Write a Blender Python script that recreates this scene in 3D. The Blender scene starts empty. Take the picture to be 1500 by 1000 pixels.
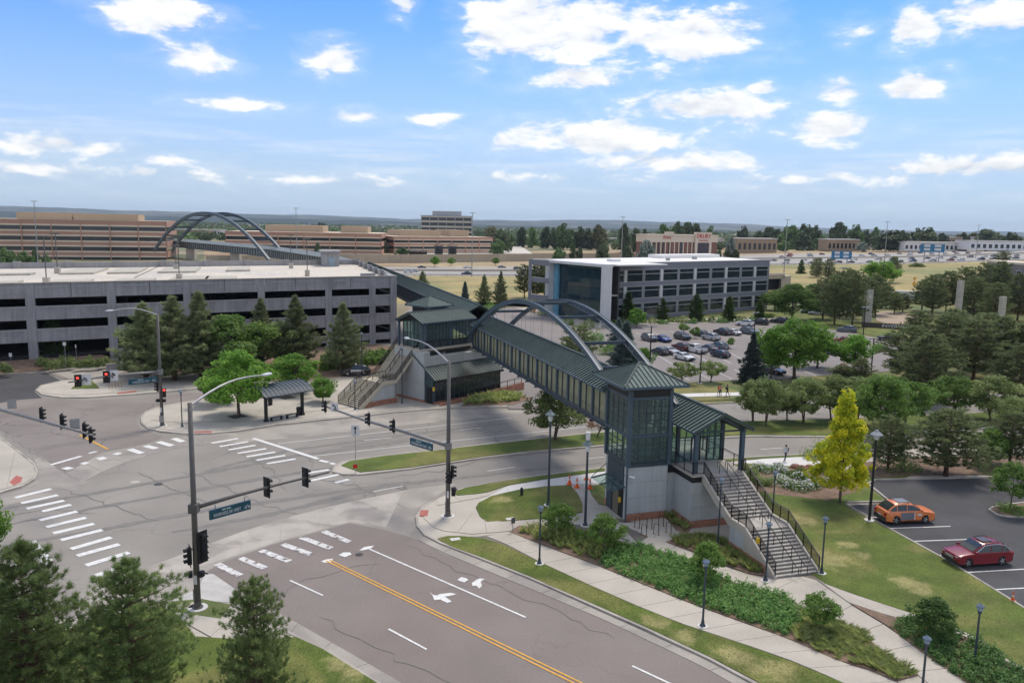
import bpy, bmesh, math, random
import numpy as np
from mathutils import Matrix, Vector
C = bpy.context.scene.collection
scene = bpy.context.scene
rad = math.radians
# ---------------------------------------------------------------- camera
CAM_H = 25.0; FPX = 1180.0; PITCH = rad(8.3); ROLL = 0.019
fwd = np.array([0, math.cos(PITCH), -math.sin(PITCH)]); up0 = np.array([0, math.sin(PITCH), math.cos(PITCH)])
RT = math.cos(ROLL)*np.array([1., 0, 0])+math.sin(ROLL)*up0
UP = -math.sin(ROLL)*np.array([1., 0, 0])+math.cos(ROLL)*up0
cam = bpy.data.cameras.new('camera'); cam_o = bpy.data.objects.new('camera', cam); C.objects.link(cam_o)
cam.sensor_width = 36; cam.lens = 36*FPX/1500; cam.clip_start = 0.5; cam.clip_end = 90000
M = Matrix.Identity(4)
for i in range(3):
    M[i][0] = RT[i]; M[i][1] = UP[i]; M[i][2] = -fwd[i]
M[2][3] = CAM_H
cam_o.matrix_world = M
scene.camera = cam_o
# ---------------------------------------------------------------- sky, sun, exposure
SUN_EL, SUN_AZ = 58, 28        # azimuth clockwise from +Y
SKY_STRENGTH = 0.10
EXPOSURE = 1.38
W = bpy.data.worlds.new('World'); scene.world = W; W.use_nodes = True
wn, wl = W.node_tree.nodes, W.node_tree.links
wn.clear()
def WN(t, **k):
    n = wn.new(t)
    for a, b in k.items(): setattr(n, a, b)
    return n
def wset(sock, v):
    if hasattr(v, 'is_output'): wl.new(v, sock)
    else: sock.default_value = v
def wm(op, a, b=0., c=None, clamp=False):
    n = WN('ShaderNodeMath', operation=op, use_clamp=clamp); wset(n.inputs[0], a); wset(n.inputs[1], b)
    if c is not None: wset(n.inputs[2], c)
    return n.outputs[0]
def wmix(f, a, b):
    n = WN('ShaderNodeMix', data_type='RGBA'); wset(n.inputs[0], f); wset(n.inputs[6], a); wset(n.inputs[7], b); return n.outputs[2]
sky = WN('ShaderNodeTexSky', sky_type='NISHITA', sun_disc=False)
sky.sun_elevation = rad(SUN_EL); sky.sun_rotation = rad(SUN_AZ); sky.altitude = 1700; sky.air_density = 1.0; sky.dust_density = 0.6; sky.ozone_density = 1.6
tc = WN('ShaderNodeTexCoord'); sp = WN('ShaderNodeSeparateXYZ'); wl.new(tc.outputs['Generated'], sp.inputs[0])
sx, sy, sz = sp.outputs
az = wm('ARCTAN2', sx, sy); hor = wm('SQRT', wm('ADD', wm('MULTIPLY', sx, sx), wm('MULTIPLY', sy, sy))); el = wm('ARCTAN2', sz, hor)
cb = WN('ShaderNodeCombineXYZ'); wset(cb.inputs[0], az); wset(cb.inputs[1], wm('MULTIPLY', el, 2.3))
def wnoise(vec, scale, detail, rough=.6, dist=0.):
    n = WN('ShaderNodeTexNoise'); wl.new(vec, n.inputs['Vector']); n.inputs['Scale'].default_value = scale
    n.inputs['Detail'].default_value = detail; n.inputs['Roughness'].default_value = rough; n.inputs['Distortion'].default_value = dist
    return n.outputs['Fac']
n1 = wnoise(cb.outputs[0], 13, 9, .62, .3); n2 = wnoise(cb.outputs[0], 30, 6, .6)
# cumulus clouds: (azimuth deg, elevation deg, half width, half height, density) as seen in the photo
CLOUDS = [(-23.17, 12.57, 3.06, 1.26, 1.1), (-21.08, 9.99, 2.19, 0.83, 1), (-12.58, 10.47, 1.64, 0.95, 1), (-18.56, 7.39, 3.16, 0.39, 0.85), (-10.78, 6.96, 1.4, 0.5, 0.95), (-5.46, 6.97, 1.34, 0.46, 0.95), (-29.04, 4.23, 4.03, 0.7, 0.8), (-30.2, 2.71, 2.8, 0.37, 0.5), (-24.57, 2.81, 1.22, 0.35, 0.45), (-0.4, 12.78, 2.94, 2.33, 1.1), (5.15, 13.04, 5.11, 2.32, 1.3), (11.53, 12.32, 4.47, 1.6, 1.1), (4.33, 9.82, 3.54, 0.76, 1), (-1.81, 14.01, 2.36, 1.05, 1), (-7.56, 13.92, 0.93, 0.63, 0.9), (12.88, 7.81, 5.12, 1.06, 0.95), (6.33, 6.05, 7.01, 1.19, 1.15), (11.48, 4.39, 5.9, 0.65, 0.8), (-0.97, 5.58, 0.97, 0.84, 0.5), (16.45, 9.04, 0.87, 0.39, 0.9), (20.96, 8.68, 1.4, 0.76, 1), (25.49, 8.68, 1.84, 0.73, 1), (20.91, 6.5, 3.08, 0.95, 0.95), (25.39, 12.02, 1.6, 0.94, 0.95), (28.81, 12.47, 2.82, 1.21, 1.05), (21.9, 12.27, 1.41, 0.4, 0.4), (-22.34, 3.63, 1.47, 0.35, 0.4), (28.14, 3.94, 3.98, 0.5, 0.6), (30.99, 4.09, 1.74, 0.57, 0.8), (21.15, 3.28, 5.28, 0.4, 0.4), (8.09, 8.29, 1.4, 0.36, 0.3), (1.21, 3.31, 5.79, 0.33, 0.4), (27.26, 9.76, 0.37, 0.24, 0.3), (9.39, 10.11, 0.93, 0.35, 0.3), (-16.44, 2.68, 6.45, 0.32, 0.35)]
acc = None
for (a, e, w_, h_, dn) in CLOUDS:
    da = wm('DIVIDE', wm('SUBTRACT', az, rad(a)), rad(w_)); de = wm('DIVIDE', wm('SUBTRACT', el, rad(e)), rad(h_))
    d = wm('SQRT', wm('ADD', wm('MULTIPLY', da, da), wm('MULTIPLY', de, de)))
    m = wm('MULTIPLY', wm('SUBTRACT', 1.22, d), wm('MULTIPLY', dn, 1.25))
    acc = m if acc is None else wm('MAXIMUM', acc, m)
# elsewhere (outside the frame) unseen cumulus, coverage raised to lift the ambient light
gen = wnoise(cb.outputs[0], 3.2, 3, .5)
away = wm('MULTIPLY', wm('SUBTRACT', wm('ABSOLUTE', az), rad(36)), 6, clamp=True)
high = wm('MULTIPLY', wm('SUBTRACT', el, rad(19)), 6, clamp=True)
out = wm('MAXIMUM', away, high)
acc = wm('MAXIMUM', acc, wm('SUBTRACT', wm('MULTIPLY', wm('SUBTRACT', gen, .42), 6), wm('MULTIPLY', wm('SUBTRACT', 1, out), 9)))
nz = wm('ADD', wm('MULTIPLY', wm('SUBTRACT', n1, .5), 4.3), wm('MULTIPLY', wm('SUBTRACT', n2, .5), 1.9))
dens = wm('ADD', wm('MINIMUM', acc, 1.1), nz)
cl = WN('ShaderNodeMapRange', interpolation_type='SMOOTHSTEP'); wset(cl.inputs[0], dens); cl.inputs[1].default_value = -.1; cl.inputs[2].default_value = .95
veil = WN('ShaderNodeMapRange', interpolation_type='SMOOTHSTEP'); wset(veil.inputs[0], wm('ADD', acc, nz)); veil.inputs[1].default_value = -1.1; veil.inputs[2].default_value = 1.0
cover = wm('MAXIMUM', cl.outputs[0], wm('MULTIPLY', veil.outputs[0], .24))
# thin streaky cloud bands low over the horizon
cb2 = WN('ShaderNodeCombineXYZ'); wset(cb2.inputs[0], wm('MULTIPLY', az, 1.2)); wset(cb2.inputs[1], wm('MULTIPLY', el, 16))
st = wnoise(cb2.outputs[0], 4.2, 5, .55, .4)
band = wm('MULTIPLY', wm('SUBTRACT', 1, wm('ABSOLUTE', wm('DIVIDE', wm('SUBTRACT', el, rad(4.2)), rad(3.6)))), 1, clamp=True)
cover = wm('MAXIMUM', cover, wm('MULTIPLY', wm('MULTIPLY', band, wm('MULTIPLY', wm('SUBTRACT', st, .46), 5, clamp=True)), .42))
cbu = WN('ShaderNodeCombineXYZ'); wset(cbu.inputs[0], az); wset(cbu.inputs[1], wm('MULTIPLY', wm('ADD', el, rad(.55)), 2.3))
n1u = wnoise(cbu.outputs[0], 13, 4, .55, .3); n1s = wnoise(cb.outputs[0], 13, 4, .55, .3)
shade = wm('ADD', wm('MULTIPLY', wm('SUBTRACT', n1s, n1u), 3.2), .72, clamp=True)
K = 1/SKY_STRENGTH/2**EXPOSURE
base_sh = WN('ShaderNodeMapRange'); wset(base_sh.inputs[0], el); base_sh.inputs[1].default_value = rad(2); base_sh.inputs[2].default_value = rad(14)
ccol = wmix(base_sh.outputs[0], (0.68*K, .74*K, .82*K, 1), (.76*K, .81*K, .90*K, 1))
ccol = wmix(shade, ccol, (1.1*K, 1.1*K, 1.1*K, 1))
hz = WN('ShaderNodeMapRange', interpolation_type='SMOOTHSTEP'); wset(hz.inputs[0], el); hz.inputs[1].default_value = rad(-1); hz.inputs[2].default_value = rad(17); hz.inputs[3].default_value = 1; hz.inputs[4].default_value = 0
TINT = (.27,.47,.75,1)
tint = WN('ShaderNodeMix', data_type='RGBA', blend_type='MULTIPLY'); tint.inputs[0].default_value = 1; wl.new(sky.outputs[0], tint.inputs[6]); tint.inputs[7].default_value = TINT
skyc = wmix(wm('MULTIPLY', hz.outputs[0], .97), tint.outputs[2], (.55*K, .67*K, .82*K, 1))
skyc = wmix(cover, skyc, ccol)
bg = WN('ShaderNodeBackground'); wl.new(skyc, bg.inputs[0]); bg.inputs[1].default_value = SKY_STRENGTH
wo = WN('ShaderNodeOutputWorld'); wl.new(bg.outputs[0], wo.inputs[0])
sun = bpy.data.lights.new('sun', 'SUN'); sun.energy = 1.12; sun.angle = rad(16); sun.color = (1, .92, .80)
sun_o = bpy.data.objects.new('sun', sun); C.objects.link(sun_o)
sd = Vector((math.sin(rad(SUN_AZ))*math.cos(rad(SUN_EL)), math.cos(rad(SUN_AZ))*math.cos(rad(SUN_EL)), math.sin(rad(SUN_EL))))
sun_o.rotation_euler = sd.to_track_quat('Z', 'Y').to_euler(); sun_o.location = (0, 0, 80)
vs = scene.view_settings; vs.view_transform = 'Standard'; vs.look = 'None'; vs.exposure = EXPOSURE; vs.gamma = 1; vs.use_curve_mapping = False
scene.cycles.max_bounces = 6; scene.cycles.diffuse_bounces = 3; scene.cycles.glossy_bounces = 3; scene.cycles.transmission_bounces = 4; scene.cycles.transparent_max_bounces = 6; scene.cycles.volume_bounces = 0

HAZE = 4.5e-5
# ---------------------------------------------------------------- survey: points of the place
def G(px, py, z=0.):
    """point of the place at height z, surveyed from the photograph (plain ground coordinates, metres)"""
    d = fwd*FPX+RT*(px-750)-UP*(py-500); t = (z-CAM_H)/d[2]
    return (float(d[0]*t), float(d[1]*t))
def height_at(px, yb, yt):
    x, y = G(px, yb); d = fwd*FPX+RT*(px-750)-UP*(yt-500)
    return CAM_H+float(d[2])*y/float(d[1])
def GP(pts, z=0.): return [G(a, b, z) for a, b in pts]

# ---------------------------------------------------------------- materials
MATS = {}
def mat(name, col, rough=.8, metal=0., n=(1.2, .12), n2=(14, .08), bump=0., bscale=30, obj_col=False, col2=None, c2=(0.1, .45, .65), spec=.4, emit=None, trans=0., cracks=0., streak=0., spots=()):
    if name in MATS: return MATS[name]
    m = bpy.data.materials.new(name); m.use_nodes = True; nt = m.node_tree; N, L = nt.nodes, nt.links
    b = N['Principled BSDF']; b.inputs['Roughness'].default_value = rough; b.inputs['Metallic'].default_value = metal; b.inputs['Specular IOR Level'].default_value = spec
    geo = N.new('ShaderNodeNewGeometry'); pos = geo.outputs['Position']
    def noise(s, det=4, dist=0.):
        t = N.new('ShaderNodeTexNoise'); t.inputs['Scale'].default_value = s; t.inputs['Detail'].default_value = det; t.inputs['Distortion'].default_value = dist; L.new(pos, t.inputs['Vector']); return t.outputs['Fac']
    if obj_col:
        oi = N.new('ShaderNodeObjectInfo'); c = oi.outputs['Color']
    else:
        r = N.new('ShaderNodeRGB'); r.outputs[0].default_value = (*col, 1); c = r.outputs[0]
    if col2 is not None:
        mr = N.new('ShaderNodeMapRange'); mr.interpolation_type = 'SMOOTHSTEP'; L.new(noise(c2[0], 6, .6), mr.inputs[0]); mr.inputs[1].default_value = c2[1]; mr.inputs[2].default_value = c2[2]
        mx = N.new('ShaderNodeMix'); mx.data_type = 'RGBA'; L.new(mr.outputs[0], mx.inputs[0]); L.new(c, mx.inputs[6]); mx.inputs[7].default_value = (*col2, 1); c = mx.outputs[2]
    if spots:   # dry patches burnt into the grass, each where it lies
        fac = None; ndis = noise(1.1, 6)
        for (x_, y_, r_) in spots:
            vd = N.new('ShaderNodeVectorMath'); vd.operation = 'DISTANCE'; mp = N.new('ShaderNodeVectorMath'); mp.operation = 'MULTIPLY'; L.new(pos, mp.inputs[0]); mp.inputs[1].default_value = (1, 1, 0); L.new(mp.outputs[0], vd.inputs[0]); vd.inputs[1].default_value = (x_, y_, 0)
            ma = N.new('ShaderNodeMath'); ma.operation = 'DIVIDE'; L.new(vd.outputs['Value'], ma.inputs[0]); ma.inputs[1].default_value = r_
            if fac is None: fac = ma.outputs[0]
            else: mi = N.new('ShaderNodeMath'); mi.operation = 'MINIMUM'; L.new(fac, mi.inputs[0]); L.new(ma.outputs[0], mi.inputs[1]); fac = mi.outputs[0]
        ad = N.new('ShaderNodeMath'); ad.operation = 'MULTIPLY_ADD'; L.new(ndis, ad.inputs[0]); ad.inputs[1].default_value = 2.6; L.new(fac, ad.inputs[2])
        mr = N.new('ShaderNodeMapRange'); mr.interpolation_type = 'SMOOTHSTEP'; L.new(ad.outputs[0], mr.inputs[0]); mr.inputs[1].default_value = 1.6; mr.inputs[2].default_value = 2.7; mr.inputs[3].default_value = .62; mr.inputs[4].default_value = 0
        mx = N.new('ShaderNodeMix'); mx.data_type = 'RGBA'; L.new(mr.outputs[0], mx.inputs[0]); L.new(c, mx.inputs[6]); mx.inputs[7].default_value = (.36, .31, .14, 1); c = mx.outputs[2]
    for (s, a) in (n, n2):
        if a <= 0: continue
        mr = N.new('ShaderNodeMapRange'); L.new(noise(s), mr.inputs[0]); mr.inputs[1].default_value = .3; mr.inputs[2].default_value = .7; mr.inputs[3].default_value = 1-a; mr.inputs[4].default_value = 1+a
        mx = N.new('ShaderNodeVectorMath'); mx.operation = 'SCALE'; L.new(c, mx.inputs[0]); L.new(mr.outputs[0], mx.inputs['Scale']); c = mx.outputs[0]
    if streak > 0:   # rain streaks: noise stretched vertically
        mp = N.new('ShaderNodeMapping'); mp.inputs['Scale'].default_value = (2.2, 2.2, .12); L.new(pos, mp.inputs[0])
        t = N.new('ShaderNodeTexNoise'); t.inputs['Scale'].default_value = 1.2; t.inputs['Detail'].default_value = 5; L.new(mp.outputs[0], t.inputs[0])
        mr = N.new('ShaderNodeMapRange'); L.new(t.outputs[0], mr.inputs[0]); mr.inputs[1].default_value = .35; mr.inputs[2].default_value = .7; mr.inputs[3].default_value = 1-streak; mr.inputs[4].default_value = 1+streak*.6
        mx = N.new('ShaderNodeVectorMath'); mx.operation = 'SCALE'; L.new(c, mx.inputs[0]); L.new(mr.outputs[0], mx.inputs['Scale']); c = mx.outputs[0]
    if cracks > 0:
        nn = N.new('ShaderNodeTexNoise'); nn.inputs['Scale'].default_value = .5; nn.inputs['Detail'].default_value = 5; L.new(pos, nn.inputs[0])
        va = N.new('ShaderNodeVectorMath'); va.operation = 'SCALE'; L.new(nn.outputs['Color'], va.inputs[0]); va.inputs['Scale'].default_value = 3.
        vb = N.new('ShaderNodeVectorMath'); vb.operation = 'ADD'; L.new(pos, vb.inputs[0]); L.new(va.outputs[0], vb.inputs[1])
        v = N.new('ShaderNodeTexVoronoi'); v.feature = 'DISTANCE_TO_EDGE'; v.inputs['Scale'].default_value = .11; L.new(vb.outputs[0], v.inputs['Vector'])
        mr = N.new('ShaderNodeMapRange'); L.new(v.outputs[0], mr.inputs[0]); mr.inputs[1].default_value = .003; mr.inputs[2].default_value = .010; mr.inputs[3].default_value = cracks; mr.inputs[4].default_value = 0
        mk = N.new('ShaderNodeMapRange'); L.new(noise(.07, 2), mk.inputs[0]); mk.inputs[1].default_value = .45; mk.inputs[2].default_value = .58
        mm = N.new('ShaderNodeMath'); mm.operation = 'MULTIPLY'; L.new(mr.outputs[0], mm.inputs[0]); L.new(mk.outputs[0], mm.inputs[1])
        mx = N.new('ShaderNodeMix'); mx.data_type = 'RGBA'; L.new(mm.outputs[0], mx.inputs[0]); L.new(c, mx.inputs[6]); mx.inputs[7].default_value = (.05, .05, .052, 1); c = mx.outputs[2]
    L.new(c, b.inputs['Base Color'])
    if bump > 0:
        bn = N.new('ShaderNodeBump'); bn.inputs['Strength'].default_value = bump; bn.inputs['Distance'].default_value = .05; L.new(noise(bscale, 5), bn.inputs['Height']); L.new(bn.outputs[0], b.inputs['Normal'])
    if emit is not None:
        b.inputs['Emission Color'].default_value = (*emit[:3], 1); b.inputs['Emission Strength'].default_value = emit[3]
    if trans > 0: b.inputs['Transmission Weight'].default_value = trans; b.inputs['IOR'].default_value = 1.45
    MATS[name] = m; return m
def glass_mat(name, tint=(.55, .7, .68), mixf=.55, rough=.03, body=(.02, .03, .032)):
    """window pane: part see-through, part dark coated mirror"""
    if name in MATS: return MATS[name]
    m = bpy.data.materials.new(name); m.use_nodes = True; nt = m.node_tree; N, L = nt.nodes, nt.links; N.clear()
    tr = N.new('ShaderNodeBsdfTransparent'); tr.inputs[0].default_value = (*tint, 1)
    pb = N.new('ShaderNodeBsdfPrincipled'); pb.inputs['Base Color'].default_value = (*body, 1); pb.inputs['Roughness'].default_value = rough; pb.inputs['Specular IOR Level'].default_value = .8
    nz_ = N.new('ShaderNodeTexNoise'); nz_.inputs['Scale'].default_value = .8; bp = N.new('ShaderNodeBump'); bp.inputs['Strength'].default_value = .12; bp.inputs['Distance'].default_value = .1; L.new(nz_.outputs[0], bp.inputs['Height']); L.new(bp.outputs[0], pb.inputs['Normal'])
    mx = N.new('ShaderNodeMixShader'); mx.inputs[0].default_value = mixf; L.new(tr.outputs[0], mx.inputs[1]); L.new(pb.outputs[0], mx.inputs[2])
    o = N.new('ShaderNodeOutputMaterial'); L.new(mx.outputs[0], o.inputs[0]); MATS[name] = m; return m
def leaf_mat(name, c1, c2, transl=.35, rough=.6, objvar=.25):
    """foliage: colour varies by clump and leaf (attribute tint) and from plant to plant"""
    if name in MATS: return MATS[name]
    if objvar > 0: c1, c2 = [q*1.26 for q in c1], [q*1.22 for q in c2]
    m = bpy.data.materials.new(name); m.use_nodes = True; nt = m.node_tree; N, L = nt.nodes, nt.links; N.clear()
    at = N.new('ShaderNodeAttribute'); at.attribute_name = 'tint'
    mx = N.new('ShaderNodeMix'); mx.data_type = 'RGBA'; L.new(at.outputs['Fac'], mx.inputs[0]); mx.inputs[6].default_value = (*c1, 1); mx.inputs[7].default_value = (*c2, 1)
    oi = N.new('ShaderNodeObjectInfo'); mr = N.new('ShaderNodeMapRange'); L.new(oi.outputs['Random'], mr.inputs[0]); mr.inputs[3].default_value = 1-objvar; mr.inputs[4].default_value = 1+objvar
    sc = N.new('ShaderNodeVectorMath'); sc.operation = 'SCALE'; L.new(mx.outputs[2], sc.inputs[0]); L.new(mr.outputs[0], sc.inputs['Scale'])
    d = N.new('ShaderNodeBsdfPrincipled'); d.inputs['Roughness'].default_value = rough; d.inputs['Specular IOR Level'].default_value = .25; L.new(sc.outputs[0], d.inputs['Base Color'])
    t = N.new('ShaderNodeBsdfTranslucent'); L.new(sc.outputs[0], t.inputs[0])
    ms = N.new('ShaderNodeMixShader'); ms.inputs[0].default_value = transl; L.new(d.outputs[0], ms.inputs[1]); L.new(t.outputs[0], ms.inputs[2])
    o = N.new('ShaderNodeOutputMaterial'); L.new(ms.outputs[0], o.inputs[0]); MATS[name] = m; return m

# ---------------------------------------------------------------- mesh builder
class MB:
    def __init__(s): s.v = []; s.f = []; s.mi = []
    def add(s, vs, fs, mi=0):
        k = len(s.v); s.v += [tuple(map(float, p)) for p in vs]; s.f += [tuple(i+k for i in f) for f in fs]; s.mi += [mi]*len(fs); return s
    def box(s, c, d, rz=0., mi=0):
        x, y, z = c; a, b, h = d[0]/2, d[1]/2, d[2]/2; co, si = math.cos(rz), math.sin(rz)
        vs = [(x+co*p-si*q, y+si*p+co*q, z+r) for r in (-h, h) for p, q in ((-a, -b), (a, -b), (a, b), (-a, b))]
        return s.add(vs, [(3, 2, 1, 0), (4, 5, 6, 7), (0, 1, 5, 4), (1, 2, 6, 5), (2, 3, 7, 6), (3, 0, 4, 7)], mi)
    def bb(s, x0, x1, y0, y1, z0, z1, mi=0): return s.box(((x0+x1)/2, (y0+y1)/2, (z0+z1)/2), (abs(x1-x0), abs(y1-y0), abs(z1-z0)), 0, mi)
    def prism(s, poly, z0, z1, mi=0):
        n = len(poly)
        ar = sum(poly[i][0]*poly[(i+1) % n][1]-poly[(i+1) % n][0]*poly[i][1] for i in range(n))
        if ar < 0: poly = poly[::-1]
        return s.add([(p[0], p[1], z0) for p in poly]+[(p[0], p[1], z1) for p in poly], [tuple(range(n-1, -1, -1)), tuple(range(n, 2*n))]+[(i, (i+1) % n, n+(i+1) % n, n+i) for i in range(n)], mi)
    def sheet(s, poly, z, mi=0):
        n = len(poly); ar = sum(poly[i][0]*poly[(i+1) % n][1]-poly[(i+1) % n][0]*poly[i][1] for i in range(n))
        if ar < 0: poly = poly[::-1]
        return s.add([(p[0], p[1], z) for p in poly], [tuple(range(n))], mi)
    def extrude(s, prof, x0, x1, axis='x', mi=0):
        """profile (p,q) drawn in a vertical plane, pushed along an axis: x -> (x,p,q), y -> (p,y,q)"""
        n = len(prof); f = (lambda t, p: (t, p[0], p[1])) if axis == 'x' else (lambda t, p: (p[0], t, p[1]))
        return s.add([f(x0, p) for p in prof]+[f(x1, p) for p in prof], [tuple(range(n)), tuple(range(2*n-1, n-1, -1))]+[((i+1) % n, i, n+i, n+(i+1) % n) for i in range(n)], mi)
    def tube(s, pts, r, k=6, mi=0, cap=True):
        pts = [Vector(p) for p in pts]; n = len(pts); rs = r if hasattr(r, '__len__') else [r]*n; base = len(s.v); ref = None
        for i, p in enumerate(pts):
            d = (pts[min(i+1, n-1)]-pts[max(i-1, 0)]).normalized()
            if ref is None: ref = Vector((1, 0, 0)) if abs(d.x) < .8 else Vector((0, 1, 0))
            u = d.cross(ref).normalized(); w = d.cross(u).normalized(); ref = -w if False else ref
            for j in range(k):
                a = 2*math.pi*j/k; q = p+u*(math.cos(a)*rs[i])+w*(math.sin(a)*rs[i]); s.v.append((q.x, q.y, q.z))
        for i in range(n-1):
            for j in range(k): s.f.append((base+i*k+j, base+(i+1)*k+j, base+(i+1)*k+(j+1) % k, base+i*k+(j+1) % k)); s.mi.append(mi)
        if cap:
            s.f.append(tuple(base+j for j in range(k))); s.f.append(tuple(base+(n-1)*k+j for j in range(k-1, -1, -1))); s.mi += [mi, mi]
        return s
    def beam(s, p, q, w, h=None, mi=0):
        """rectangular bar from p to q"""
        h = h or w; p, q = Vector(p), Vector(q); d = (q-p).normalized(); r = Vector((0, 0, 1)) if abs(d.z) < .95 else Vector((1, 0, 0))
        u = d.cross(r).normalized()*(w/2); v = u.normalized().cross(d).normalized()*(h/2)
        vs = [a+b*u+c*v for a in (p, q) for b, c in ((-1, -1), (1, -1), (1, 1), (-1, 1))]
        return s.add(vs, [(3, 2, 1, 0), (4, 5, 6, 7), (0, 1, 5, 4), (1, 2, 6, 5), (2, 3, 7, 6), (3, 0, 4, 7)], mi)
    def lathe(s, prof, c=(0, 0, 0), k=12, mi=0):
        base = len(s.v); n = len(prof)
        for r, z in prof:
            for j in range(k): a = 2*math.pi*j/k; s.v.append((c[0]+r*math.cos(a), c[1]+r*math.sin(a), c[2]+z))
        for i in range(n-1):
            for j in range(k): s.f.append((base+i*k+j, base+i*k+(j+1) % k, base+(i+1)*k+(j+1) % k, base+(i+1)*k+j)); s.mi.append(mi)
        s.f.append(tuple(base+j for j in range(k-1, -1, -1))); s.f.append(tuple(base+(n-1)*k+j for j in range(k))); s.mi += [mi, mi]
        return s
    def mesh(s, name, mats, smooth=False):
        me = bpy.data.meshes.new(name); me.from_pydata(s.v, [], s.f)
        for m in (mats if isinstance(mats, (list, tuple)) else [mats]): me.materials.append(m)
        if any(s.mi): me.polygons.foreach_set('material_index', s.mi)
        if smooth: me.polygons.foreach_set('use_smooth', [True]*len(s.f))
        me.update(); return me
def link(name, me, parent=None, loc=None, rz=None):
    o = bpy.data.objects.new(name, me); C.objects.link(o)
    if parent is not None: o.parent = parent
    if loc is not None: o.location = loc
    if rz is not None: o.rotation_euler = (0, 0, rz)
    return o
def part(name, mb, m, parent=None, smooth=False, label=None, stuff=False, **k):
    o = link(name, mb.mesh(name, m, smooth), parent, **k)
    if label: o['label'] = label
    if stuff: o['kind'] = 'stuff'
    return o
def tag(o, label=None, cat=None, group=None, kind=None):
    if label: o['label'] = label
    if cat: o['category'] = cat
    if group: o['group'] = group
    if kind: o['kind'] = kind
    return o
def thing(name, label, cat, loc=(0, 0, 0), rz=0., group=None):
    return tag(link(name, None, None, loc, rz), label, cat, group)
def struct(name, mb, m, parent=None, kind='structure'):
    o = part(name, mb, m, parent)
    if parent is None: o['kind'] = kind
    return o
def copy_tree(o, parent=None):
    c = o.copy(); C.objects.link(c); c.parent = parent
    for ch in list(o.children): copy_tree(ch, c)
    return c
def place(root, first, loc, rz=0., label=None, group=None, scale=None, color=None):
    """the first time move the built thing itself, later a copy of it"""
    o = root if first else copy_tree(root)
    o.location = loc if len(loc) == 3 else (*loc, 0); o.rotation_euler = (0, 0, rz)
    if scale is not None: o.scale = scale if hasattr(scale, '__len__') else (scale,)*3
    if label: o['label'] = label
    if group: o['group'] = group
    if color:
        for q in [o]+list(o.children):
            q.color = (*color, 1)
    return o
def lerp(a, b, t): return tuple(a[i]+(b[i]-a[i])*t for i in range(len(a)))
def text_part(name, s, size, m, parent, loc, rot, depth=.01, sx=1.):
    cu = bpy.data.curves.new(name, 'FONT'); cu.body = s; cu.size = size; cu.extrude = depth; cu.align_x = 'CENTER'; cu.align_y = 'CENTER'; cu.resolution_u = 3
    o = bpy.data.objects.new(name, cu); dg = bpy.context.evaluated_depsgraph_get(); C.objects.link(o); dg.update()
    me = bpy.data.meshes.new_from_object(o.evaluated_get(dg)); bpy.data.objects.remove(o); me.materials.clear(); me.materials.append(m)
    q = link(name, me, parent, loc); q.rotation_euler = rot; q.scale = (sx, 1, 1); return q

# ================================================================ materials used
GRAV = mat('tan_dry_ground', (.27, .225, .14), .95, n=(.02, .25), n2=(.3, .15), col2=(.12, .135, .06), c2=(.012, .42, .6))
ASPH = mat('weathered_grey_asphalt', (.245, .225, .198), .92, n=(.15, .10), n2=(9, .12), bump=.25, bscale=40, col2=(.275, .253, .223), c2=(.05, .4, .65), cracks=.55)
ASPH2 = mat('purple_brown_asphalt', (.208, .174, .155), .92, n=(.2, .08), n2=(10, .12), bump=.25, bscale=40, col2=(.222, .19, .173), c2=(.06, .4, .65), cracks=.18)
ASPH3 = mat('fresh_dark_asphalt', (.062, .061, .063), .9, n=(.25, .16), n2=(10, .12), bump=.25, bscale=40, col2=(.068, .068, .072), c2=(.09, .42, .6))
CONC = mat('pale_walk_concrete', (.45, .41, .35), .88, n=(.35, .07), n2=(6, .06), bump=.1, bscale=25, col2=(.39, .355, .30), c2=(.12, .45, .65))
CONC2 = mat('white_new_concrete', (.60, .58, .55), .85, n=(.35, .05), n2=(6, .04))
CURB = mat('kerb_concrete', (.40, .365, .32), .88, n=(.5, .12), n2=(8, .08), col2=(.3, .27, .24), c2=(.3, .5, .62))
GUTT = mat('gutter_pan_concrete', (.34, .31, .27), .9, n=(.4, .12), n2=(7, .08), col2=(.27, .245, .22), c2=(.15, .45, .62))
JOINT = mat('joint_dirt', (.17, .15, .125), .95)
PAINT = mat('white_road_paint', (.66, .655, .63), .7, n=(3, .14), n2=(25, .08))
YPAINT = mat('yellow_road_paint', (.62, .33, .055), .7, n=(3, .12), n2=(25, .08))
LAWN = mat('mown_lawn', (.092, .128, .020), .95, spots=[(*G(a_, b_), c_) for a_, b_, c_ in ((1177, 763, 1.3), (1212, 822, 1.6), (1330, 856, 1.1), (1262, 815, .7), (1350, 868, .8), (960, 912, .9), (1000, 934, .9), (735, 733, 1.0), (1072, 962, 1.1), (1130, 985, 1.2), (1240, 800, .9), (1185, 810, .8), (500, 975, .8), (520, 990, .8))], n=(.45, .22), n2=(7, .28), bump=.9, bscale=12, col2=(.165, .165, .045), c2=(.16, .44, .62))
DRYLAWN = mat('dry_lawn', (.19, .175, .06), .95, n=(.3, .25), n2=(7, .2), bump=.8, bscale=12, col2=(.11, .145, .045), c2=(.13, .45, .6))
STRAW = mat('straw_patch', (.42, .34, .17), .95, n=(1, .2), n2=(9, .25), bump=.8, bscale=14)
MULCH = mat('brown_mulch', (.20, .135, .095), .97, n=(1.2, .25), n2=(12, .35), bump=1, bscale=18)
FIELD = mat('golden_field_grass', (.33, .265, .11), .95, n=(.06, .2), n2=(.8, .15), col2=(.2, .2, .075), c2=(.03, .47, .66))
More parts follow.
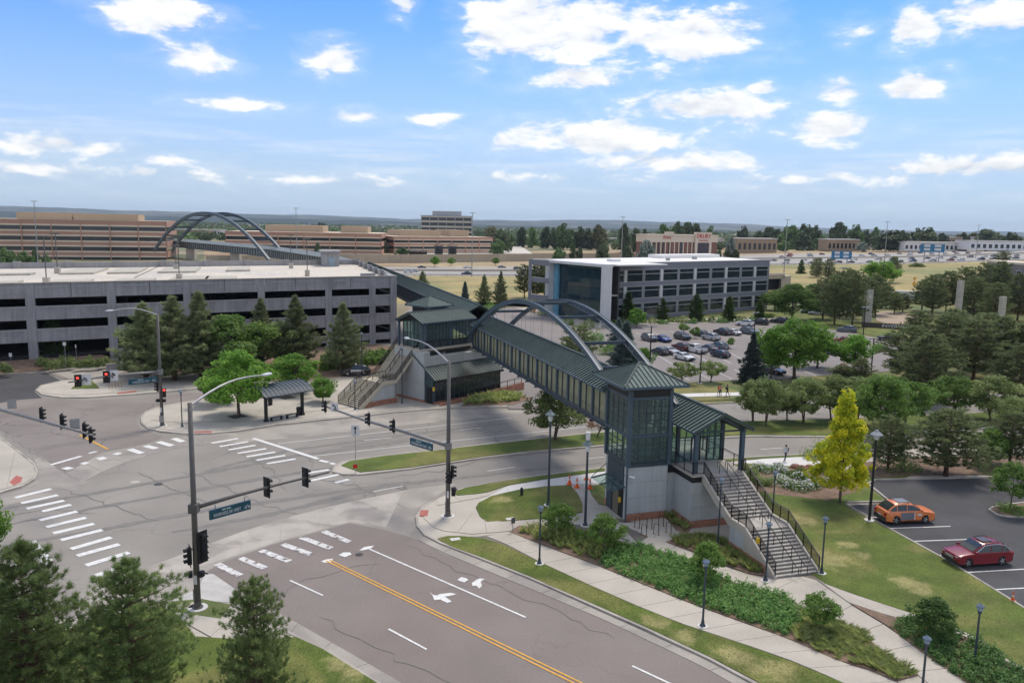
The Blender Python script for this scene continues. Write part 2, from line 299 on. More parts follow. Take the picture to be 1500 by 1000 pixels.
BRICKC = mat('red_brown_brick', (.36, .17, .11), .9, n=(2, .2), n2=(14, .15), bump=.3, bscale=20)
WALLG = mat('blue_grey_render', (.42, .435, .43), .8, n=(.5, .06), n2=(5, .04), streak=.10)
STEEL = mat('dark_blue_painted_steel', (.035, .052, .068), .42, n=(1, .15), n2=(12, .08), spec=.5)
STEELB = mat('blue_arch_steel', (.055, .085, .115), .5, n=(1, .12), n2=(12, .08), spec=.5)
BLACK = mat('black_painted_metal', (.014, .015, .017), .5, n=(3, .1))
ROOFG = mat('green_grey_standing_seam_metal', (.125, .172, .158), .7, metal=.0, n=(.6, .12), n2=(8, .06), streak=.10, spec=.25)
SEAM = mat('roof_seam_metal', (.032, .05, .048), .6)
SCREEN = mat('pale_olive_screen_panel', (.27, .27, .17), .75, n=(1.5, .15), n2=(12, .08))
GLASS = glass_mat('grey_green_window_glass', (.86, .97, .94), .24, .03, (.16, .21, .20))
GLASSD = glass_mat('dark_window_glass', (.4, .5, .5), .85)
GALV = mat('galvanised_steel', (.33, .33, .33), .5, metal=.55, n=(2, .1))
BRONZE = mat('brown_grey_pole_paint', (.105, .098, .09), .5, n=(1.5, .12), spec=.4)
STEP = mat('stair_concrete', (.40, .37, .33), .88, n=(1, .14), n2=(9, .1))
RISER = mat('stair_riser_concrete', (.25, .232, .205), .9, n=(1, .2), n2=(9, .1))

# ================================================================ ground and roads
gm = MB(); xs = [-14000, -9000, -5000, -2500, -1200, -600, -300, -150, -75, 0, 75, 150, 300, 600, 1200, 2500, 5000, 9000, 14000]; ys = [-300, -100, 0, 40, 80, 130, 200, 300, 450, 700, 1100, 1800, 3000, 5000, 8000, 11000, 14500]
for i in range(len(xs)-1):
    for j in range(len(ys)-1): gm.sheet([(xs[i], ys[j]), (xs[i+1], ys[j]), (xs[i+1], ys[j+1]), (xs[i], ys[j+1])], -.03)
ground = struct('ground', gm, GRAV)
rg = MB(); rg.sheet([(-150, -20), (150, -20), (260, 60), (260, 150), (140, 190), (110, 236), (-30, 262), (-30, 150), (-100, 137), (-150, 130)], 0)
road = struct('road', rg, ASPH)
def patch(name, pts, z, m, parent=None, world=False):
    mb = MB(); mb.sheet(pts if world else GP(pts), z); return struct(name, mb, m, parent)
# browner carriageway of the near street and of the street on the left
near_poly = [(304, 836), (330, 822), (400, 797), (512, 766), (560, 775), (612, 790), (650, 812), (700, 828), (884, 903), (1040, 975), (1150, 1030), (1500, 1250), (640, 1250), (620, 1018), (585, 1000), (486, 941), (408, 897), (345, 862)]
street_near = patch('brown_street', near_poly, .004, ASPH2, road)
left_poly = [(-60, 590), (0, 588), (60, 583), (130, 586), (205, 582), (290, 575), (330, 566), (330, 583), (270, 592), (232, 598), (205, 607), (200, 618), (205, 628), (240, 640), (215, 650), (150, 662), (96, 693), (60, 668), (0, 628), (-60, 590)]
street_left = patch('brown_street', left_poly, .004, mat('pinkish_worn_asphalt', (.238, .208, .186), .92, n=(.15, .10), n2=(9, .10), bump=.25, col2=(.20, .172, .155), c2=(.05, .42, .62), cracks=.6), road)
patch('dark_patch', [(-80, 548), (0, 549), (66, 545), (95, 560), (64, 564), (50, 573), (62, 583), (30, 585), (0, 590), (-80, 598)], .008, ASPH3, road)
# pale concrete gutter pans, cross gutters and aprons, laid as separate slabs
def strip(name, A, B, seg, z, th, m, parent, gap=.035, label=None):
    """slabs between two survey lines, each slab an object of its own"""
    A, B = [Vector((*G(*p), 0)) for p in A], [Vector((*G(*p), 0)) for p in B]
    def along(P, t):
        Ls = [(P[i+1]-P[i]).length for i in range(len(P)-1)]; d = t*sum(Ls)
        for i, l in enumerate(Ls):
            if d <= l+1e-9: return P[i].lerp(P[i+1], d/l)
            d -= l
        return P[-1]
    tot = sum((A[i+1]-A[i]).length for i in range(len(A)-1)); n = max(1, int(tot/seg)); g = gap/tot/2
    for k in range(n):
        t0, t1 = k/n+g, (k+1)/n-g; tm = (t0+t1)/2
        poly = [along(A, t0), along(A, tm), along(A, t1), along(B, t1), along(B, tm), along(B, t0)]
        mb = MB(); mb.prism([(p.x, p.y) for p in poly], z-th, z); part(name, mb, m, parent)
gut = struct('gutter', MB().sheet(GP([(622, 786), (645, 798), (700, 819), (773, 848), (884, 898), (1040, 969), (1210, 1062), (1190, 1068), (1030, 976), (884, 907), (700, 830), (640, 805), (612, 790)]), .006), JOINT)
strip('gutter_slab', [(612, 790), (640, 805), (700, 830), (884, 907), (1030, 976), (1190, 1068)], [(622, 786), (645, 798), (700, 819), (773, 848), (884, 898), (1040, 969), (1210, 1062)], 3.0, .03, .02, GUTT, gut)
strip('gutter_slab', [(340, 868), (408, 897), (486, 941), (590, 1001), (660, 1045)], [(340, 884), (434, 930), (474, 949), (555, 1000), (620, 1045)], 3.0, .03, .02, GUTT, gut)
cross = struct('cross_gutter', MB().sheet(GP([(110, 868), (200, 836), (300, 800), (350, 780), (430, 755), (520, 733), (600, 716), (668, 708), (612, 745), (606, 757), (608, 772), (600, 786), (560, 774), (512, 765), (400, 797), (330, 820), (300, 838), (360, 880), (300, 880), (240, 884), (180, 890), (120, 908)]), .008), GUTT)
strip('gutter_slab', [(160, 874), (230, 852), (300, 828), (400, 795), (512, 764), (566, 772)], [(140, 858), (240, 822), (350, 780), (430, 755), (520, 733), (590, 720)], 3.2, .02, .01, CURB, cross)
strip('gutter_slab', [(96, 693), (150, 664), (215, 650), (268, 640), (330, 636)], [(120, 706), (165, 684), (225, 664), (280, 652), (345, 648)], 3.0, .02, .01, GUTT, cross)
patch('apron', [(330, 634), (350, 634), (404, 625), (501, 615), (585, 606), (671, 599), (750, 599), (820, 600), (820, 608), (700, 612), (560, 626), (440, 640), (350, 648), (280, 652), (268, 640)], .008, GUTT, road)
patch('apron', [(95, 694), (60, 668), (50, 672), (57, 692), (50, 706), (30, 718), (0, 726), (-60, 745), (-60, 762), (0, 742), (60, 728), (110, 718), (128, 706)], .008, GUTT, road)
patch('ramp_pan', [(290, 862), (300, 842), (312, 840), (344, 862), (340, 882), (292, 880), (250, 880)], .014, mat('pale_ramp_concrete', (.47, .45, .42), .88), cross)

# painted markings, each bar its own piece
def bar(name, pts, m=PAINT, parent=None, z=.026): return part(name, MB().sheet(GP(pts), z), m, parent or road)
def line(name, p, q, w=.12, m=PAINT, parent=None, z=.026):
    a, b = Vector(G(*p)), Vector(G(*q)); d = (b-a).normalized(); n_ = Vector((-d.y, d.x))*(w/2)
    return part(name, MB().sheet([tuple(a+n_), tuple(b+n_), tuple(b-n_), tuple(a-n_)], z), m, parent or road)
for a, b in [((22, 729), (75, 716)), ((31, 737), (85, 725)), ((39, 745), (94, 733)), ((62, 749), (104, 739)), ((58, 762), (113, 749)), ((68, 772), (126, 758)), ((78, 781), (138, 767)), ((89, 791), (150, 776)), ((104, 804), (163, 787)), ((113, 814), (175, 797)), ((126, 828), (189, 809)), ((140, 843), (205, 823))]:
    line('crosswalk_bar', a, b, .62)
for a, b in [((310, 649), (349, 642)), ((322, 654), (363, 647)), ((335, 659), (374, 652)), ((348, 664), (390, 657)), ((361, 669), (403, 662)), ((376, 674), (418, 667)), ((391, 679), (433, 672)), ((442, 694), (482, 688)), ((455, 704), (496, 695)), ((491, 707), (511, 702))]:
    line('crosswalk_bar', a, b, .52)
for a, b in [((318, 826), (352, 843)), ((352, 817), (388, 832)), ((382, 806), (424, 822)), ((414, 797), (456, 812)), ((441, 787), (485, 803)), ((474, 778), (512, 794))]:
    line('crosswalk_bar', a, b, .58, mat('worn_white_road_paint', (.60, .59, .57), .8, n=(4, .2), n2=(18, .2), col2=(.2, .18, .17), c2=(2.2, .52, .62)), street_near, .028)
for a, b in [((94, 685), (104, 687)), ((120, 678), (128, 679)), ((146, 670), (152, 673)), ((168, 664), (176, 665)), ((190, 658), (208, 664)), ((213, 653), (229, 657)), ((232, 647), (252, 653)), ((254, 642), (268, 647))]:
    line('crosswalk_bar', a, b, .75, z=.034)
line('stop_line', (74, 681), (119, 668), .5, parent=street_left, z=.028); line('stop_line', (130, 664), (142, 661), .4, parent=street_left, z=.028)
line('stop_line', (371, 642), (466, 672), .5); line('stop_line', (468, 674), (481, 677), .5); line('stop_line', (484, 678), (490, 680), .5)
bar('lane_band', [(36, 797), (52, 791), (78, 821), (66, 830)])
line('stop_line', (10, 831), (24, 827), .5)
line('lane_line', (407, 650), (750, 612), .16); line('lane_line', (461, 668), (640, 648), .16); line('lane_line', (640, 648), (860, 625), .16)
for a, b in [((533, 645), (573, 641)), ((673, 630), (705, 626)), ((547, 720), (590, 712)), ((714, 690), (754, 684)), ((858, 672), (886, 669)), ((1114, 658), (1146, 656)), ((1114, 598), (1150, 596)), ((800, 617), (838, 613))]: line('lane_line', a, b, .14)
line('lane_line', (541, 804), (770, 904), .16, parent=street_near, z=.028)
for a, b in [((425, 850), (473, 872)), ((569, 921), (625, 951)), ((745, 1010), (810, 1048)), ((926, 975), (988, 1004))]: line('lane_line', a, b, .15, parent=street_near, z=.028)
line('centre_line', (477, 821), (848, 1004), .13, YPAINT, street_near, .028); line('centre_line', (483, 820), (860, 1004), .13, YPAINT, street_near, .028)
line('centre_line', (117, 637), (158, 658), .28, YPAINT, street_left, .028)
bar('worn_stop_mark', [(470, 822), (478, 819), (488, 818), (485, 823), (476, 824)], parent=street_near, z=.018)
for p in ([(496, 813), (503, 809), (513, 809), (515, 812), (505, 816)], [(526, 806), (534, 801), (548, 799), (544, 803), (532, 806)]): bar('worn_stop_mark', p, parent=street_near, z=.028)
bar('turn_arrow', [(629, 866), (634, 871), (640, 872), (644, 870), (660, 868), (668, 870), (672, 869), (662, 872), (652, 874), (662, 881), (655, 883), (645, 878), (636, 879), (634, 873)], parent=street_near, z=.028)
bar('turn_arrow', [(691, 854), (698, 849), (703, 847), (710, 848), (704, 852), (706, 858), (702, 862), (698, 858), (692, 858)], parent=street_near, z=.028)
bar('turn_arrow', [(670, 849), (676, 845), (683, 847), (686, 849), (680, 853), (674, 851)], parent=street_near, z=.028)
for (px, py, r) in ((198, 706, .45), (232, 709, .4), (526, 812, .3)):
    part('manhole_cover', MB().lathe([(r, .018), (r, .026)], (*G(px, py), 0), 14), CONC if px < 210 else ASPH3, road)

# sealed cracks wandering over the old asphalt, and dark wheel tracks
TAR = mat('dark_crack_sealant', (.16, .15, .138), .8, n=(3, .2)); TRK = mat('rubbed_dark_asphalt', (.195, .182, .166), .9, n=(1.2, .1), n2=(12, .12))
def wander(name, pts, w, m, z, parent, seed=0, jit=.35, fade=True):
    r = random.Random(seed); P = [Vector((*G(*p), 0)) for p in pts]; Q_ = []
    for i in range(len(P)-1):
        n = max(2, int((P[i+1]-P[i]).length/.9))
        for k in range(n): q = P[i].lerp(P[i+1], k/n); Q_.append(q+Vector((r.uniform(-jit, jit), r.uniform(-jit, jit), 0)))
    Q_.append(P[-1]); mb = MB(); n = len(Q_)
    for i, q in enumerate(Q_):
        d = (Q_[min(i+1, n-1)]-Q_[max(i-1, 0)]).normalized(); s = Vector((-d.y, d.x, 0))*w/2*(.35+.65*math.sin(math.pi*min(1, max(0, i/(n-1))))**.5 if fade else 1)*r.uniform(.7, 1.25); mb.v += [(q.x+s.x, q.y+s.y, z), (q.x-s.x, q.y-s.y, z)]
    mb.f = [(2*i, 2*i+1, 2*i+3, 2*i+2) for i in range(n-1)]; mb.mi = [0]*(n-1); part(name, mb, m, parent)
for i, (pts, par) in enumerate(((([(80, 590), (120, 600), (160, 606), (215, 612)]), 1), ([(0, 628), (14, 638), (20, 645), (60, 668), (96, 692)], 1), ([(100, 626), (150, 632), (220, 640)], 1), ([(35, 606), (90, 618), (150, 615), (205, 600)], 1), ([(270, 690), (300, 701), (345, 722), (400, 744), (440, 756)], 0), ([(80, 716), (130, 728), (170, 742), (230, 762)], 0), ([(200, 690), (235, 709), (300, 735)], 0), ([(430, 690), (470, 700), (520, 712), (600, 745)], 0), ([(0, 762), (60, 745), (140, 752)], 0), ([(350, 660), (400, 690), (420, 720)], 0), ([(560, 700), (640, 690), (720, 672), (860, 655)], 0), ([(500, 655), (600, 642), (700, 630)], 0), ([(395, 880), (450, 850), (520, 832), (560, 826)], 2), ([(470, 905), (540, 940), (620, 985), (700, 1030)], 2), ([(600, 800), (660, 830), (760, 870), (900, 935)], 2))):
    wander('sealed_crack', pts, .07 if par else .10, TAR, (.0145 if par else .0142)+i*.0006, [road, street_left, street_near][par], i)
for i, pts in enumerate(([(0, 770), (150, 742), (300, 715), (450, 690), (640, 665)], [(0, 800), (150, 775), (300, 748), (460, 725), (600, 705)], [(0, 745), (150, 720), (300, 693), (430, 668), (640, 640)], [(250, 780), (400, 752), (560, 712), (760, 690), (880, 678)], [(300, 690), (420, 660), (600, 636), (760, 618)])): wander('wheel_track', pts, .9, TRK, .0085+i*.0012, road, 50+i, .12)
# ================================================================ raised blocks (kerb, then what lies on them)
def block(name, pts, world=False, kw=.18, top=CONC):
    """kerbed island: the kerb ring stands proud round the paved top"""
    P = pts if world else GP(pts)
    o = struct(name, MB().prism(P, -.05, .10), top)
    # kerb as a real ring with a flat top
    n = len(P); ar = sum(P[i][0]*P[(i+1) % n][1]-P[(i+1) % n][0]*P[i][1] for i in range(n))
    if ar < 0: P = P[::-1]
    V = [Vector(p) for p in P]; inner = []
    for i in range(n):
        a, b, c = V[i-1], V[i], V[(i+1) % n]; d1 = (b-a).normalized(); d2 = (c-b).normalized(); nn = Vector((-(d1.y+d2.y), d1.x+d2.x))
        if nn.length < .2: nn = Vector((-d1.y, d1.x))
        nn.normalize(); k = max(.4, nn.dot(Vector((-d1.y, d1.x)))); inner.append(b+nn*(kw/k))
    mb = MB(); out_ = [b-(inner[i]-b)*.15 for i, b in enumerate(V)]
    mb.v = [(p.x, p.y, z) for z, ring in ((-.06, out_), (.135, out_), (.137, inner), (.05, inner)) for p in ring]
    for L_ in range(3):
        for i in range(n): mb.f.append((L_*n+i, L_*n+(i+1) % n, (L_+1)*n+(i+1) % n, (L_+1)*n+i)); mb.mi.append(0)
    part('kerb', mb, CURB, o); return o
BA = [(1212, 1062), (1040, 968), (943, 922), (884, 896), (821, 868), (773, 847), (700, 818), (645, 797), (622, 785), (611, 772), (609, 758), (618, 744), (640, 730), (662, 720), (720, 707), (781, 698), (886, 684), (1000, 675), (1100, 670), (1180, 666), (1300, 660), (1520, 648), (1900, 630), (2300, 900), (1900, 1300)]
blockA = block('station_corner_pavement', BA)
blockM = block('median_island', [(487, 692), (489, 684), (502, 676), (560, 668), (700, 651), (800, 640), (890, 631), (1000, 622), (1100, 616), (1210, 613), (1350, 608), (1560, 598), (1560, 618), (1400, 632), (1220, 641), (1100, 640), (1000, 645), (885, 654), (760, 665), (700, 673), (600, 688), (530, 696), (503, 696)])
blockB = block('bus_stop_corner_pavement', [(207, 621), (206, 612), (214, 603), (236, 595), (270, 589), (330, 578), (420, 567), (500, 558), (590, 548), (700, 538), (735, 545), (738, 570), (752, 588), (750, 597), (671, 597), (585, 604), (501, 613), (404, 623), (350, 632), (310, 636), (270, 636), (235, 633), (216, 628)])
blockC = block('ramp_corner_pavement', [(52, 572), (60, 565), (96, 557), (118, 556), (330, 548), (330, 562), (290, 570), (200, 578), (130, 583), (90, 583), (62, 579)])
blockD = block('west_corner_pavement', [(-200, 560), (-60, 606), (0, 640), (31, 664), (51, 680), (56, 692), (51, 703), (31, 714), (0, 723), (-60, 738), (-300, 790)])
blockE = block('south_corner_pavement', [(118, 908), (140, 897), (180, 889), (240, 884), (292, 882), (340, 886), (434, 932), (474, 950), (555, 1001), (620, 1046), (900, 1300), (-400, 1500), (-500, 1000), (0, 915)])
blockF = block('office_campus_ground', [(833, 597), (1000, 594), (1100, 589), (1200, 586), (1520, 576), (1900, 560), (1900, 500), (1560, 450), (1300, 440), (1130, 445), (900, 465), (770, 450), (640, 445), (600, 470), (720, 520), (780, 560)], top=DRYLAWN)
blockG = block('garage_frontage_ground', [(-250, 556), (0, 549), (66, 544), (95, 556), (118, 553), (330, 545), (420, 563), (500, 554), (600, 543), (640, 520), (560, 505), (300, 505), (0, 508), (-250, 512)], top=MULCH)

LZ = [0]
def lawn(name, pts, m=LAWN, z=.155, th=.05, parent=None, label=None):
    LZ[0] += .0017; z += LZ[0]; P = GP(pts); o = struct(name, MB().prism(P, z-th, z), m, parent)
    if label: o['label'] = label
    return o
lawn('lawn', [(641, 791), (655, 787), (674, 787), (709, 791), (740, 801), (795, 828), (862, 859), (930, 889), (997, 916), (1100, 950), (1165, 974), (1230, 1001), (1300, 1030), (1280, 1054), (1215, 1056), (1043, 966), (945, 920), (886, 894), (823, 867), (775, 846), (702, 817), (660, 802)])
lawn('lawn', [(697, 745), (701, 738), (720, 728), (760, 719), (800, 714), (835, 712), (846, 725), (853, 740), (853, 752), (830, 757), (790, 761), (750, 764), (713, 766), (703, 758)])
lawn('lawn', [(664, 723), (682, 716), (722, 709), (781, 700), (886, 687), (886, 691), (800, 703), (745, 712), (715, 722), (690, 726), (670, 727)])
lawn('lawn', [(862, 713), (888, 711), (888, 742), (877, 740), (867, 727)])
lawn('lawn', [(500, 683), (512, 677), (560, 670), (700, 654), (800, 643), (890, 634), (1000, 625), (1100, 618), (1210, 615), (1350, 610), (1550, 600), (1550, 616), (1400, 630), (1220, 639), (1100, 638), (1000, 643), (885, 652), (760, 663), (700, 671), (600, 686), (528, 693)])
# lawn strips beside the street under the pines and beyond the stair
lawn('lawn', [(244, 884), (296, 880), (338, 888), (322, 909), (262, 900)], DRYLAWN)
lawn('lawn', [(288, 935), (330, 938), (400, 938), (434, 936), (472, 953), (552, 1003), (612, 1046), (700, 1130), (380, 1130), (300, 980)], LAWN)
lawn('lawn', [(-300, 960), (100, 925), (150, 905), (240, 892), (262, 905), (290, 940), (360, 1060), (400, 1250), (-300, 1350)], LAWN)
main_lawn = lawn('lawn', [(1010, 690), (1030, 696), (1085, 690), (1187, 842), (1208, 857), (1251, 873), (1330, 899), (1400, 922), (1432, 937), (1478, 970), (1500, 981), (1640, 1030), (1640, 960), (1500, 894), (1384, 822), (1303, 778), (1240, 744), (1238, 738), (1300, 738), (1270, 713), (1280, 706), (1330, 700), (1340, 685), (1220, 690), (1150, 684), (1090, 680)])
lawn('lawn', [(892, 688), (1080, 673), (1250, 664), (1250, 667), (1170, 671), (1090, 675), (892, 692)], z=.16)
patch('walk', [(1085, 677), (1173, 668), (1222, 668), (1222, 681), (1173, 684), (1090, 688)], .162, CONC2)
# walks: slab by slab
walkA = struct('walk', MB().sheet(GP([(640, 788), (700, 787), (746, 781), (792, 800), (873, 830), (943, 859), (1100, 917), (1222, 968), (1313, 1000), (1400, 1040), (1320, 1045), (1230, 1003), (1100, 952), (997, 918), (862, 861), (740, 803), (700, 790)]), .105), JOINT)
strip('walk_slab', [(712, 787), (740, 798), (795, 827), (862, 858), (930, 888), (997, 915), (1100, 949), (1165, 972), (1230, 1000), (1300, 1034)], [(746, 781), (792, 800), (873, 830), (943, 859), (1010, 886), (1100, 919), (1154, 938), (1222, 968), (1313, 1002), (1370, 1030)], 2.1, .147, .03, CONC, walkA)
walkB = struct('walk', MB().sheet(GP([(760, 772), (905, 790), (970, 806), (1078, 854), (1100, 862), (1178, 893), (1262, 930), (1345, 990), (1411, 1000), (1303, 920), (1242, 885), (1187, 843), (1130, 852), (1000, 784), (905, 760)]), .105), JOINT)
strip('walk_slab', [(930, 801), (970, 810), (1002, 820), (1037, 839), (1078, 856), (1100, 862), (1154, 877), (1178, 894), (1221, 908), (1262, 930), (1294, 957), (1345, 991), (1380, 1020)], [(950, 788), (975, 796), (1008, 809), (1050, 828), (1090, 842), (1125, 850), (1187, 846), (1242, 886), (1262, 898), (1302, 922), (1348, 957), (1411, 1000), (1440, 1020)], 2.3, .147, .03, CONC, walkB)
strip('walk_slab', [(1242, 884), (1307, 906), (1346, 909), (1392, 928), (1438, 942), (1478, 974), (1520, 998)], [(1187, 843), (1208, 857), (1251, 873), (1330, 899), (1400, 922), (1432, 937), (1478, 970), (1520, 990)], 2.0, .148, .03, CONC, walkB)
strip('walk_slab', [(705, 734), (745, 713), (800, 704), (886, 692)], [(700, 741), (760, 719), (835, 712), (888, 709)], 2.2, .146, .03, CONC2, blockA)
strip('walk_slab', [(620, 760), (640, 778), (690, 784), (745, 780), (800, 771), (870, 770), (935, 800)], [(628, 745), (690, 750), (700, 762), (750, 767), (830, 760), (860, 752), (905, 766)], 2.4, .144, .03, CONC, blockA)
strip('walk_slab', [(640, 742), (700, 731), (740, 722)], [(640, 732), (668, 728), (715, 724)], 2.2, .145, .03, CONC, blockA)
strip('walk_slab', [(850, 716), (862, 733), (875, 745), (890, 757)], [(836, 712), (848, 727), (856, 745), (858, 757)], 1.7, .146, .03, CONC, blockA)
strip('walk_slab', [(905, 767), (975, 800), (1000, 788), (1045, 786)], [(915, 768), (975, 762), (1012, 778), (1045, 775)], 1.8, .145, .03, CONC, blockA)
strip('walk_slab', [(215, 626), (270, 634), (350, 630), (404, 621), (501, 611), (585, 602), (671, 595), (748, 595)], [(220, 617), (270, 622), (350, 618), (404, 610), (501, 600), (585, 591), (671, 585), (745, 588)], 2.6, .144, .03, CONC, blockB)
strip('walk_slab', [(220, 616), (270, 621), (350, 617), (404, 609), (501, 599), (585, 590)], [(232, 606), (290, 608), (350, 604), (404, 597), (490, 588), (585, 579)], 3.2, .145, .03, CONC, blockB)
strip('walk_slab', [(262, 884), (345, 918), (420, 960), (470, 1000), (540, 1060)], [(255, 905), (290, 925), (350, 958), (420, 1000), (480, 1060)], 2.2, .165, .03, CONC, blockE)
strip('walk_slab', [(64, 577), (110, 580), (200, 574), (290, 567), (325, 560)], [(60, 567), (112, 560), (200, 560), (290, 556), (325, 552)], 3, .144, .03, CONC, blockC)
strip('walk_slab', [(28, 544), (16, 534), (10, 529)], [(57, 541), (40, 532), (24, 529)], 5, .15, .03, CONC, blockG)
strip('walk_slab', [(100, 556), (135, 556), (175, 548), (215, 540)], [(70, 544), (120, 538), (150, 533), (185, 527)], 6, .15, .03, GUTT, blockG)
strip('walk_slab', [(-200, 700), (-60, 732), (0, 719), (31, 711), (50, 700)], [(-200, 600), (-60, 612), (0, 645), (31, 668), (50, 684)], 3.2, .144, .03, CONC, blockD)
RED = mat('red_tactile_paving', (.42, .14, .11), .85, n=(4, .15), bump=.6, bscale=60)
for p in ([(14, 708), (24, 698), (33, 701), (31, 708), (20, 713)], [(615, 758), (616, 749), (628, 749), (626, 758)], [(285, 633), (310, 633), (310, 635.5), (285, 635.5)], [(172, 576), (200, 573), (200, 575), (172, 578)]):
    part('tactile_plate', MB().prism(GP(p), .14, .151), RED, blockD if p[0][0] < 100 else (blockA if p[0][0] > 600 else blockB))
# planting beds
lawn('planting_bed', [(746, 781), (760, 772), (850, 782), (905, 796), (935, 802), (970, 811), (1002, 821), (1037, 840), (1078, 857), (1100, 863), (1154, 878), (1178, 895), (1221, 909), (1262, 931), (1294, 958), (1345, 991), (1313, 1000), (1275, 984), (1222, 968), (1154, 938), (1100, 918), (1010, 885), (943, 858), (873, 829), (792, 799)], MULCH)
lawn('planting_bed', [(975, 796), (1000, 787), (1048, 786), (1075, 803), (1115, 827), (1122, 846), (1095, 842), (1060, 829), (1020, 811)], MULCH)
lawn('planting_bed', [(972, 757), (985, 757), (1014, 775), (1006, 783), (990, 779)], MULCH)
lawn('planting_bed', [(1244, 886), (1307, 907), (1330, 906), (1392, 930), (1438, 943), (1478, 975), (1500, 988), (1560, 1020), (1440, 1020), (1411, 1000), (1348, 957), (1301, 920)], MULCH)
lawn('planting_bed', [(1092, 694), (1175, 686), (1250, 690), (1260, 720), (1215, 735), (1150, 728), (1110, 722)], MULCH)
lawn('planting_bed', [(1285, 702), (1330, 698), (1500, 696), (1560, 694), (1560, 668), (1330, 672), (1260, 680), (1275, 700)], MULCH)
lawn('planting_bed', [(675, 596), (752, 594), (780, 585), (738, 572), (700, 584)], MULCH, z=.16)
# dark car park on the right
lot = struct('car_park', MB().prism(GP([(1240, 742), (1303, 739), (1272, 712), (1284, 706), (1450, 702), (1560, 699), (1700, 720), (1700, 985), (1500, 892), (1384, 820), (1303, 776)]), .05, .163), ASPH3)
for a, b in [((1284, 760), (1240, 757)), ((1305, 776), (1392, 773)), ((1340, 795), (1424, 792)), ((1375, 816), (1390, 815)), ((1415, 841), (1500, 836)), ((1458, 866), (1520, 863)), ((1500, 892), (1580, 889))]:
    line('stall_line', a, b, .13, parent=lot, z=.168)
lk = struct('car_park_kerb', MB(), CURB)
def kerb_run(pts, w=.16, z0=.1, z1=.26, parent=None):
    P = [Vector((*G(*p), 0)) for p in pts]
    for i in range(len(P)-1):
        d = P[i+1]-P[i]; n = max(1, int(d.length/3.0))
        for k in range(n):
            a = P[i].lerp(P[i+1], (k+.004)/n); b = P[i].lerp(P[i+1], (k+.996)/n)
            part('kerb_stone', MB().beam((a.x, a.y, (z0+z1)/2), (b.x, b.y, (z0+z1)/2), w, z1-z0), CURB, parent)
kerb_run([(1240, 741), (1304, 777), (1384, 821), (1500, 893), (1600, 950)], .18, .1, .2, lk)
kerb_run([(1240, 738), (1303, 737), (1271, 711), (1283, 705), (1450, 701), (1560, 698)], .2, .1, .27, lk)
isl = block('car_park_island', [(1447, 749), (1453, 745), (1462, 743), (1500, 738), (1600, 730), (1600, 760), (1500, 761), (1476, 760), (1460, 757)], top=MULCH); isl.location.z = .12
# office car park north of the road
lotN = struct('office_car_park', MB().prism(GP([(885, 477), (1000, 472), (1140, 470), (1215, 480), (1300, 500), (1340, 520), (1300, 545), (1215, 550), (1150, 556), (1080, 558), (1000, 562), (900, 568), (860, 545), (860, 500)]), .05, .15), mat('faded_brown_grey_asphalt', (.225, .2, .185), .92, n=(.1, .1), n2=(4, .08)))
drive = struct('office_drive', MB().prism(GP([(745, 600), (830, 600), (800, 575), (775, 545), (790, 520), (830, 512), (860, 500), (880, 478), (830, 470), (760, 450), (720, 452), (690, 470), (690, 500), (715, 540), (735, 570)]), .05, .152), mat('faded_brown_grey_asphalt', (0, 0, 0)))
lawn('lawn', [(845, 592), (1000, 590), (1100, 585), (1240, 581), (1500, 570), (1500, 545), (1250, 552), (1080, 560), (900, 570), (850, 575)], DRYLAWN)
strip('walk_slab', [(880, 588), (1000, 583.5), (1100, 581), (1250, 577)], [(880, 584), (1000, 578.5), (1100, 576), (1250, 572)], 4, .24, .03, CONC2, blockF)
strip('walk_slab', [(890, 477), (1000, 474), (1140, 471)], [(885, 471), (1000, 468), (1135, 465)], 5, .18, .03, CONC, blockF)
strip('walk_slab', [(756, 452), (800, 462), (845, 478), (880, 482)], [(790, 450), (830, 462), (870, 470), (884, 472)], 4, .18, .03, CONC, blockF)
lawn('lawn', [(1130, 460), (1180, 458), (1260, 475), (1330, 487), (1300, 497), (1240, 485), (1190, 482)], LAWN, z=.17)
for k in range(9): line('stall_line', (905+k*26, 488-k*.6), (920+k*26, 496-k*.6), .12, parent=lotN, z=.158)
for k in range(10): line('stall_line', (960+k*26, 520-k*1.2), (990+k*27, 537-k*1.2), .12, parent=lotN, z=.158)
for k in range(9): line('stall_line', (985+k*30, 545-k*1.0), (1010+k*31, 558-k*1.0), .12, parent=lotN, z=.158)
# field and motorway beyond
patch('golden_field', [(560, 445), (640, 447), (775, 452), (900, 466), (1130, 445), (1130, 412), (790, 406), (600, 404), (560, 404)], .0, FIELD)
# ground rising to the motorway: columns (pixel x, foot of slope, near edge, far edge of the carriageway, height)
TC = [(300, 430, 404, 389, 0), (560, 430, 403.6, 391, 0), (700, 430, 404.5, 391.5, 0), (790, 430, 405, 391, 0), (960, 425, 397, 380, .8), (1110, 412, 388.5, 373, 2), (1200, 425, 387.5, 372, 3.5), (1300, 440, 386.5, 371.5, 5), (1400, 450, 384.5, 368.5, 7), (1500, 460, 381.5, 365.5, 9), (1620, 465, 379, 363, 10)]
def hw_point(c, t):   # t 0 near edge .. 1 far edge
    a, b = G(c[0], c[2], c[4]), G(c[0], c[3], c[4]); return (*lerp(a, b, t), c[4])
def hwcol(px): return [px]+[float(np.interp(px, [c[0] for c in TC], [c[k] for c in TC])) for k in (1, 2, 3, 4)]
def hw_at(px, t): return hw_point(hwcol(px), t)
sl = MB(); rr = MB(); bk = MB()
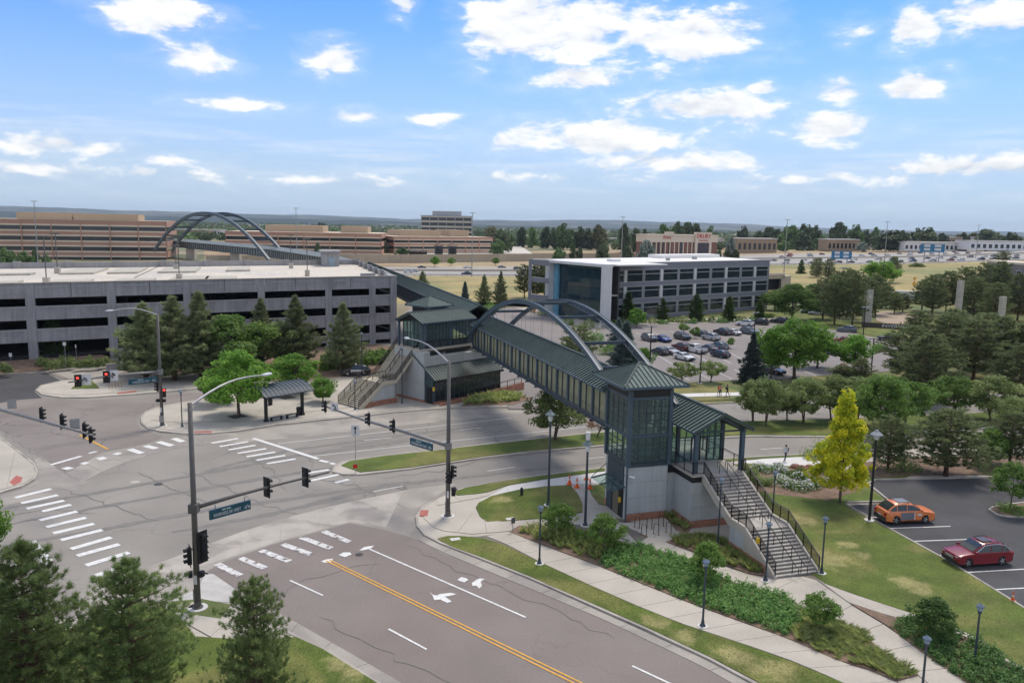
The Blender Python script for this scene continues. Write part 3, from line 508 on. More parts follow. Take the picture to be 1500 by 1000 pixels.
for i, c in enumerate(TC):
    a_, b_ = Vector(hw_point(c, 0)), Vector(hw_point(c, 1)); f0 = Vector((*G(c[0], c[1]), .02)); far = b_*1.35; far.z = c[4]*1.15+.02; far2 = b_*2.4; far2.z = -.2
    sl.v += [tuple(f0), tuple(a_+Vector((0, 0, .02)))]; rr.v += [tuple(a_+Vector((0, 0, .05))), tuple(b_+Vector((0, 0, .05)))]; bk.v += [tuple(b_+Vector((0, 0, .01))), tuple(far), tuple(far2)]
n_ = len(TC); sl.f = [(2*i, 2*i+2, 2*i+3, 2*i+1) for i in range(n_-1)]; rr.f = list(sl.f); bk.f = [(3*i+j, 3*i+3+j, 3*i+4+j, 3*i+1+j) for i in range(n_-1) for j in (0, 1)]
sl.mi = [0]*len(sl.f); rr.mi = [0]*len(rr.f); bk.mi = [0]*len(bk.f)
struct('field_slope', sl, FIELD); struct('far_ground', bk, mat('dry_upland_ground', (.36, .28, .16), .95, n=(.02, .2), n2=(.2, .15), col2=(.25, .15, .09), c2=(.012, .5, .6)))
motorway = struct('motorway', rr, mat('pale_motorway_concrete', (.33, .305, .275), .9, n=(.01, .1), n2=(.1, .08)))
def ground_z(px, dep):
    c = hwcol(px); a, b = hw_point(c, 0)[1], hw_point(c, 1)[1]
    return float(np.interp(dep, [a, b, b*1.35, b*2.4], [c[4], c[4], c[4]*1.15, 0]))
MED = mat('tan_median_barrier', (.42, .37, .29), .9)
for t in (.2, .8):
    for i in range(n_-1): a_, b_ = Vector(hw_point(TC[i], t)), Vector(hw_point(TC[i+1], t)); d_ = (b_-a_).normalized(); q_ = Vector((-d_.y, d_.x, 0))*.2; z_ = Vector((0, 0, .07)); part('lane_line', MB().add([a_+q_+z_, b_+q_+z_, b_-q_+z_, a_-q_+z_], [(3, 2, 1, 0)]), PAINT, motorway)
for i in range(n_-1): part('median_barrier', MB().beam(Vector(hw_point(TC[i], .5))+Vector((0, 0, .5)), Vector(hw_point(TC[i+1], .5))+Vector((0, 0, .5)), .5, .9), MED, motorway)
pr_ = MB()
for i in range(1, n_-1):
    p, q = Vector(hw_point(TC[i], -.02))+Vector((0, 0, .75)), Vector(hw_point(TC[i+1], -.02))+Vector((0, 0, .75)); pr_.beam(p, q, .15, .35); n = int((q-p).length/7)
    for k in range(n): r_ = p.lerp(q, k/n); pr_.bb(r_.x-.12, r_.x+.12, r_.y-.12, r_.y+.12, r_.z-.8, r_.z+.1)
tag(part('guard_rail', pr_, GALV), 'long steel guard rail edging the motorway above the golden field', 'guard rail')
rw = MB(); a, b, c = G(400, 392), G(600, 391), G(800, 391.5)
p0, p1 = Vector((*G(300, 389), 0)), Vector((*G(960, 380.5), 0)); nseg = 46
rwall = tag(link('retaining_wall', None), 'long tan retaining wall along the far side of the motorway', 'wall')
for k in range(nseg):
    a_, b_ = p0.lerp(p1, k/nseg), p0.lerp(p1, (k+.985)/nseg); part('wall_panel', MB().beam((a_.x, a_.y+2, 2.6), (b_.x, b_.y+2, 2.6), .5, 5.2), mat('tan_precast_concrete', (.42, .36, .27), .9, n=(.05, .08), streak=.08), rwall)

# ================================================================ footbridge station, near end
TH = rad(17.5); OX, OY = 10.0, 65.8
def stn(a, b): return (OX+a*math.cos(TH)-b*math.sin(TH), OY+a*math.sin(TH)+b*math.cos(TH))
def glaze(parent, p0, p1, z0, z1, nc, nr, fm=STEEL, gm_=None, w=.07, d=.09, pane='pane', heavy=None):
    """glazed wall from p0 to p1: every pane and every bar its own piece"""
    gm_ = gm_ or GLASS; p0, p1 = Vector(p0), Vector(p1); L_ = (p1-p0).length; rz = math.atan2(p1.y-p0.y, p1.x-p0.x); cw = L_/nc; ch = (z1-z0)/nr
    pm = MB().box((0, 0, 0), (cw-w*.6, .012, ch-w*.6)).mesh(pane, gm_)
    vm = MB().box((0, 0, 0), (w, d, z1-z0)).mesh('mullion', fm); hm = MB().box((0, 0, 0), (L_, d*.8, w*.8)).mesh('glazing_bar', fm)
    for i in range(nc):
        for j in range(nr):
            q = p0.lerp(p1, (i+.5)/nc); link(pane, pm, parent, (q.x, q.y, z0+(j+.5)*ch), rz)
    for i in range(nc+1): q = p0.lerp(p1, i/nc); link('mullion', vm, parent, (q.x, q.y, (z0+z1)/2), rz)
    q = p0.lerp(p1, .5)
    for j in range(nr+1): link('glazing_bar', hm, parent, (q.x, q.y, z0+j*ch), rz)
def gable_roof(parent, axis, t0, t1, e0, e1, ze, zr, seam=.5, th=.10, m=None, both=True, ridge=None):
    """standing seam gable roof; ridge along 'a' or 'b'; e0,e1 are the eaves, ze/zr eave and ridge heights"""
    m = m or ROOFG; mid = (e0+e1)/2 if ridge is None else ridge
    P = (lambda t, e, z: (t, e, z)) if axis == 'a' else (lambda t, e, z: (e, t, z))
    for e in (e0, e1):
        mb = MB(); q = [P(t0, e, ze), P(t1, e, ze), P(t1, mid, zr), P(t0, mid, zr)]; vs = q+[(x, y, z-th) for x, y, z in q]
        mb.add(vs, [(0, 1, 2, 3), (7, 6, 5, 4), (0, 4, 5, 1), (1, 5, 6, 2), (3, 2, 6, 7), (0, 3, 7, 4)]); part('roof_slope', mb, m, parent)
        n = max(2, int((t1-t0)/seam)); L_ = math.hypot(mid-e, zr-ze)
        sm = MB().beam((0, 0, 0), (0, mid-e, zr-ze) if axis == 'a' else (mid-e, 0, zr-ze), .10, .11).mesh('roof_seam', SEAM)
        for k in range(n+1): link('roof_seam', sm, parent, P(t0+(t1-t0)*k/n, e, ze+.05))
        part('gutter', MB().beam(P(t0, e, ze-.06), P(t1, e, ze-.06), .14, .16), STEELB, parent)
    part('ridge_cap', MB().beam(P(t0, mid, zr+.04), P(t1, mid, zr+.04), .3, .1), SEAM, parent)
def hip_roof(parent, a0, a1, b0, b1, ze, zr, seam=.42, m=None):
    m = m or ROOFG; c = ((a0+a1)/2, (b0+b1)/2, zr); P = [(a0, b0, ze), (a1, b0, ze), (a1, b1, ze), (a0, b1, ze)]
    for i in range(4):
        p, q = Vector(P[i]), Vector(P[(i+1) % 4]); part('roof_slope', MB().add([p, q, c, (p.x, p.y, ze-.12), (q.x, q.y, ze-.12), (c[0], c[1], zr-.14)], [(0, 1, 2), (5, 4, 3), (0, 3, 4, 1), (1, 4, 5, 2), (2, 5, 3, 0)]), m, parent)
        n = int((q-p).length/seam); cv = Vector(c); mid = p.lerp(q, .5)
        for k in range(1, n):
            t = k/n; s_ = p.lerp(q, t); u = min(t, 1-t)*2; e = s_+(cv-mid)*u; part('roof_seam', MB().beam(s_+Vector((0, 0, .04)), e+Vector((0, 0, .04)), .06, .09), SEAM, parent)
        part('hip_cap', MB().beam(p+Vector((0, 0, .05)), cv+Vector((0, 0, .05)), .16, .1), SEAM, parent)
        part('fascia', MB().beam(p-Vector((0, 0, .12)), q-Vector((0, 0, .12)), .12, .2), STEELB, parent)
def panels(parent, p0, p1, z0, z1, nc, nr, m, th=.05, gap=.02, name='wall_panel', off=0.):
    p0, p1 = Vector(p0), Vector(p1); L_ = (p1-p0).length; rz = math.atan2(p1.y-p0.y, p1.x-p0.x); cw, ch = L_/nc, (z1-z0)/nr
    me = MB().box((0, 0, 0), (cw-gap, th, ch-gap)).mesh(name, m)
    for i in range(nc):
        for j in range(nr): q = p0.lerp(p1, (i+.5)/nc); link(name, me, parent, (q.x, q.y, z0+(j+.5)*ch), rz)
def bricks(parent, p0, p1, z0, z1, th=.06, bl=.6, bh=.2):
    """brick plinth course, blocks laid in bond"""
    p0, p1 = Vector(p0), Vector(p1); L_ = (p1-p0).length; rz = math.atan2(p1.y-p0.y, p1.x-p0.x); nr = max(1, round((z1-z0)/bh)); n = max(1, round(L_/bl)); me = MB().box((0, 0, 0), (L_/n-.02, th, (z1-z0)/nr-.015)).mesh('brick', BRICKC)
    for j in range(nr):
        for i in range(n): q = p0.lerp(p1, (i+.5)/n); link('brick', me, parent, (q.x, q.y, z0+(j+.5)*(z1-z0)/nr), rz)
def railing(parent, pts, h=1.05, step=1.2, mesh_=True, name='railing'):
    """one run of railing along 3D points: top rail, bottom rail, posts, dark mesh infill"""
    pts = [Vector(p) for p in pts]; H = Vector((0, 0, h)); mb = MB()
    for i in range(len(pts)-1):
        a, b = pts[i], pts[i+1]; mb.beam(a+H, b+H, .06, .06); mb.beam(a+Vector((0, 0, .14)), b+Vector((0, 0, .14)), .04, .04); mb.beam(a+H*.86, b+H*.86, .03, .03)
        n = max(1, round((b-a).length/step))
        for k in range(n+1): q = a.lerp(b, k/n); part('railing_post', MB().beam(q, q+H, .06, .06), BLACK, parent)
        if mesh_: part('mesh_infill', MB().add([a+Vector((0, 0, .16)), b+Vector((0, 0, .16)), b+H*.84, a+H*.84], [(0, 1, 2, 3)]), MESHM, parent)
    part('handrail', mb, BLACK, parent)
def mesh_mat():
    m = bpy.data.materials.new('woven_wire_infill'); m.use_nodes = True; nt = m.node_tree; N, L = nt.nodes, nt.links; N.clear()
    t = N.new('ShaderNodeBsdfTransparent'); d = N.new('ShaderNodeBsdfDiffuse'); d.inputs[0].default_value = (.012, .012, .013, 1); mx = N.new('ShaderNodeMixShader'); mx.inputs[0].default_value = .55
    L.new(t.outputs[0], mx.inputs[1]); L.new(d.outputs[0], mx.inputs[2]); o = N.new('ShaderNodeOutputMaterial'); L.new(mx.outputs[0], o.inputs[0]); return m
MESHM = mesh_mat()
def stair(parent, x0, x1, y0, z0, y1, z1, n, axis='b', name='step'):
    """n risers from (y0,z0) up to (y1,z1)"""
    t = (y1-y0)/n; r = (z1-z0)/n; mb = MB(); mb2 = MB()
    for k in range(n):
        zc = z0+(k+1)*r; yc = y0+(k+.5)*t
        c, d = (((x0+x1)/2, yc, zc-.03), (abs(x1-x0), abs(t)*1.02, .06)) if axis == 'b' else ((yc, (x0+x1)/2, zc-.03), (abs(t)*1.02, abs(x1-x0), .06))
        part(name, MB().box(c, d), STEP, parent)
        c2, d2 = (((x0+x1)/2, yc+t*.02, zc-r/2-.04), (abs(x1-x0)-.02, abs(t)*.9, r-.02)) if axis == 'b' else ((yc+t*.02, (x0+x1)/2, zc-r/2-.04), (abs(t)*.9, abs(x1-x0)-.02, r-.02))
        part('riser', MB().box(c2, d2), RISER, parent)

T = thing('elevator_tower', 'glazed lift tower with a green pyramid roof at the street end of the footbridge', 'elevator tower', (OX, OY, .12), TH)
a1, b1 = 3.75, 4.5
part('core_wall', MB().bb(.06, a1-.06, .06, b1-.06, 0, 4.7), WALLG, T)
bricks(T, (-.02, -.03), (a1+.02, -.03), 0, .6); bricks(T, (a1+.03, 0), (a1+.03, b1), 0, .6); bricks(T, (-.03, 3.6), (-.03, b1), 0, .6)
panels(T, (.02, .03), (a1, .03), .62, 4.7, 1, 3, WALLG); panels(T, (a1-.03, 0), (a1-.03, b1), .62, 4.7, 2, 3, WALLG); panels(T, (.03, .02), (.03, .7), 0, 4.7, 1, 1, WALLG); panels(T, (.03, 4.1), (.03, 4.5), 0, 4.7, 1, 1, WALLG)
# lift entrance on the street side under a glass canopy
part('door_recess', MB().bb(-.04, .06, .75, 4.05, .02, 2.6), BLACK, T)
part('lift_door', MB().bb(-.06, 0, 1.6, 2.7, .05, 2.3), mat('brushed_tan_metal', (.23, .20, .16), .45, metal=.5), T)
part('door_frame', MB().bb(-.09, .03, 2.85, 4.0, .05, 2.45), STEEL, T); part('louvre_panel', MB().bb(-.05, .05, .75, 4.05, 2.75, 4.6), STEEL, T)
part('canopy', MB().add([(-1.5, .5, 2.7), (-1.5, 4.3, 2.7), (0, 4.3, 2.95), (0, .5, 2.95), (-1.5, .5, 2.64), (-1.5, 4.3, 2.64), (0, 4.3, 2.89), (0, .5, 2.89)], [(0, 3, 2, 1), (4, 5, 6, 7), (0, 1, 5, 4), (1, 2, 6, 5), (2, 3, 7, 6), (3, 0, 4, 7)]), GLASS, T)
for y in (.5, 2.4, 4.3): part('canopy_beam', MB().beam((-1.5, y, 2.6), (.02, y, 2.86), .09, .12), STEELB, T); part('tie_rod', MB().tube([(-1.4, y, 2.75), (0, y, 3.9)], .03), STEEL, T)
part('yellow_call_box', MB().bb(-.2, -.06, 1.0, 1.25, 1.3, 1.75), mat('yellow_enamel', (.75, .48, .03), .5), T)
part('rain_pipe', MB().tube([(-.12, -.1, 0), (-.12, -.1, 11.2)], .07), STEELB, T); part('camera_unit', MB().tube([(.1, -.1, 3.95), (.5, -.35, 3.9)], .09), mat('white_plastic', (.75, .75, .75), .5), T)
part('steel_band', MB().bb(-.08, a1+.08, -.08, b1+.08, 4.7, 5.02), STEEL, T)
for (x, y) in ((0, 0), (a1, 0), (0, b1), (a1, b1)): part('corner_post', MB().bb(x-.16, x+.16, y-.16, y+.16, 4.72, 11.3), STEELB, T)
glaze(T, (.16, -.03), (a1-.16, -.03), 5.1, 7.25, 5, 4); glaze(T, (.16, -.03), (a1-.16, -.03), 7.5, 10.5, 5, 5)
glaze(T, (-.03, b1-.16), (-.03, .16), 5.1, 7.25, 4, 4); glaze(T, (-.03, b1-.16), (-.03, .16), 7.5, 10.5, 4, 5)
glaze(T, (a1+.03, .16), (a1+.03, b1-.16), 5.1, 7.25, 5, 2); glaze(T, (a1+.03, .16), (a1+.03, b1-.16), 7.5, 10.5, 5, 3)
for z in (7.38, 10.62): part('ring_beam', MB().bb(-.1, a1+.1, -.1, .02, z-.11, z+.11).bb(-.1, .02, 0, b1, z-.11, z+.11).bb(a1-.02, a1+.1, 0, b1, z-.11, z+.11), STEELB, T)
part('fascia_box', MB().bb(-.12, a1+.12, -.12, b1+.12, 10.75, 11.72), BLACK, T)
part('inner_floor', MB().bb(.1, a1-.1, .1, b1-.1, 7.28, 7.42), CONC, T)
part('lift_car', MB().bb(1.4, 3.2, 1.3, 3.2, 5.1, 7.2), mat('steel_lift_car', (.25, .27, .27), .4, metal=.5), T)
for x, y in ((1.1, 1.1), (3.3, 1.1), (1.1, 3.4), (3.3, 3.4)): part('shaft_post', MB().bb(x-.09, x+.09, y-.09, y+.09, 5, 10.7), STEEL, T)
for z in (6.2, 8.4, 9.6): part('shaft_brace', MB().beam((1.1, 1.1, z), (3.3, 1.1, z), .1).beam((1.1, 1.1, z-.9), (1.1, 3.4, z+.5), .07), STEEL, T)
hip_roof(T, -1.15, 4.75, -1.15, 5.6, 11.85, 13.3)

def footbridge(name, label, origin, rz, L_, wide=4.2, zf=7.05, ze=10.45, zr=11.75, bay=3.2, far_side=True, seam=.62, simple=False, panelm=None, b0=0.):
    R = thing(name, label, 'footbridge', origin, rz); pm = panelm or SCREEN
    n = max(1, round((L_-b0)/bay)); bay = (L_-b0)/n
    part('deck', MB().bb(0, wide, b0, L_, zf+.12, zf+.36), CONC, R)
    for x in (0, wide):
        part('bottom_chord', MB().bb(x-.18, x+.18, b0, L_, zf, zf+.14).bb(x-.07, x+.07, b0, L_, zf+.14, zf+.5), STEEL, R); part('top_chord', MB().bb(x-.15, x+.15, b0, L_, ze-.34, ze-.04), STEELB, R)
    post = MB().bb(-.13, .13, -.15, .15, zf+.4, ze-.34).mesh('post', STEELB); thin = MB().bb(-.04, .04, -.05, .05, zf+.4, ze-.34).mesh('mullion', STEEL)
    pan = MB().bb(-.02, .02, -bay*.5/2+.09, bay*.5/2-.09, zf+.5, ze-.4).mesh('screen_panel', pm); br = MB().bb(-.35, .35, -.12, .12, zf-.14, zf).mesh('deck_bracket', STEEL)
    wire = MB(); dark = MB().bb(-.03, .03, -.14, .14, zf+.4, ze-.34).mesh('pier_panel', BLACK)
    for x in (0, wide):
        s = -1 if x == 0 else 1
        for k in range(n+1):
            y = b0+k*bay; link('post', post, R, (x+s*.05, y, 0))
            if not simple and x == 0: link('deck_bracket', br, R, (x, y, 0))
            if k < n:
                link('mullion', thin, R, (x+s*.03, y+bay*.55, 0)); link('pier_panel', dark, R, (x, y+.32, 0))
                for t in (.32, .79): link('screen_panel', pan, R, (x-s*.05, y+bay*t, 0))
        if not simple:
            for z in (.75, 1.0, 1.25): part('guard_wire', MB().bb(x+s*.09-.012, x+s*.09+.012, b0, L_, zf+z-.015, zf+z+.015), STEEL, R)
    gable_roof(R, 'b', b0, L_, -.45, wide+.45, ze, zr, seam)
    return R
B = footbridge('footbridge', 'covered footbridge with olive screens and green metal roof crossing the road under the near arch', (OX, OY, .1), TH, 52, b0=4.6)
def arch(parent, z0f, b_a, b_b, xs_, w, h, n=44, mstl=None, cross=(), zfoot=7.2):
    for x in xs_:
        mb = MB(); ring = []
        for i in range(n+1):
            b = b_a[xs_.index(x)]+(b_b-b_a[xs_.index(x)])*i/n; z = z0f(b); dz = (z0f(b+.1)-z0f(b-.1))/.2; nn = Vector((0, -dz, 1)).normalized()
            for sx_, sn in ((-1, -1), (1, -1), (1, 1), (-1, 1)): ring.append((x+sx_*w/2, b+nn.y*sn*h/2, z+nn.z*sn*h/2))
        mb.v = ring
        for i in range(n):
            for j in range(4): mb.f.append((i*4+j, i*4+(j+1) % 4, i*4+4+(j+1) % 4, i*4+4+j)); mb.mi.append(0)
        mb.f += [(3, 2, 1, 0), (n*4, n*4+1, n*4+2, n*4+3)]; mb.mi += [0, 0]; part('arch_rib', mb, mstl or STEELB, parent)
        # raised flange lines along the rib
        fl = MB()
        for i in range(n):
            c = [Vector(ring[i*4+3]), Vector(ring[i*4+7]), Vector(ring[i*4+2]), Vector(ring[i*4+6])]; fl.beam(c[0]+Vector((0, 0, .03)), c[1]+Vector((0, 0, .02)), .07, .07).beam(c[2]+Vector((0, 0, .02)), c[3]+Vector((0, 0, .02)), .07, .07)
        part('rib_flange', fl, STEELB, parent)
    for b in cross: part('cross_beam', MB().beam((xs_[0], b, z0f(b)), (xs_[1], b, z0f(b)), .24, .3), STEEL, parent)
    for i in range(len(cross)-1):
        p, q = cross[i], cross[i+1]; m_ = .55
        part('brace_rod', MB().tube([(xs_[0]+m_, p, z0f(p)), (xs_[0]+m_, q, z0f(q))], .05, 5).tube([(xs_[1]-m_, p, z0f(p)), (xs_[1]-m_, q, z0f(q))], .05, 5), STEEL, parent)
        for t in np.linspace(.1, .9, 6):
            b = p+(q-p)*t
            for xx, s in ((xs_[0], 1), (xs_[1], -1)): part('ladder_rung', MB().tube([(xx, b, z0f(b)), (xx+s*m_, b, z0f(b))], .035, 4), STEEL, parent)
zn = lambda b: 16.1-.0103*(b-25.5)**2
arch(B, zn, [4.75, .6], 54.1, [-.42, 4.62], .34, .42, cross=(48, 41.5, 33.5, 25.5, 17.5, 10.5, 6))
for k in range(1, 14):
    b = 4.6+k*3.4
    if b < 50:
        for x in (-.42, 4.62): part('hanger_cable', MB().tube([(x, b, 7.1), (x, b, zn(b)-.2)], .012, 4), STEEL, B)

# entrance hall, platform and the long stair
Hh = thing('entrance_hall', 'glazed gabled entrance hall on a grey walled platform beside the lift tower', 'entrance hall', (OX, OY, .12), TH)
part('platform_wall', MB().bb(4.62, 9.4, -2.72, 5.4, 0, 3.9), WALLG, Hh)
panels(Hh, (4.58, 5.4), (4.58, -2.75), .6, 3.95, 3, 2, WALLG); panels(Hh, (4.6, -2.77), (5.45, -2.77), .6, 3.95, 1, 3, WALLG); panels(Hh, (5.45, -2.77), (9.4, -2.77), .6, 3.95, 2, 3, WALLG)
part('return_wall', MB().bb(3.82, 4.6, .3, 5, 0, 4.0), WALLG, Hh)
bricks(Hh, (4.53, 5.4), (4.53, -2.8), 0, .58); bricks(Hh, (4.5, -2.83), (9.4, -2.83), 0, .58)
part('platform_band', MB().bb(4.5, 9.5, -2.86, 5.4, 3.92, 4.42).bb(3.8, 4.5, .2, 5, 3.92, 4.4), BLACK, Hh)
part('platform_slab', MB().bb(4.42, 9.62, -2.98, 5.5, 4.42, 4.56), CONC, Hh)
for x in (5.05, 9.45):
    part('porch_post', MB().bb(x-.17, x+.17, -2.45, -2.11, 4.56, 8.2), STEELB, Hh); part('hall_post', MB().bb(x-.15, x+.15, .65, .95, 4.56, 8.2), STEEL, Hh); part('hall_post', MB().bb(x-.15, x+.15, 4.8, 5.1, 4.56, 8.2), STEEL, Hh)
    part('eave_beam', MB().bb(x-.12, x+.12, -2.6, 5.4, 7.95, 8.22), STEEL, Hh)
glaze(Hh, (5.05, 5.0), (5.05, .8), 4.6, 7.9, 4, 3); glaze(Hh, (9.45, 5.0), (9.45, .8), 4.6, 7.9, 4, 3)
glaze(Hh, (5.15, .8), (9.35, .8), 6.75, 7.9, 6, 1); glaze(Hh, (5.15, .82), (6.4, .82), 4.6, 6.7, 2, 1); glaze(Hh, (8.0, .82), (9.35, .82), 4.6, 6.7, 2, 2)
part('door_leaf', MB().bb(6.45, 6.52, .8, .9, 4.6, 6.7).bb(7.15, 7.22, .8, .9, 4.6, 6.7).bb(6.45, 7.2, .8, .9, 6.6, 6.7), BLACK, Hh); part('door_leaf', MB().bb(7.25, 7.32, .8, .9, 4.6, 6.7).bb(7.9, 7.97, .8, .9, 4.6, 6.7).bb(7.25, 7.95, .8, .9, 6.6, 6.7), BLACK, Hh)
part('gable_truss', MB().beam((5.05, -2.3, 8.05), (7.25, -2.3, 9.2), .14, .2).beam((7.25, -2.3, 9.2), (9.45, -2.3, 8.05), .14, .2).beam((5.05, -2.3, 8.0), (9.45, -2.3, 8.0), .1, .14), STEEL, Hh)
part('gable_glazing', MB().extrude([(5.2, 7.92), (9.3, 7.92), (7.25, 9.1)], .76, .8, 'y'), GLASS, Hh)
for x in (6.2, 7.25, 8.3): part('gable_bar', MB().bb(x-.05, x+.05, .7, .82, 7.9, 9.2-abs(x-7.25)*.55), BLACK, Hh)
gable_roof(Hh, 'b', -2.95, 5.6, 4.45, 10.05, 8.2, 9.62, .52)
part('link_roof', MB().bb(3.8, 4.7, .8, 4.6, 7.0, 7.25), ROOFG, Hh)
part('link_glass', MB().bb(3.9, 4.85, .72, .76, 4.6, 7.0), GLASS, Hh)
railing(Hh, [(4.55, 4.6, 4.56), (4.55, -2.85, 4.56), (5.55, -2.85, 4.56)], mesh_=False, step=1.4); railing(Hh, [(9.5, .6, 4.56), (9.5, -2.85, 4.56), (9.15, -2.85, 4.56)], mesh_=False, step=1.4)

ST = thing('entrance_stair', 'long two-flight concrete stair with black railings down to the lawn path', 'stairs', (OX, OY, .12), TH)
xa, xb = 5.62, 9.1
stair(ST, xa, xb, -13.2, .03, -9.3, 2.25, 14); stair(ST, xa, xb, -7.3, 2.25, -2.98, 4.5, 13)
part('landing', MB().bb(xa, xb, -9.3, -7.3, 2.12, 2.27), STEP, ST); part('landing_wall', MB().bb(xa-.1, xb+.1, -9.3, -7.35, 0, 2.12), WALLG, ST)
for x in (xa-.13, xb+.13):
    part('stringer', MB().extrude([(-13.3, 0), (-9.3, 0), (-9.3, 2.42), (-13.3, .2)], x-.12, x+.12).extrude([(-9.3, 1.9), (-7.3, 1.9), (-7.3, 2.42), (-9.3, 2.42)], x-.118, x+.118).extrude([(-7.3, 1.7), (-2.9, 4.0), (-2.9, 4.62), (-7.3, 2.42)], x-.12, x+.12), CONC, ST)
    part('side_wall', MB().extrude([(-12.6, .0), (-7.3, 0), (-7.3, 1.9), (-9.3, 1.9), (-12.6, .2)], x-.08, x+.08), WALLG, ST)
bricks(ST, (xa-.28, -12.2), (xa-.28, -7.35), 0, .6); bricks(ST, (xa-.1, -7.28), (7.2, -7.28), 0, .6)
for x in (xa-.13, xb+.13): railing(ST, [(x, -13.2, .25), (x, -9.3, 2.45), (x, -7.3, 2.45), (x, -2.95, 4.65)], 1.0, 1.15)
for x in (7.0, 7.75):
    for P_ in ([(x, -13.45, .0), (x, -9.2, 2.3)], [(x, -7.6, 2.25), (x, -2.9, 4.55)]):
        a_, b_ = Vector(P_[0]), Vector(P_[1]); Hv = Vector((0, 0, .92)); part('handrail', MB().tube([a_+Vector((0, -.35, .45)), a_+Vector((0, -.35, .9)), a_+Hv, b_+Hv, b_+Vector((0, .35, .92)), b_+Vector((0, .35, .4))], .03), BLACK, ST)
        if x < 7.5 or 1:
            for k in range(4): q = a_.lerp(b_, (k+.3)/3.6) if k < 3 else b_; part('railing_post', MB().tube([q-Vector((0, 0, .1)), q+Hv], .028), BLACK, ST)
part('yellow_call_box', MB().bb(xa-.35, xa-.15, -11.2, -11.0, 1.9, 2.3), MATS['yellow_enamel'], ST)

# ================================================================ middle station
NX, NY = -10.57, 108.65; MR = rad(47)
def msp(x, y): return (NX+x*math.cos(MR)-y*math.sin(MR), NY+x*math.sin(MR)+y*math.cos(MR))
S = thing('middle_station', 'dark glazed station house with a sloped metal lean-to roof at the bus stop corner', 'station building', (NX, NY, .14), MR)
part('core_wall', MB().bb(0, 15, 2.05, 8.5, 0, 6.2), WALLG, S)
panels(S, (-.04, 8.5), (-.04, 2.05), .3, 7.0, 2, 3, WALLG); part('side_wall', MB().bb(-.02, 1.0, 2.02, 8.5, .3, 7.0), WALLG, S); bricks(S, (-.06, 8.6), (-.06, 2.0), 0, .3)
panels(S, (13, 2.0), (15.1, 2.0), .8, 6.3, 5, 1, mat('ribbed_grey_cladding', (.25, .26, .28), .7, n=(1, .06)), gap=.06); bricks(S, (13, 1.93), (15.1, 1.93), 0, .8)
glaze(S, (.1, 0), (13, 0), .35, 3.45, 14, 1, w=.12, gm_=GLASSD); glaze(S, (.1, -.03), (13, -.03), 1.3, 2.6, 28, 1, w=.05, gm_=GLASSD, d=.05); part('plinth', MB().bb(0, 13, -.06, 2, 0, .36), BRICKC, S)
part('gable_panel', MB().extrude([(0, 0), (2, 0), (2, 4.9), (0, 3.5)], 0, .08), STEEL, S)
part('door', MB().bb(-.06, .02, .5, 1.5, .05, 2.2), BLACK, S); glaze(S, (-.04, 1.9), (-.04, .15), 2.4, 3.3, 3, 1, w=.05)
part('inner_wall', MB().bb(.2, 12.8, 1.9, 2.04, 0, 5), mat('dark_inner_wall', (.05, .055, .06), .9), S)
mb = MB().add([(-.25, -.35, 3.45), (13.3, -.35, 3.45), (13.3, 4.6, 6.6), (-.25, 4.6, 6.6), (-.25, -.35, 3.33), (13.3, -.35, 3.33), (13.3, 4.6, 6.48), (-.25, 4.6, 6.48)], [(0, 1, 2, 3), (7, 6, 5, 4), (0, 4, 5, 1), (1, 5, 6, 2), (3, 2, 6, 7), (0, 3, 7, 4)])
part('lean_to_roof', mb, mat('rust_stained_metal_roof', (.115, .14, .13), .75, metal=0, n=(.6, .15), col2=(.22, .17, .09), c2=(.22, .5, .66)), S)
sm = MB().beam((0, -.35, 3.49), (0, 4.6, 6.64), .06, .08).mesh('roof_seam', SEAM)
for k in range(30): link('roof_seam', sm, S, (-.2+k*.462, 0, 0))
part('eave_fascia', MB().bb(-.3, 13.35, -.45, -.33, 3.15, 3.45), BLACK, S)
part('yellow_call_box', MB().bb(-.35, -.15, -.3, -.05, 2.0, 2.5), MATS['yellow_enamel'], S)
# upper room
part('upper_floor', MB().bb(-.1, 10.6, 3.0, 8.4, 6.95, 7.3), CONC, S); part('floor_beam', MB().bb(0, 10.5, 3.1, 3.4, 6.5, 6.93).bb(0, 10.5, 8, 8.3, 6.5, 6.93), BLACK, S)
glaze(S, (1.2, 3.3), (10.4, 3.3), 7.35, 10.9, 14, 3, w=.1); glaze(S, (1.2, 8.1), (10.4, 8.1), 7.35, 10.9, 14, 2, w=.1); glaze(S, (1.2, 8.0), (1.2, 3.4), 7.35, 10.9, 6, 2, w=.1)
part('room_back', MB().bb(3.8, 10.3, 7.6, 7.7, 7.3, 10.8), mat('dark_inner_wall', (0, 0, 0)), S)
part('sill_band', MB().bb(1.1, 10.4, 3.2, 3.28, 7.3, 8.2), STEEL, S)
for x, y in ((.4, 3.2), (.4, 8.1), (1.2, 3.3), (10.4, 3.3), (5.8, 3.25)): part('room_post', MB().bb(x-.14, x+.14, y-.14, y+.14, 7.3, 11.0), STEELB, S)
part('eave_beam', MB().bb(.2, 10.5, 3.0, 3.2, 10.7, 11.0).bb(.2, 10.5, 8.1, 8.3, 10.7, 11), STEEL, S)
gable_roof(S, 'a', .1, 10.6, 2.7, 8.6, 11.0, 12.25, .5)
part('gable_end', MB().extrude([(3, 11), (8.3, 11), (5.65, 12.1)], 1.1, 1.2), BLACK, S)
part('column', MB().bb(9.6, 10.8, 3.2, 4.6, 6.2, 6.95).bb(4.5, 5.1, 3.3, 4, 6.0, 6.95), CONC, S)
part('bearing_block', MB().bb(9.8, 13.8, 1.2, 4.4, 6.25, 6.9), CONC, S)
railing(S, [(0, 3.1, 7.3), (10.3, 3.1, 7.3)], 1.0, 1.3, False)
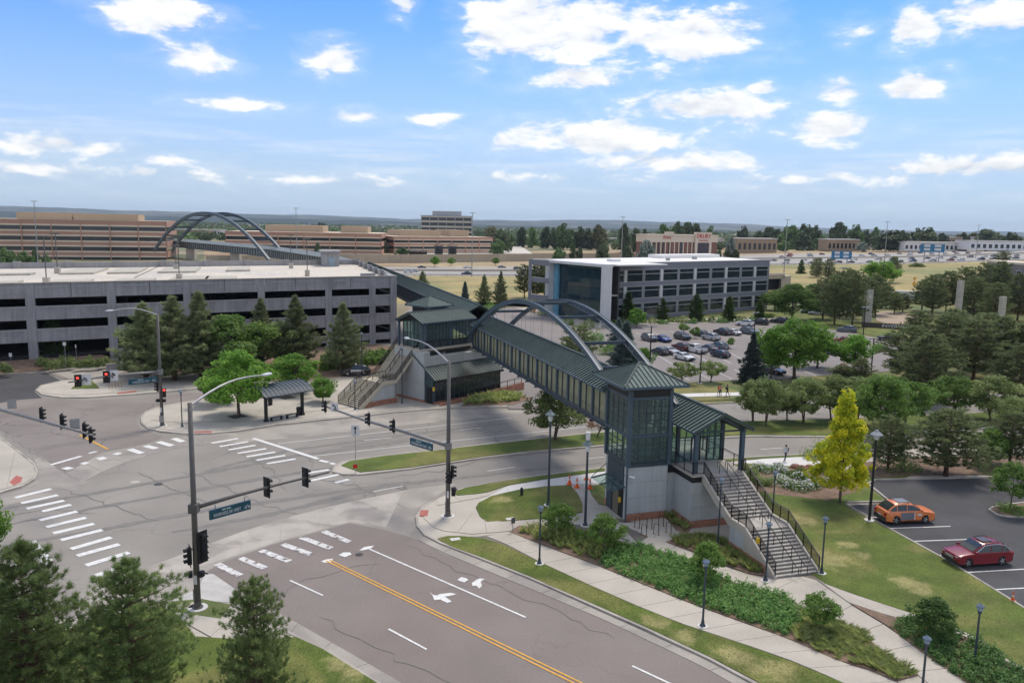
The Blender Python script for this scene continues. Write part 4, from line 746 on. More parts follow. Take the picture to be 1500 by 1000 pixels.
# ramp wall along the front
part('ramp_wall', MB().extrude([(0, 0), (17, 0), (17, 1.1), (0, .35)], -1.3, -1.05, 'y'), BRICKC, S); railing(S, [(1, -1.2, .4), (16.5, -1.2, 1.05)], .9, 1.6, False)

# lift tower of the middle station
E2 = thing('lift_tower', 'small dark glazed lift tower with a pale pyramid roof behind the middle station room', 'elevator tower', (-13.2, 125.5, -.9), MR)
part('core_wall', MB().bb(0, 3.6, 0, 3.6, 0, 8.2), STEEL, E2)
for (p, q) in (((0, 0), (3.6, 0)), ((0, 3.6), (0, 0)), ((3.6, 0), (3.6, 3.6))): glaze(E2, p, q, 8.3, 11.6, 6, 2, w=.07)
for (x, y) in ((0, 0), (3.6, 0), (0, 3.6), (3.6, 3.6)): part('corner_post', MB().bb(x-.13, x+.13, y-.13, y+.13, 8, 13), STEELB, E2)
part('fascia_box', MB().bb(-.05, 3.65, -.05, 3.65, 11.6, 12.9), BLACK, E2); part('ring_beam', MB().bb(-.1, 3.7, -.1, 3.7, 11.5, 11.62), GALV, E2)
hip_roof(E2, -.95, 4.55, -.95, 4.55, 12.95, 14.3, .5)

SS = thing('station_stair', 'two-flight stair with brown railings climbing to the dark glazed station house', 'stairs', (NX, NY, .14), MR)
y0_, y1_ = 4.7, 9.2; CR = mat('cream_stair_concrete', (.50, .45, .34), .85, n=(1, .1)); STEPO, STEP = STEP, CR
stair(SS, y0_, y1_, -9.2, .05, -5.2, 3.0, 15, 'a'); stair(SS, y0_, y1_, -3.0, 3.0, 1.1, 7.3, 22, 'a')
STEP = STEPO
part('landing', MB().bb(-5.2, -3.0, y0_, y1_, 2.86, 3.02), CR, SS)
for y in (y0_-.1, y1_+.1):
    part('stringer', MB().extrude([(-9.3, 0), (-8.6, 0), (-5.2, 2.7), (-3.0, 2.7), (1.1, 6.9), (1.1, 7.45), (-3.0, 3.2), (-5.2, 3.2), (-9.3, .2)], y-.1, y+.1, 'y'), CR, SS)
part('landing_wall', MB().extrude([(-8.4, .5), (-2.8, .5), (-2.8, 2.7), (-5.2, 2.7)], y0_, y0_+.3, 'y').bb(-3.1, -2.8, y0_, y1_, 0, 2.7), WALLG, SS); bricks(SS, (-8.6, y0_-.06), (-2.75, y0_-.06), 0, .7)
RAILB = mat('brown_rail_paint', (.075, .05, .045), .5); BK, BLACK = BLACK, RAILB
for y in (y0_-.1, y1_+.1, 6.9):
    railing(SS, [(-9.3, y, .15), (-5.2, y, 3.15), (-3.0, y, 3.15), (1.1, y, 7.4)], 1.0, 1.3, y != 6.9)
BLACK = BK

# walkway behind, the arch over the motorway
B2 = footbridge('rear_footbridge', 'covered walkway with green metal roof running from the middle station behind the garage', (*stn(1.6, 62), .1), TH, 133, zf=7.4, ze=10.8, zr=12.2, bay=3.3, simple=True, seam=1.0, panelm=BLACK)
Pp = [(-45.2, 250), (-74, 323), (-114.7, 391.6), (-170, 460), (-220, 520), (-266, 576)]
MB_ = thing('motorway_footbridge', 'long covered footbridge over the motorway hung from a big blue steel arch', 'footbridge')
FRM = mat('pale_bridge_screen', (.20, .215, .20), .8)
for i in range(len(Pp)-1):
    p, q = Vector((*Pp[i], 0)), Vector((*Pp[i+1], 0)); d = (q-p).normalized(); nr = Vector((-d.y, d.x, 0)); Z1 = lambda t: Vector((0, 0, t))
    L_ = (q-p).length
    ROW = []
    for s in (-2.2, 2.2):
        a_, b_ = p+nr*s, q+nr*s; part('side_screen', MB().beam(a_+Z1(8.8), b_+Z1(8.8), .1, 3.0), FRM, MB_); part('bottom_chord', MB().beam(a_+Z1(7.0), b_+Z1(7.0), .5, .6), STEELB, MB_); part('top_chord', MB().beam(a_+Z1(10.4), b_+Z1(10.4), .4, .35), STEELB, MB_)
        n = int(L_/3.4); pm_ = MB().bb(-.35, .35, -.35, .35, -1.6, 1.6).mesh('post', STEEL)
        if s > 0 or i < 2:
            for k in range(n): r_ = a_.lerp(b_, k/n); link('post', pm_, MB_, (r_.x, r_.y, 8.8), math.atan2(d.y, d.x))
        mb = MB(); e = nr*(s*1.25); mb.add([p+e+Z1(10.5), q+e+Z1(10.5), q+Z1(12.0), p+Z1(12.0), p+e+Z1(10.4), q+e+Z1(10.4), q+Z1(11.9), p+Z1(11.9)], [(0, 1, 2, 3), (7, 6, 5, 4), (0, 4, 5, 1)]); part('roof_slope', mb, mat('weathered_grey_metal_roof', (.20, .23, .23), .7, metal=0, n=(.3, .08)), MB_)
    part('deck', MB().beam(p+Z1(7.1), q+Z1(7.1), 4.2, .25), CONC, MB_)
A0, A1 = Vector((-200, 462, 6)), Vector((-110, 379, 6)); dA = (A1-A0); nA = Vector((-dA.y, dA.x, 0)).normalized()
for s in (-3.2, 3.2):
    mb = MB(); pts = []
    for i in range(41):
        t = i/40; pts.append(A0+dA*t+nA*s*1.6+Vector((0, 0, 4*t*(1-t)*21.5)))
    for i in range(40): mb.beam(pts[i], pts[i+1], 1.15, 1.35)
    part('arch_rib', mb, STEELB, MB_)
for t in (.12, .2, .29, .38, .5, .62, .71, .8, .88):
    c = A0+dA*t+Vector((0, 0, 4*t*(1-t)*21.5)); part('cross_beam', MB().beam(c+nA*5.1, c-nA*5.1, .7, .8), STEEL, MB_)
for c in ((-196, 492), (-150, 437), (-74, 323)): part('pier', MB().bb(c[0]-2.5, c[0]+2.5, c[1]-2, c[1]+2, 0, 6.8), CONC, MB_)
ET = thing('far_lift_tower', 'distant dark glass lift tower on a white base in front of the striped office building', 'elevator tower', (-272, 572, 0), rad(15))
part('base_wall', MB().bb(-4.6, 4.6, -4.6, 4.6, 0, 8), mat('white_render', (.62, .62, .62), .8, streak=.08), ET); part('glass_wall', MB().bb(-4.5, 4.5, -4.5, 4.5, 8, 19), GLASSD, ET); part('core', MB().bb(-4, 4, -4, 4, 8, 18.5), STEEL, ET)
for k in range(5): part('mullion', MB().bb(-4.7+k*2.25, -4.4+k*2.25, -4.7, -4.5, 8, 19), STEEL, ET)
for k in range(5): part('glazing_bar', MB().bb(-4.7, 4.7, -4.72, -4.52, 9+k*2.4, 9.3+k*2.4), STEEL, ET)
hip_roof(ET, -5.8, 5.8, -5.8, 5.8, 19.2, 21.2, 3)

# ================================================================ parking garage
class QF:
    """frame with an origin, a facade direction and a depth direction (plan need not be square)"""
    def __init__(s, P0, P1, dd): s.p = Vector(P0); s.e = (Vector(P1)-s.p); s.L = s.e.length; s.e.normalize(); s.d = Vector(dd).normalized()
    def __call__(s, a, b): q = s.p+s.e*a+s.d*b; return (q.x, q.y)
    def box(s, mb, a0, a1, b0, b1, z0, z1): return mb.prism([s(a0, b0), s(a1, b0), s(a1, b1), s(a0, b1)], z0, z1)
    def at(s, px):
        d = fwd*FPX+RT*(px-750)-UP*(330-500); r = Vector((d[0], d[1])); c = r.x*s.e.y-r.y*s.e.x; t = (s.p.x*s.e.y-s.p.y*s.e.x)/c; q = r*t; return (q-s.p).dot(s.e)
gd = G(545, 405, 13.9); gl = G(0, 416, 13.9)
Q = QF(gl, gd, (-.30, .954))
GC = mat('grey_precast_concrete', (.31, .305, .31), .9, n=(.3, .07), n2=(4, .06), streak=.16, col2=(.26, .255, .26), c2=(.25, .45, .65)); GCL = mat('lighter_precast_concrete', (.33, .325, .328), .9, n=(.4, .07), streak=.14)
DECK = mat('beige_deck_concrete', (.58, .52, .43), .9, n=(.06, .05), n2=(1.2, .05), col2=(.52, .48, .42), c2=(.05, .45, .62)); DARK = mat('interior_shade_and_joint_dark', (.022, .022, .023), .95)  # deck keeps its own beige; DARK has interior shade put into its colour
GA = thing('parking_garage', 'long grey concrete parking garage with dark open decks and a pale roof deck', 'parking garage')
s0 = -55.; sE = Q.at(581); cols = [Q.at(x) for x in (-205, -88, 36, 157, 270, 380, 480, 545)]
openings = [(10.1, 11.45), (6.35, 7.85), (2.3, 4.0), (-.2, .9)]
FL = [(0, 0), (2.2, 2.0), (6.3, 6.0), (10.0, 9.7)]
for z in (12.75, 9.15, 5.5, 1.9): part('floor_slab', Q.box(MB(), s0, sE-.4, .6, 66, z-.45, z), DECK if z > 12 else DARK, GA)  # lower slabs take the near-black that paints in the interior shade
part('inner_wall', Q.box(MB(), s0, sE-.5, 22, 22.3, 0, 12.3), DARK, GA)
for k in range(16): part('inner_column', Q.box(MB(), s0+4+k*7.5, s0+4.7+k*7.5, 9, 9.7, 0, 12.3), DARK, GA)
edge = [s0]+cols+[sE]
for i in range(len(cols)-1):
    a_, b_ = cols[i]+.66, cols[i+1]-.66
    zs = [13.9, 11.45, 10.1, 7.85, 6.35, 4.2 if i < 3 else 4.0, 1.5 if i < 3 else 2.3] + ([] if i < 3 else [.9, -.2])
    for j in range(0, len(zs)-1, 2):
        part('spandrel_panel', Q.box(MB(), a_+.02, b_-.02, .12, .5, zs[j+1], zs[j]), GC, GA)
        if j > 0: part('ledge', Q.box(MB(), a_+.02, b_-.02, .02, .12, zs[j]-.22, zs[j]+.06), GCL, GA)
        else:
            m_ = (a_+b_)/2
            part('ledge', Q.box(MB(), a_+.4, m_-.4, .05, .12, 13.1, 13.4), GCL, GA)
            part('ledge', Q.box(MB(), m_+.4, b_-.4, .05, .12, 13.1, 13.4), GCL, GA)
    part('expansion_joint', Q.box(MB(), (a_+b_)/2-.03, (a_+b_)/2+.03, .08, .125, 11.6, 13.9), DARK, GA)
for i, c in enumerate(cols): part('facade_column', Q.box(MB(), c-.66, c+.66, .03, .8, -1, 13.88), GC, GA)
part('parapet_cap', Q.box(MB(), s0, sE+.1, -.08, .6, 13.9, 14.02), CURB, GA)
# right end bay with the sloping ramps showing through
a_, b_ = cols[-1]+.66, sE
for z0_, z1_ in ((11.45, 13.9), (7.85, 10.1), (4.0, 6.35), (.9, 2.3)): part('spandrel_panel', Q.box(MB(), a_, b_-1.4, .2, .6, z0_, z1_), GC, GA); part('ledge', Q.box(MB(), a_, b_-1.4, .1, .2, z0_-.1 if z0_ > 20 else z1_-.2, z1_+.05), GCL, GA)
part('end_pier', Q.box(MB(), b_-1.4, b_, 0, 8, -1, 13.9), GC, GA)
for z0_ in (10.1, 6.35, 2.3): part('ramp_edge', MB().add([(*Q(a_, 3), z0_+1.3), (*Q(b_-1.4, 3), z0_+.1), (*Q(b_-1.4, 3), z0_+.45), (*Q(a_, 3), z0_+1.7), (*Q(a_, 3.6), z0_+1.3), (*Q(b_-1.4, 3.6), z0_+.1), (*Q(b_-1.4, 3.6), z0_+.45), (*Q(a_, 3.6), z0_+1.7)], [(0, 1, 2, 3), (7, 6, 5, 4), (3, 2, 6, 7), (1, 0, 4, 5)]), GCL, GA)
# parapets of the roof deck at the back and right, with piers
for k in range(12):
    a0_ = s0+(sE-s0)*k/12; a2_ = s0+(sE-s0)*(k+1)/12; part('rear_parapet', Q.box(MB(), a0_+.05, a2_-.05, 66, 66.5, 10, 14.1), GCL, GA); part('parapet_pier', Q.box(MB(), a0_-.7, a0_+.7, 65.6, 66.6, 10, 14.35), GC, GA)
for k in range(6): part('side_parapet', Q.box(MB(), sE-.5, sE, 8.1+k*9.7, 17.7+k*9.7, -1, 13.9), GCL, GA); part('parapet_pier', Q.box(MB(), sE-1.3, sE-.3, 16+k*9.7, 17+k*9.7, 12.7, 14.3), GC, GA)
for s_ in (Q.at(545)-1.2, sE-5): part('roof_block', Q.box(MB(), s_-1, s_+.6, 2, 3.4, 12.75, 14.4), GCL, GA)
# ramp well on the left part of the roof deck: pale upstand walls
for a0_, a2_, b0_, b2_ in ((-14, -5, 40, 44), (0, 6.5, 40, 58), (9, 15, 40, 58), (19, 27, 40, 58), (3.5, 10, 14, 20), (14.5, 21, 14, 20), (-8, -1.5, 14, 20), (24, 31, 14, 24), (33.5, 39, 42, 54), (30.5, 36.5, 14, 22)):
    part('ramp_upstand', Q.box(MB(), a0_, a2_, b0_, b2_, 12.75, 13.15), mat('warm_upstand_concrete', (.46, .43, .36), .9, streak=.1), GA)
part('deck_joint', Q.box(MB(), Q.at(160)-.2, Q.at(160)+.05, .8, 65, 12.75, 12.78), DARK, GA)
part('stair_house', Q.box(MB(), Q.L-5.8, Q.L-1.2, 58, 65, 12.75, 16.6), GC, GA); part('stair_house_roof', Q.box(MB(), Q.L-6.4, Q.L-.7, 57.3, 66, 16.6, 16.95), GCL, GA); part('door', Q.box(MB(), Q.L-4.2, Q.L-2.6, 57.9, 58, 12.8, 15.2), mat('pale_blue_door', (.25, .33, .38), .5), GA)
for k in range(22): part('stall_line', MB().sheet([Q(Q.at(180)+k*2.7, 30), Q(Q.at(180)+k*2.7+.12, 30), Q(Q.at(180)+k*2.7+.12, 40), Q(Q.at(180)+k*2.7, 40)], 12.756), PAINT, GA)
# sloping mulch bank in front of the left bays
mb = MB(); Fp = [(-140, 556), (0, 549), (66, 543), (120, 538), (150, 534), (185, 526)]; sb = [-20, Q.at(-20), Q.at(50), Q.at(110), Q.at(140), Q.at(185)]
for i in range(len(Fp)): x_, y_ = G(*Fp[i]); mb.v += [(x_, y_, .15), (*Q(sb[i], -.1), 1.45 if i < 5 else .4)]
mb.f = [(2*i, 2*i+2, 2*i+3, 2*i+1) for i in range(len(Fp)-1)]; mb.mi = [0]*len(mb.f)
tag(part('planting_bank', mb, MULCH), kind='structure')
bankwall = MB()

# ================================================================ dark banded office
P0 = G(893, 386, 15.3); P1 = G(1127, 381, 15.3); QO = QF(P0, P1, (-.46, .89)); LO = QO.L
OB = mat('slate_blue_cladding', (.19, .198, .225), .6, n=(.5, .05), n2=(6, .04)); OW = mat('white_metal_cladding', (.60, .60, .59), .6, n=(.5, .04)); OF = mat('light_window_frame', (.42, .42, .42), .5); OL = mat('white_roof_membrane', (.72, .70, .67), .8, n=(.05, .05))
OG = glass_mat('office_glass', (.3, .42, .45), .86, .03, (.025, .04, .05))
OFc = thing('office_building', 'three-storey slate blue office block with white pilasters and a glass lobby in a white frame', 'office building')
part('core', QO.box(MB(), .2, LO-.2, 2.2, 27, 0, 14.9), mat('office_interior', (.06, .06, .06), .9), OFc)
rows = [(10.2, 13.5), (5.75, 9.1), (1.0, 4.5)]
for z0_, z1_ in ((13.5, 15.3), (9.1, 10.2), (4.5, 5.75), (0, 1.0)): part('wall_band', QO.box(MB(), 0, LO, 0, .4, z0_, z1_), OB, OFc)
per = LO/4.93; wW = per*.445
fm_ = None
for r_ in rows:
    z0_, z1_ = r_; zc_ = z1_-(z1_-z0_)*.36
    for k in range(5):
        base = LO-(k+1)*per+.25
        for j, off in enumerate((.0, wW+per*.075)):
            a0_ = base+off; a2_ = a0_+wW
            if a2_ < .3: continue
            a0_ = max(a0_, .1); part('window_pane', QO.box(MB(), a0_+.12, a2_-.12, .22, .26, z0_+.12, zc_-.05), OG, OFc); part('window_pane', QO.box(MB(), a0_+.12, a2_-.12, .22, .26, zc_+.05, z1_-.12), OG, OFc)
            part('window_frame', QO.box(QO.box(QO.box(QO.box(QO.box(MB(), a0_, a0_+.16, -.04, .3, z0_, z1_), a2_-.16, a2_, -.04, .3, z0_, z1_), a0_+.16, a2_-.16, -.04, .3, z0_, z0_+.14), a0_+.16, a2_-.16, -.04, .3, z1_-.14, z1_), a0_+.16, a2_-.16, -.03, .3, zc_-.07, zc_+.07), OF, OFc)
        if base+wW > .2: part('pilaster', QO.box(MB(), base+wW+.08, base+wW+per*.075-.08, -.08, .4, z0_, z1_), OW, OFc)
        if base > .3: part('wall_pier', QO.box(MB(), base-per*.06, base-.02, 0, .4, z0_, z1_), OB, OFc)
part('side_wall', QO.box(MB(), LO, LO+.3, 0, 27, 0, 15.3), OB, OFc); part('roof', QO.box(MB(), -3, LO, .45, 27, 14.95, 15.25), OL, OFc); part('roof_edge', QO.box(MB(), 0, LO+.3, -.05, .45, 15.3, 15.42), GALV, OFc)
part('roof_hatch', QO.box(MB(), 6, 9, 6, 9, 15.25, 16.0), OW, OFc); part('roof_unit', QO.box(MB(), 30, 31, 8, 9, 15.25, 16.1), GALV, OFc); part('roof_unit', QO.box(MB(), 46, 47.2, 12, 13.2, 15.25, 16.1), GALV, OFc); part('penthouse_edge', QO.box(MB(), 38, LO-3, 20, 26.5, 15.25, 16.3), OL, OFc)
# lobby: white frame, two glass sides
CL = Vector(G(893, 388, 15.3)); CLf = Vector(G(806, 381, 15.3)); dl = (CL-CLf); QL = QF(CLf, CL, (dl.y*-1, dl.x)); LL = QL.L
part('lobby_column', QL.box(MB(), LL-1.3, LL+.1, -1.5, .9, 0, 14.7), OW, OFc); part('lobby_column', QL.box(MB(), -.1, 1.5, -1.5, .9, 0, 14.7), OW, OFc); part('lobby_beam', QL.box(MB(), -.1, LL+.1, -1.5, 1.2, 14.7, 15.4), OW, OFc)
part('lobby_roof', QL.box(MB(), -.1, LL+2, 1.2, 18, 15.1, 15.4), OL, OFc); part('lobby_inner', QL.box(MB(), 1.6, LL-1.7, 4.5, 5, 0, 14.6), mat('office_interior', (0, 0, 0)), OFc)
LG = glass_mat('lobby_glass', (.3, .5, .55), .9, .02, (.02, .05, .065))
nx_, nz_ = 6, 5
for i in range(nx_):
    for j in range(nz_):
        w_ = (LL-2.9)/nx_; h_ = 14.5/nz_; part('lobby_pane', QL.box(MB(), 1.6+i*w_+.03, 1.6+(i+1)*w_-.03, 1.0, 1.05, .2+j*h_+.03, .2+(j+1)*h_-.03), LG, OFc)
part('blue_reflection_side', QL.box(MB(), 1.62, 3.3, .2, .9, .1, 14.3), mat('blue_reflection_glass', (.16, .40, .55), .2, spec=.8), OFc)  # opaque panel, bright blue reflection put into the colour
part('lobby_floor', QL.box(MB(), 1.6, LL-1.7, 1.1, 4.5, 7.2, 7.5), CONC, OFc)
XW = lambda px, dep: (float((fwd*FPX+RT*(px-750)-UP*(330-500))[0]/(fwd*FPX+RT*(px-750)-UP*(330-500))[1]*dep), dep); QW = QF(XW(776, 222), XW(806, 216), (0, 1))
for z0_, z1_ in ((14.0, 15.5), (9.4, 10.7), (4.6, 6.0)): part('open_frame_beam', QW.box(MB(), 0, QW.L, 0, 1.2, z0_, z1_), OB, OFc)
part('open_frame_post', QW.box(MB(), -.05, 1.2, -.1, 1.3, 4.3, 15.3), OB, OFc)

# ================================================================ distant buildings
TAN = mat('tan_rooftop_render', (.42, .32, .22), .9, n=(.02, .06)); PINK = mat('pinkish_brick_band', (.42, .25, .18), .9, n=(.03, .08)); CREAM = mat('cream_stone_band', (.68, .57, .44), .9, n=(.03, .06)); BAND = mat('dark_ribbon_glass', (.022, .028, .033), .12, spec=.7, n=(.05, .3)); BLUEB = mat('blue_ribbon_glass', (.08, .14, .19), .1, spec=.8, n=(.05, .3))
def ribbon(name, label, P0, P1, depth, floors, zt, fh, bays, glassm=BAND, PINK=PINK, frac=.60, base=0, side=True, pents=(), off=0.):
    q = QF(P0, P1, (-(P1[1]-P0[1]), P1[0]-P0[0])); B_ = thing(name, label, 'office building'); L_ = q.L
    part('core', q.box(MB(), .6, L_-.6, .6, depth-.6, 0, zt-1), BAND, B_); part('roof', q.box(MB(), 0, L_, 0, depth, zt-.3, zt), CREAM, B_)
    for f in range(floors):
        z1_ = zt-f*fh
        z0_ = z1_-fh*frac
        for k in range(bays):
            a0_, a2_ = L_*k/bays+.15, L_*(k+1)/bays-.15; dd = .0 if (k+f) % 3 or f == 0 else .5
            part('brick_band', q.box(MB(), a0_, a2_, dd, dd+.6, z0_+fh*.15, z1_-fh*.14 if f else z1_), PINK, B_); part('stone_band', q.box(MB(), a0_, a2_, dd-.1, dd+.6, z0_, z0_+fh*.15), CREAM, B_)
            if f: part('stone_band', q.box(MB(), a0_, a2_, dd-.1, dd+.6, z1_-fh*.14, z1_), CREAM, B_)
            part('ribbon_window', q.box(MB(), a0_, a2_, .8, .9, z1_-fh+.02, z0_), glassm, B_)
        part('side_band', q.box(MB(), L_-.05, L_+.4, 0, depth, z0_, z1_), PINK, B_); part('side_band', q.box(MB(), -.4, .05, 0, depth, z0_, z1_), PINK, B_)
    for k in range(bays+1): part('wall_pier', q.box(MB(), max(0, L_*k/bays-.3), min(L_, L_*k/bays+.3), -.15, .4, 0, zt), PINK, B_)
    for (a0_, a2_, h_) in pents: part('penthouse', q.box(MB(), L_*a0_, L_*a2_, depth*.3, depth*.8, zt, zt+h_), TAN, B_)
    return B_
def XY(px, dep, z=0): # point at a surveyed distance
    d = fwd*FPX+RT*(px-750)-UP*(330-500); return (float(d[0]/d[1]*dep), dep)
ribbon('striped_office', 'wide pink and cream striped office with dark ribbon windows at the far left', XY(-60, 450), XY(243, 480), 50, 5, 22.6, 5.9, 7, pents=((.23, .50, 3.8), (.51, .84, 3.6)))
ribbon('striped_office', 'striped brick office with two tan rooftop boxes seen beneath the big arch', XY(330, 600), XY(558, 610), 60, 4, 15.8, 6.1, 6, pents=((.22, .60, 5), (.72, .90, 5)))
ribbon('striped_office', 'lower pale striped brick office behind the station platforms right of the dark ribboned office', XY(577, 645), XY(722, 690), 60, 3, 13.4, 5, 7, glassm=BLUEB, pents=((.15, .55, 5), (.65, .85, 5.5)))
ribbon('glass_office', 'tallest far office with blue glass floors standing above the striped offices', XY(617, 900), XY(691, 905), 40, 6, 32.6, 5.6, 6, glassm=BLUEB, PINK=mat('pale_grey_spandrel', (.40, .42, .43), .7), frac=.36)
pt = Vector(XY(655, 925)); pb = thing('rooftop_plant', 'grey louvred box on the roof of the tallest far office', 'rooftop plant', (pt.x, pt.y, 32.6)); part('louvre_box', MB().bb(-16, 16, -8, 8, 0, 5), mat('grey_louvres', (.28, .31, .35), .6, n=(.1, .05)), pb)
# hotel with its sign
hq = QF(XY(948, 560), XY(1052, 600), (-.3, 1)); HT = thing('hotel', 'brick hotel with cream cornice and red rooftop lettering beyond the motorway', 'hotel'); LH = hq.L
part('body', hq.box(MB(), 0, LH, 0, 16, 0, 14.5), mat('hotel_brick', (.22, .105, .08), .9, n=(.1, .1)), HT); part('cornice', hq.box(MB(), -.4, LH+.4, -.5, 16, 14.3, 19), CREAM, HT); part('cornice_lip', hq.box(MB(), -.9, LH+.9, -1, 16.4, 19, 19.6), CREAM, HT)
for k in range(11): part('pilaster', hq.box(MB(), k*LH*.062, k*LH*.062+.9, -.45, .2, 0, 15), CREAM, HT)
for k in range(4): part('window_bay', hq.box(MB(), LH*(.03+k*.062*1), LH*(.05+k*.062), -.2, .1, .5, 14), BAND, HT)
part('window_bay', hq.box(MB(), LH*.30, LH*.33, -.2, .1, .5, 14.5), BAND, HT); part('window_bay', hq.box(MB(), LH*.46, LH*.51, -.2, .1, .5, 14.5), BAND, HT)
part('sign_tower', hq.box(MB(), LH*.66, LH*.90, -1.6, 1, 14, 21.5), CREAM, HT)
for t in (.66, .865): part('sign_pier', hq.box(MB(), LH*t, LH*(t+.035), -1.6, 1, 0, 14), CREAM, HT)
part('entrance_glass', hq.box(MB(), LH*.70, LH*.86, -1.2, .1, 0, 13.8), mat('dark_hotel_glass', (.05, .035, .05), .3), HT)
REDL = mat('red_sign_letters', (.50, .02, .02), .5); ra = math.atan2(hq.e.y, hq.e.x)
text_part('sign_text', 'DRURY', 4.2, REDL, HT, (*hq(LH*.78, -1.75), 18.6), (rad(90), 0, ra), .08, 1.1); text_part('sign_text', 'PLAZA HOTEL', 1.5, REDL, HT, (*hq(LH*.78, -1.75), 15.6), (rad(90), 0, ra), .05)
part('left_sign_parapet', hq.box(MB(), LH*.24, LH*.36, -.8, .4, 19, 21.6), CREAM, HT); text_part('sign_text', 'Drury', 3.2, REDL, HT, (*hq(LH*.27, -.9), 17.6), (rad(90), 0, ra), .06)
# low far buildings on the right
def lowbox(px0, px1, dep, h, label, m1, nm='low_building', windows=8, cat='building', roofh=.8, dd=26):
    q = QF(XY(px0, dep), XY(px1, dep*1.02), (0, 1)); o = thing(nm, label, cat, (0, 0, ground_z((px0+px1)/2, dep))); L_ = q.L
    part('wall', q.box(MB(), 0, L_, 0, dd, 0, h), m1, o); part('roof_edge', q.box(MB(), -.5, L_+.5, -.6, dd+.6, h, h+roofh), mat('pale_roof_edge', (.5, .48, .44), .8), o)
    for k in range(windows): part('window', q.box(MB(), L_*(k+.2)/windows, L_*(k+.75)/windows, -.12, .05, h*.25, h*.7), BAND, o)
    return o
TANB = mat('tan_office_wall', (.33, .25, .17), .9)
lowbox(1082, 1140, 760, 13, 'low tan office behind round trees right of the hotel', TANB); lowbox(1215, 1262, 800, 11, 'tan low office half hidden by trees above the motorway', TANB)
lowbox(1328, 1420, 770, 8.0, 'long white warehouse with dark loading doors beyond the right end of the motorway', mat('white_warehouse_wall', (.68, .68, .68), .7), 'warehouse', 14)
lowbox(1424, 1560, 760, 8, 'second white warehouse at the right edge beyond the motorway queue', mat('white_warehouse_wall', (0, 0, 0)), 'warehouse', 16)
lowbox(748, 782, 1050, 5, 'small red brick house right of the striped offices', mat('far_red_brick', (.27, .12, .09), .9), windows=3); lowbox(800, 815, 1100, 4.5, 'tiny white shed on the dirt site', mat('white_warehouse_wall', (0, 0, 0)), windows=2); lowbox(860, 905, 1120, 7, 'pale grey building behind far trees left of the hotel', mat('pale_far_wall', (.5, .48, .44), .8), windows=6)
lowbox(880, 925, 480, 3.2, 'flat roofed open shelter beyond the motorway left of the hotel', TANB, 'shelter', 5, dd=8)
lowbox(783, 808, 520, 2.6, 'white site trailer on the dirt beyond the wall', mat('white_warehouse_wall', (0, 0, 0)), 'site_trailer', 3, 'trailer', .2, 4)
patch('pale_yard', [XY(600, 620), XY(790, 620), XY(765, 900), XY(735, 900), XY(720, 700), XY(600, 690)], .05, DECK, world=True)
for i, (a_, b_, dep, h, c_, lb) in enumerate(((560, 600, 980, 9, 1, 'tan flat building right of the glass office tower foot'), (705, 730, 1000, 7, 0, 'white far building right of the striped offices'), (790, 822, 1180, 8, 1, 'tan far building above the earth site'), (828, 850, 1250, 9, 0, 'white far building among trees above the earth site'), (960, 990, 1020, 12, 1, 'tan far building peeking over the hotel roof'), (1035, 1062, 980, 10, 0, 'pale far building right of the hotel sign'), (1150, 1172, 980, 9, 1, 'tan far building between the round trees'), (1268, 1296, 960, 10, 0, 'pale far building behind the dark oaks'), (1300, 1330, 1050, 9, 1, 'tan far roof right of the dark oaks'), (1345, 1372, 1060, 9, 0, 'white far roof behind the left warehouse'), (1385, 1412, 1080, 10, 1, 'tan far roof behind the left warehouse'), (1440, 1475, 1060, 9.5, 0, 'white far roof behind the right warehouse'), (250, 300, 1000, 10, 1, 'tan far building glimpsed through the big arch'), (300, 322, 1100, 9, 0, 'pale far building glimpsed under the arch crown'))):
    lowbox(a_, b_, dep, h, lb, [mat('pale_far_wall', (.5, .48, .44), .8), TANB][c_], windows=5)
# rail station platform canopies under the striped office
for i, (px, w_, h_, lb) in enumerate(((647, 9, 8.5, 'dark gabled platform lift kiosk on the left'), (663, 8, 8.5, 'dark gabled platform lift kiosk on the right'))):
    x_, y_ = XY(px-4 if i == 0 else px, 560); o = thing('platform_kiosk', lb+' beyond the motorway wall', 'station kiosk', (x_, y_, 0), .1, 'platform kiosks'); part('wall', MB().bb(-2.8, 2.8, -2, 2, 0, 9), STEEL, o); gable_roof(o, 'b', -3, 3, -3.6, 3.6, 9, 11, 2); part('window', MB().bb(-1.8, 1.8, -2.1, -2, 1, 8), GLASSD, o)
x_, y_ = XY(612, 560); o = thing('platform_canopy', 'flat blue grey platform canopy on posts beyond the motorway wall', 'canopy', (x_, y_, 0)); part('roof', MB().bb(-6.5, 6.5, -2.5, 2.5, 5.4, 6), ROOFG, o)
for dx in (-6, -2, 2, 6): part('post', MB().bb(dx-.2, dx+.2, -.2, .2, 0, 5.4), BLACK, o)
part('back_wall', MB().bb(-6.2, 6.2, 1.6, 2, .2, 4.6), BLACK, o)
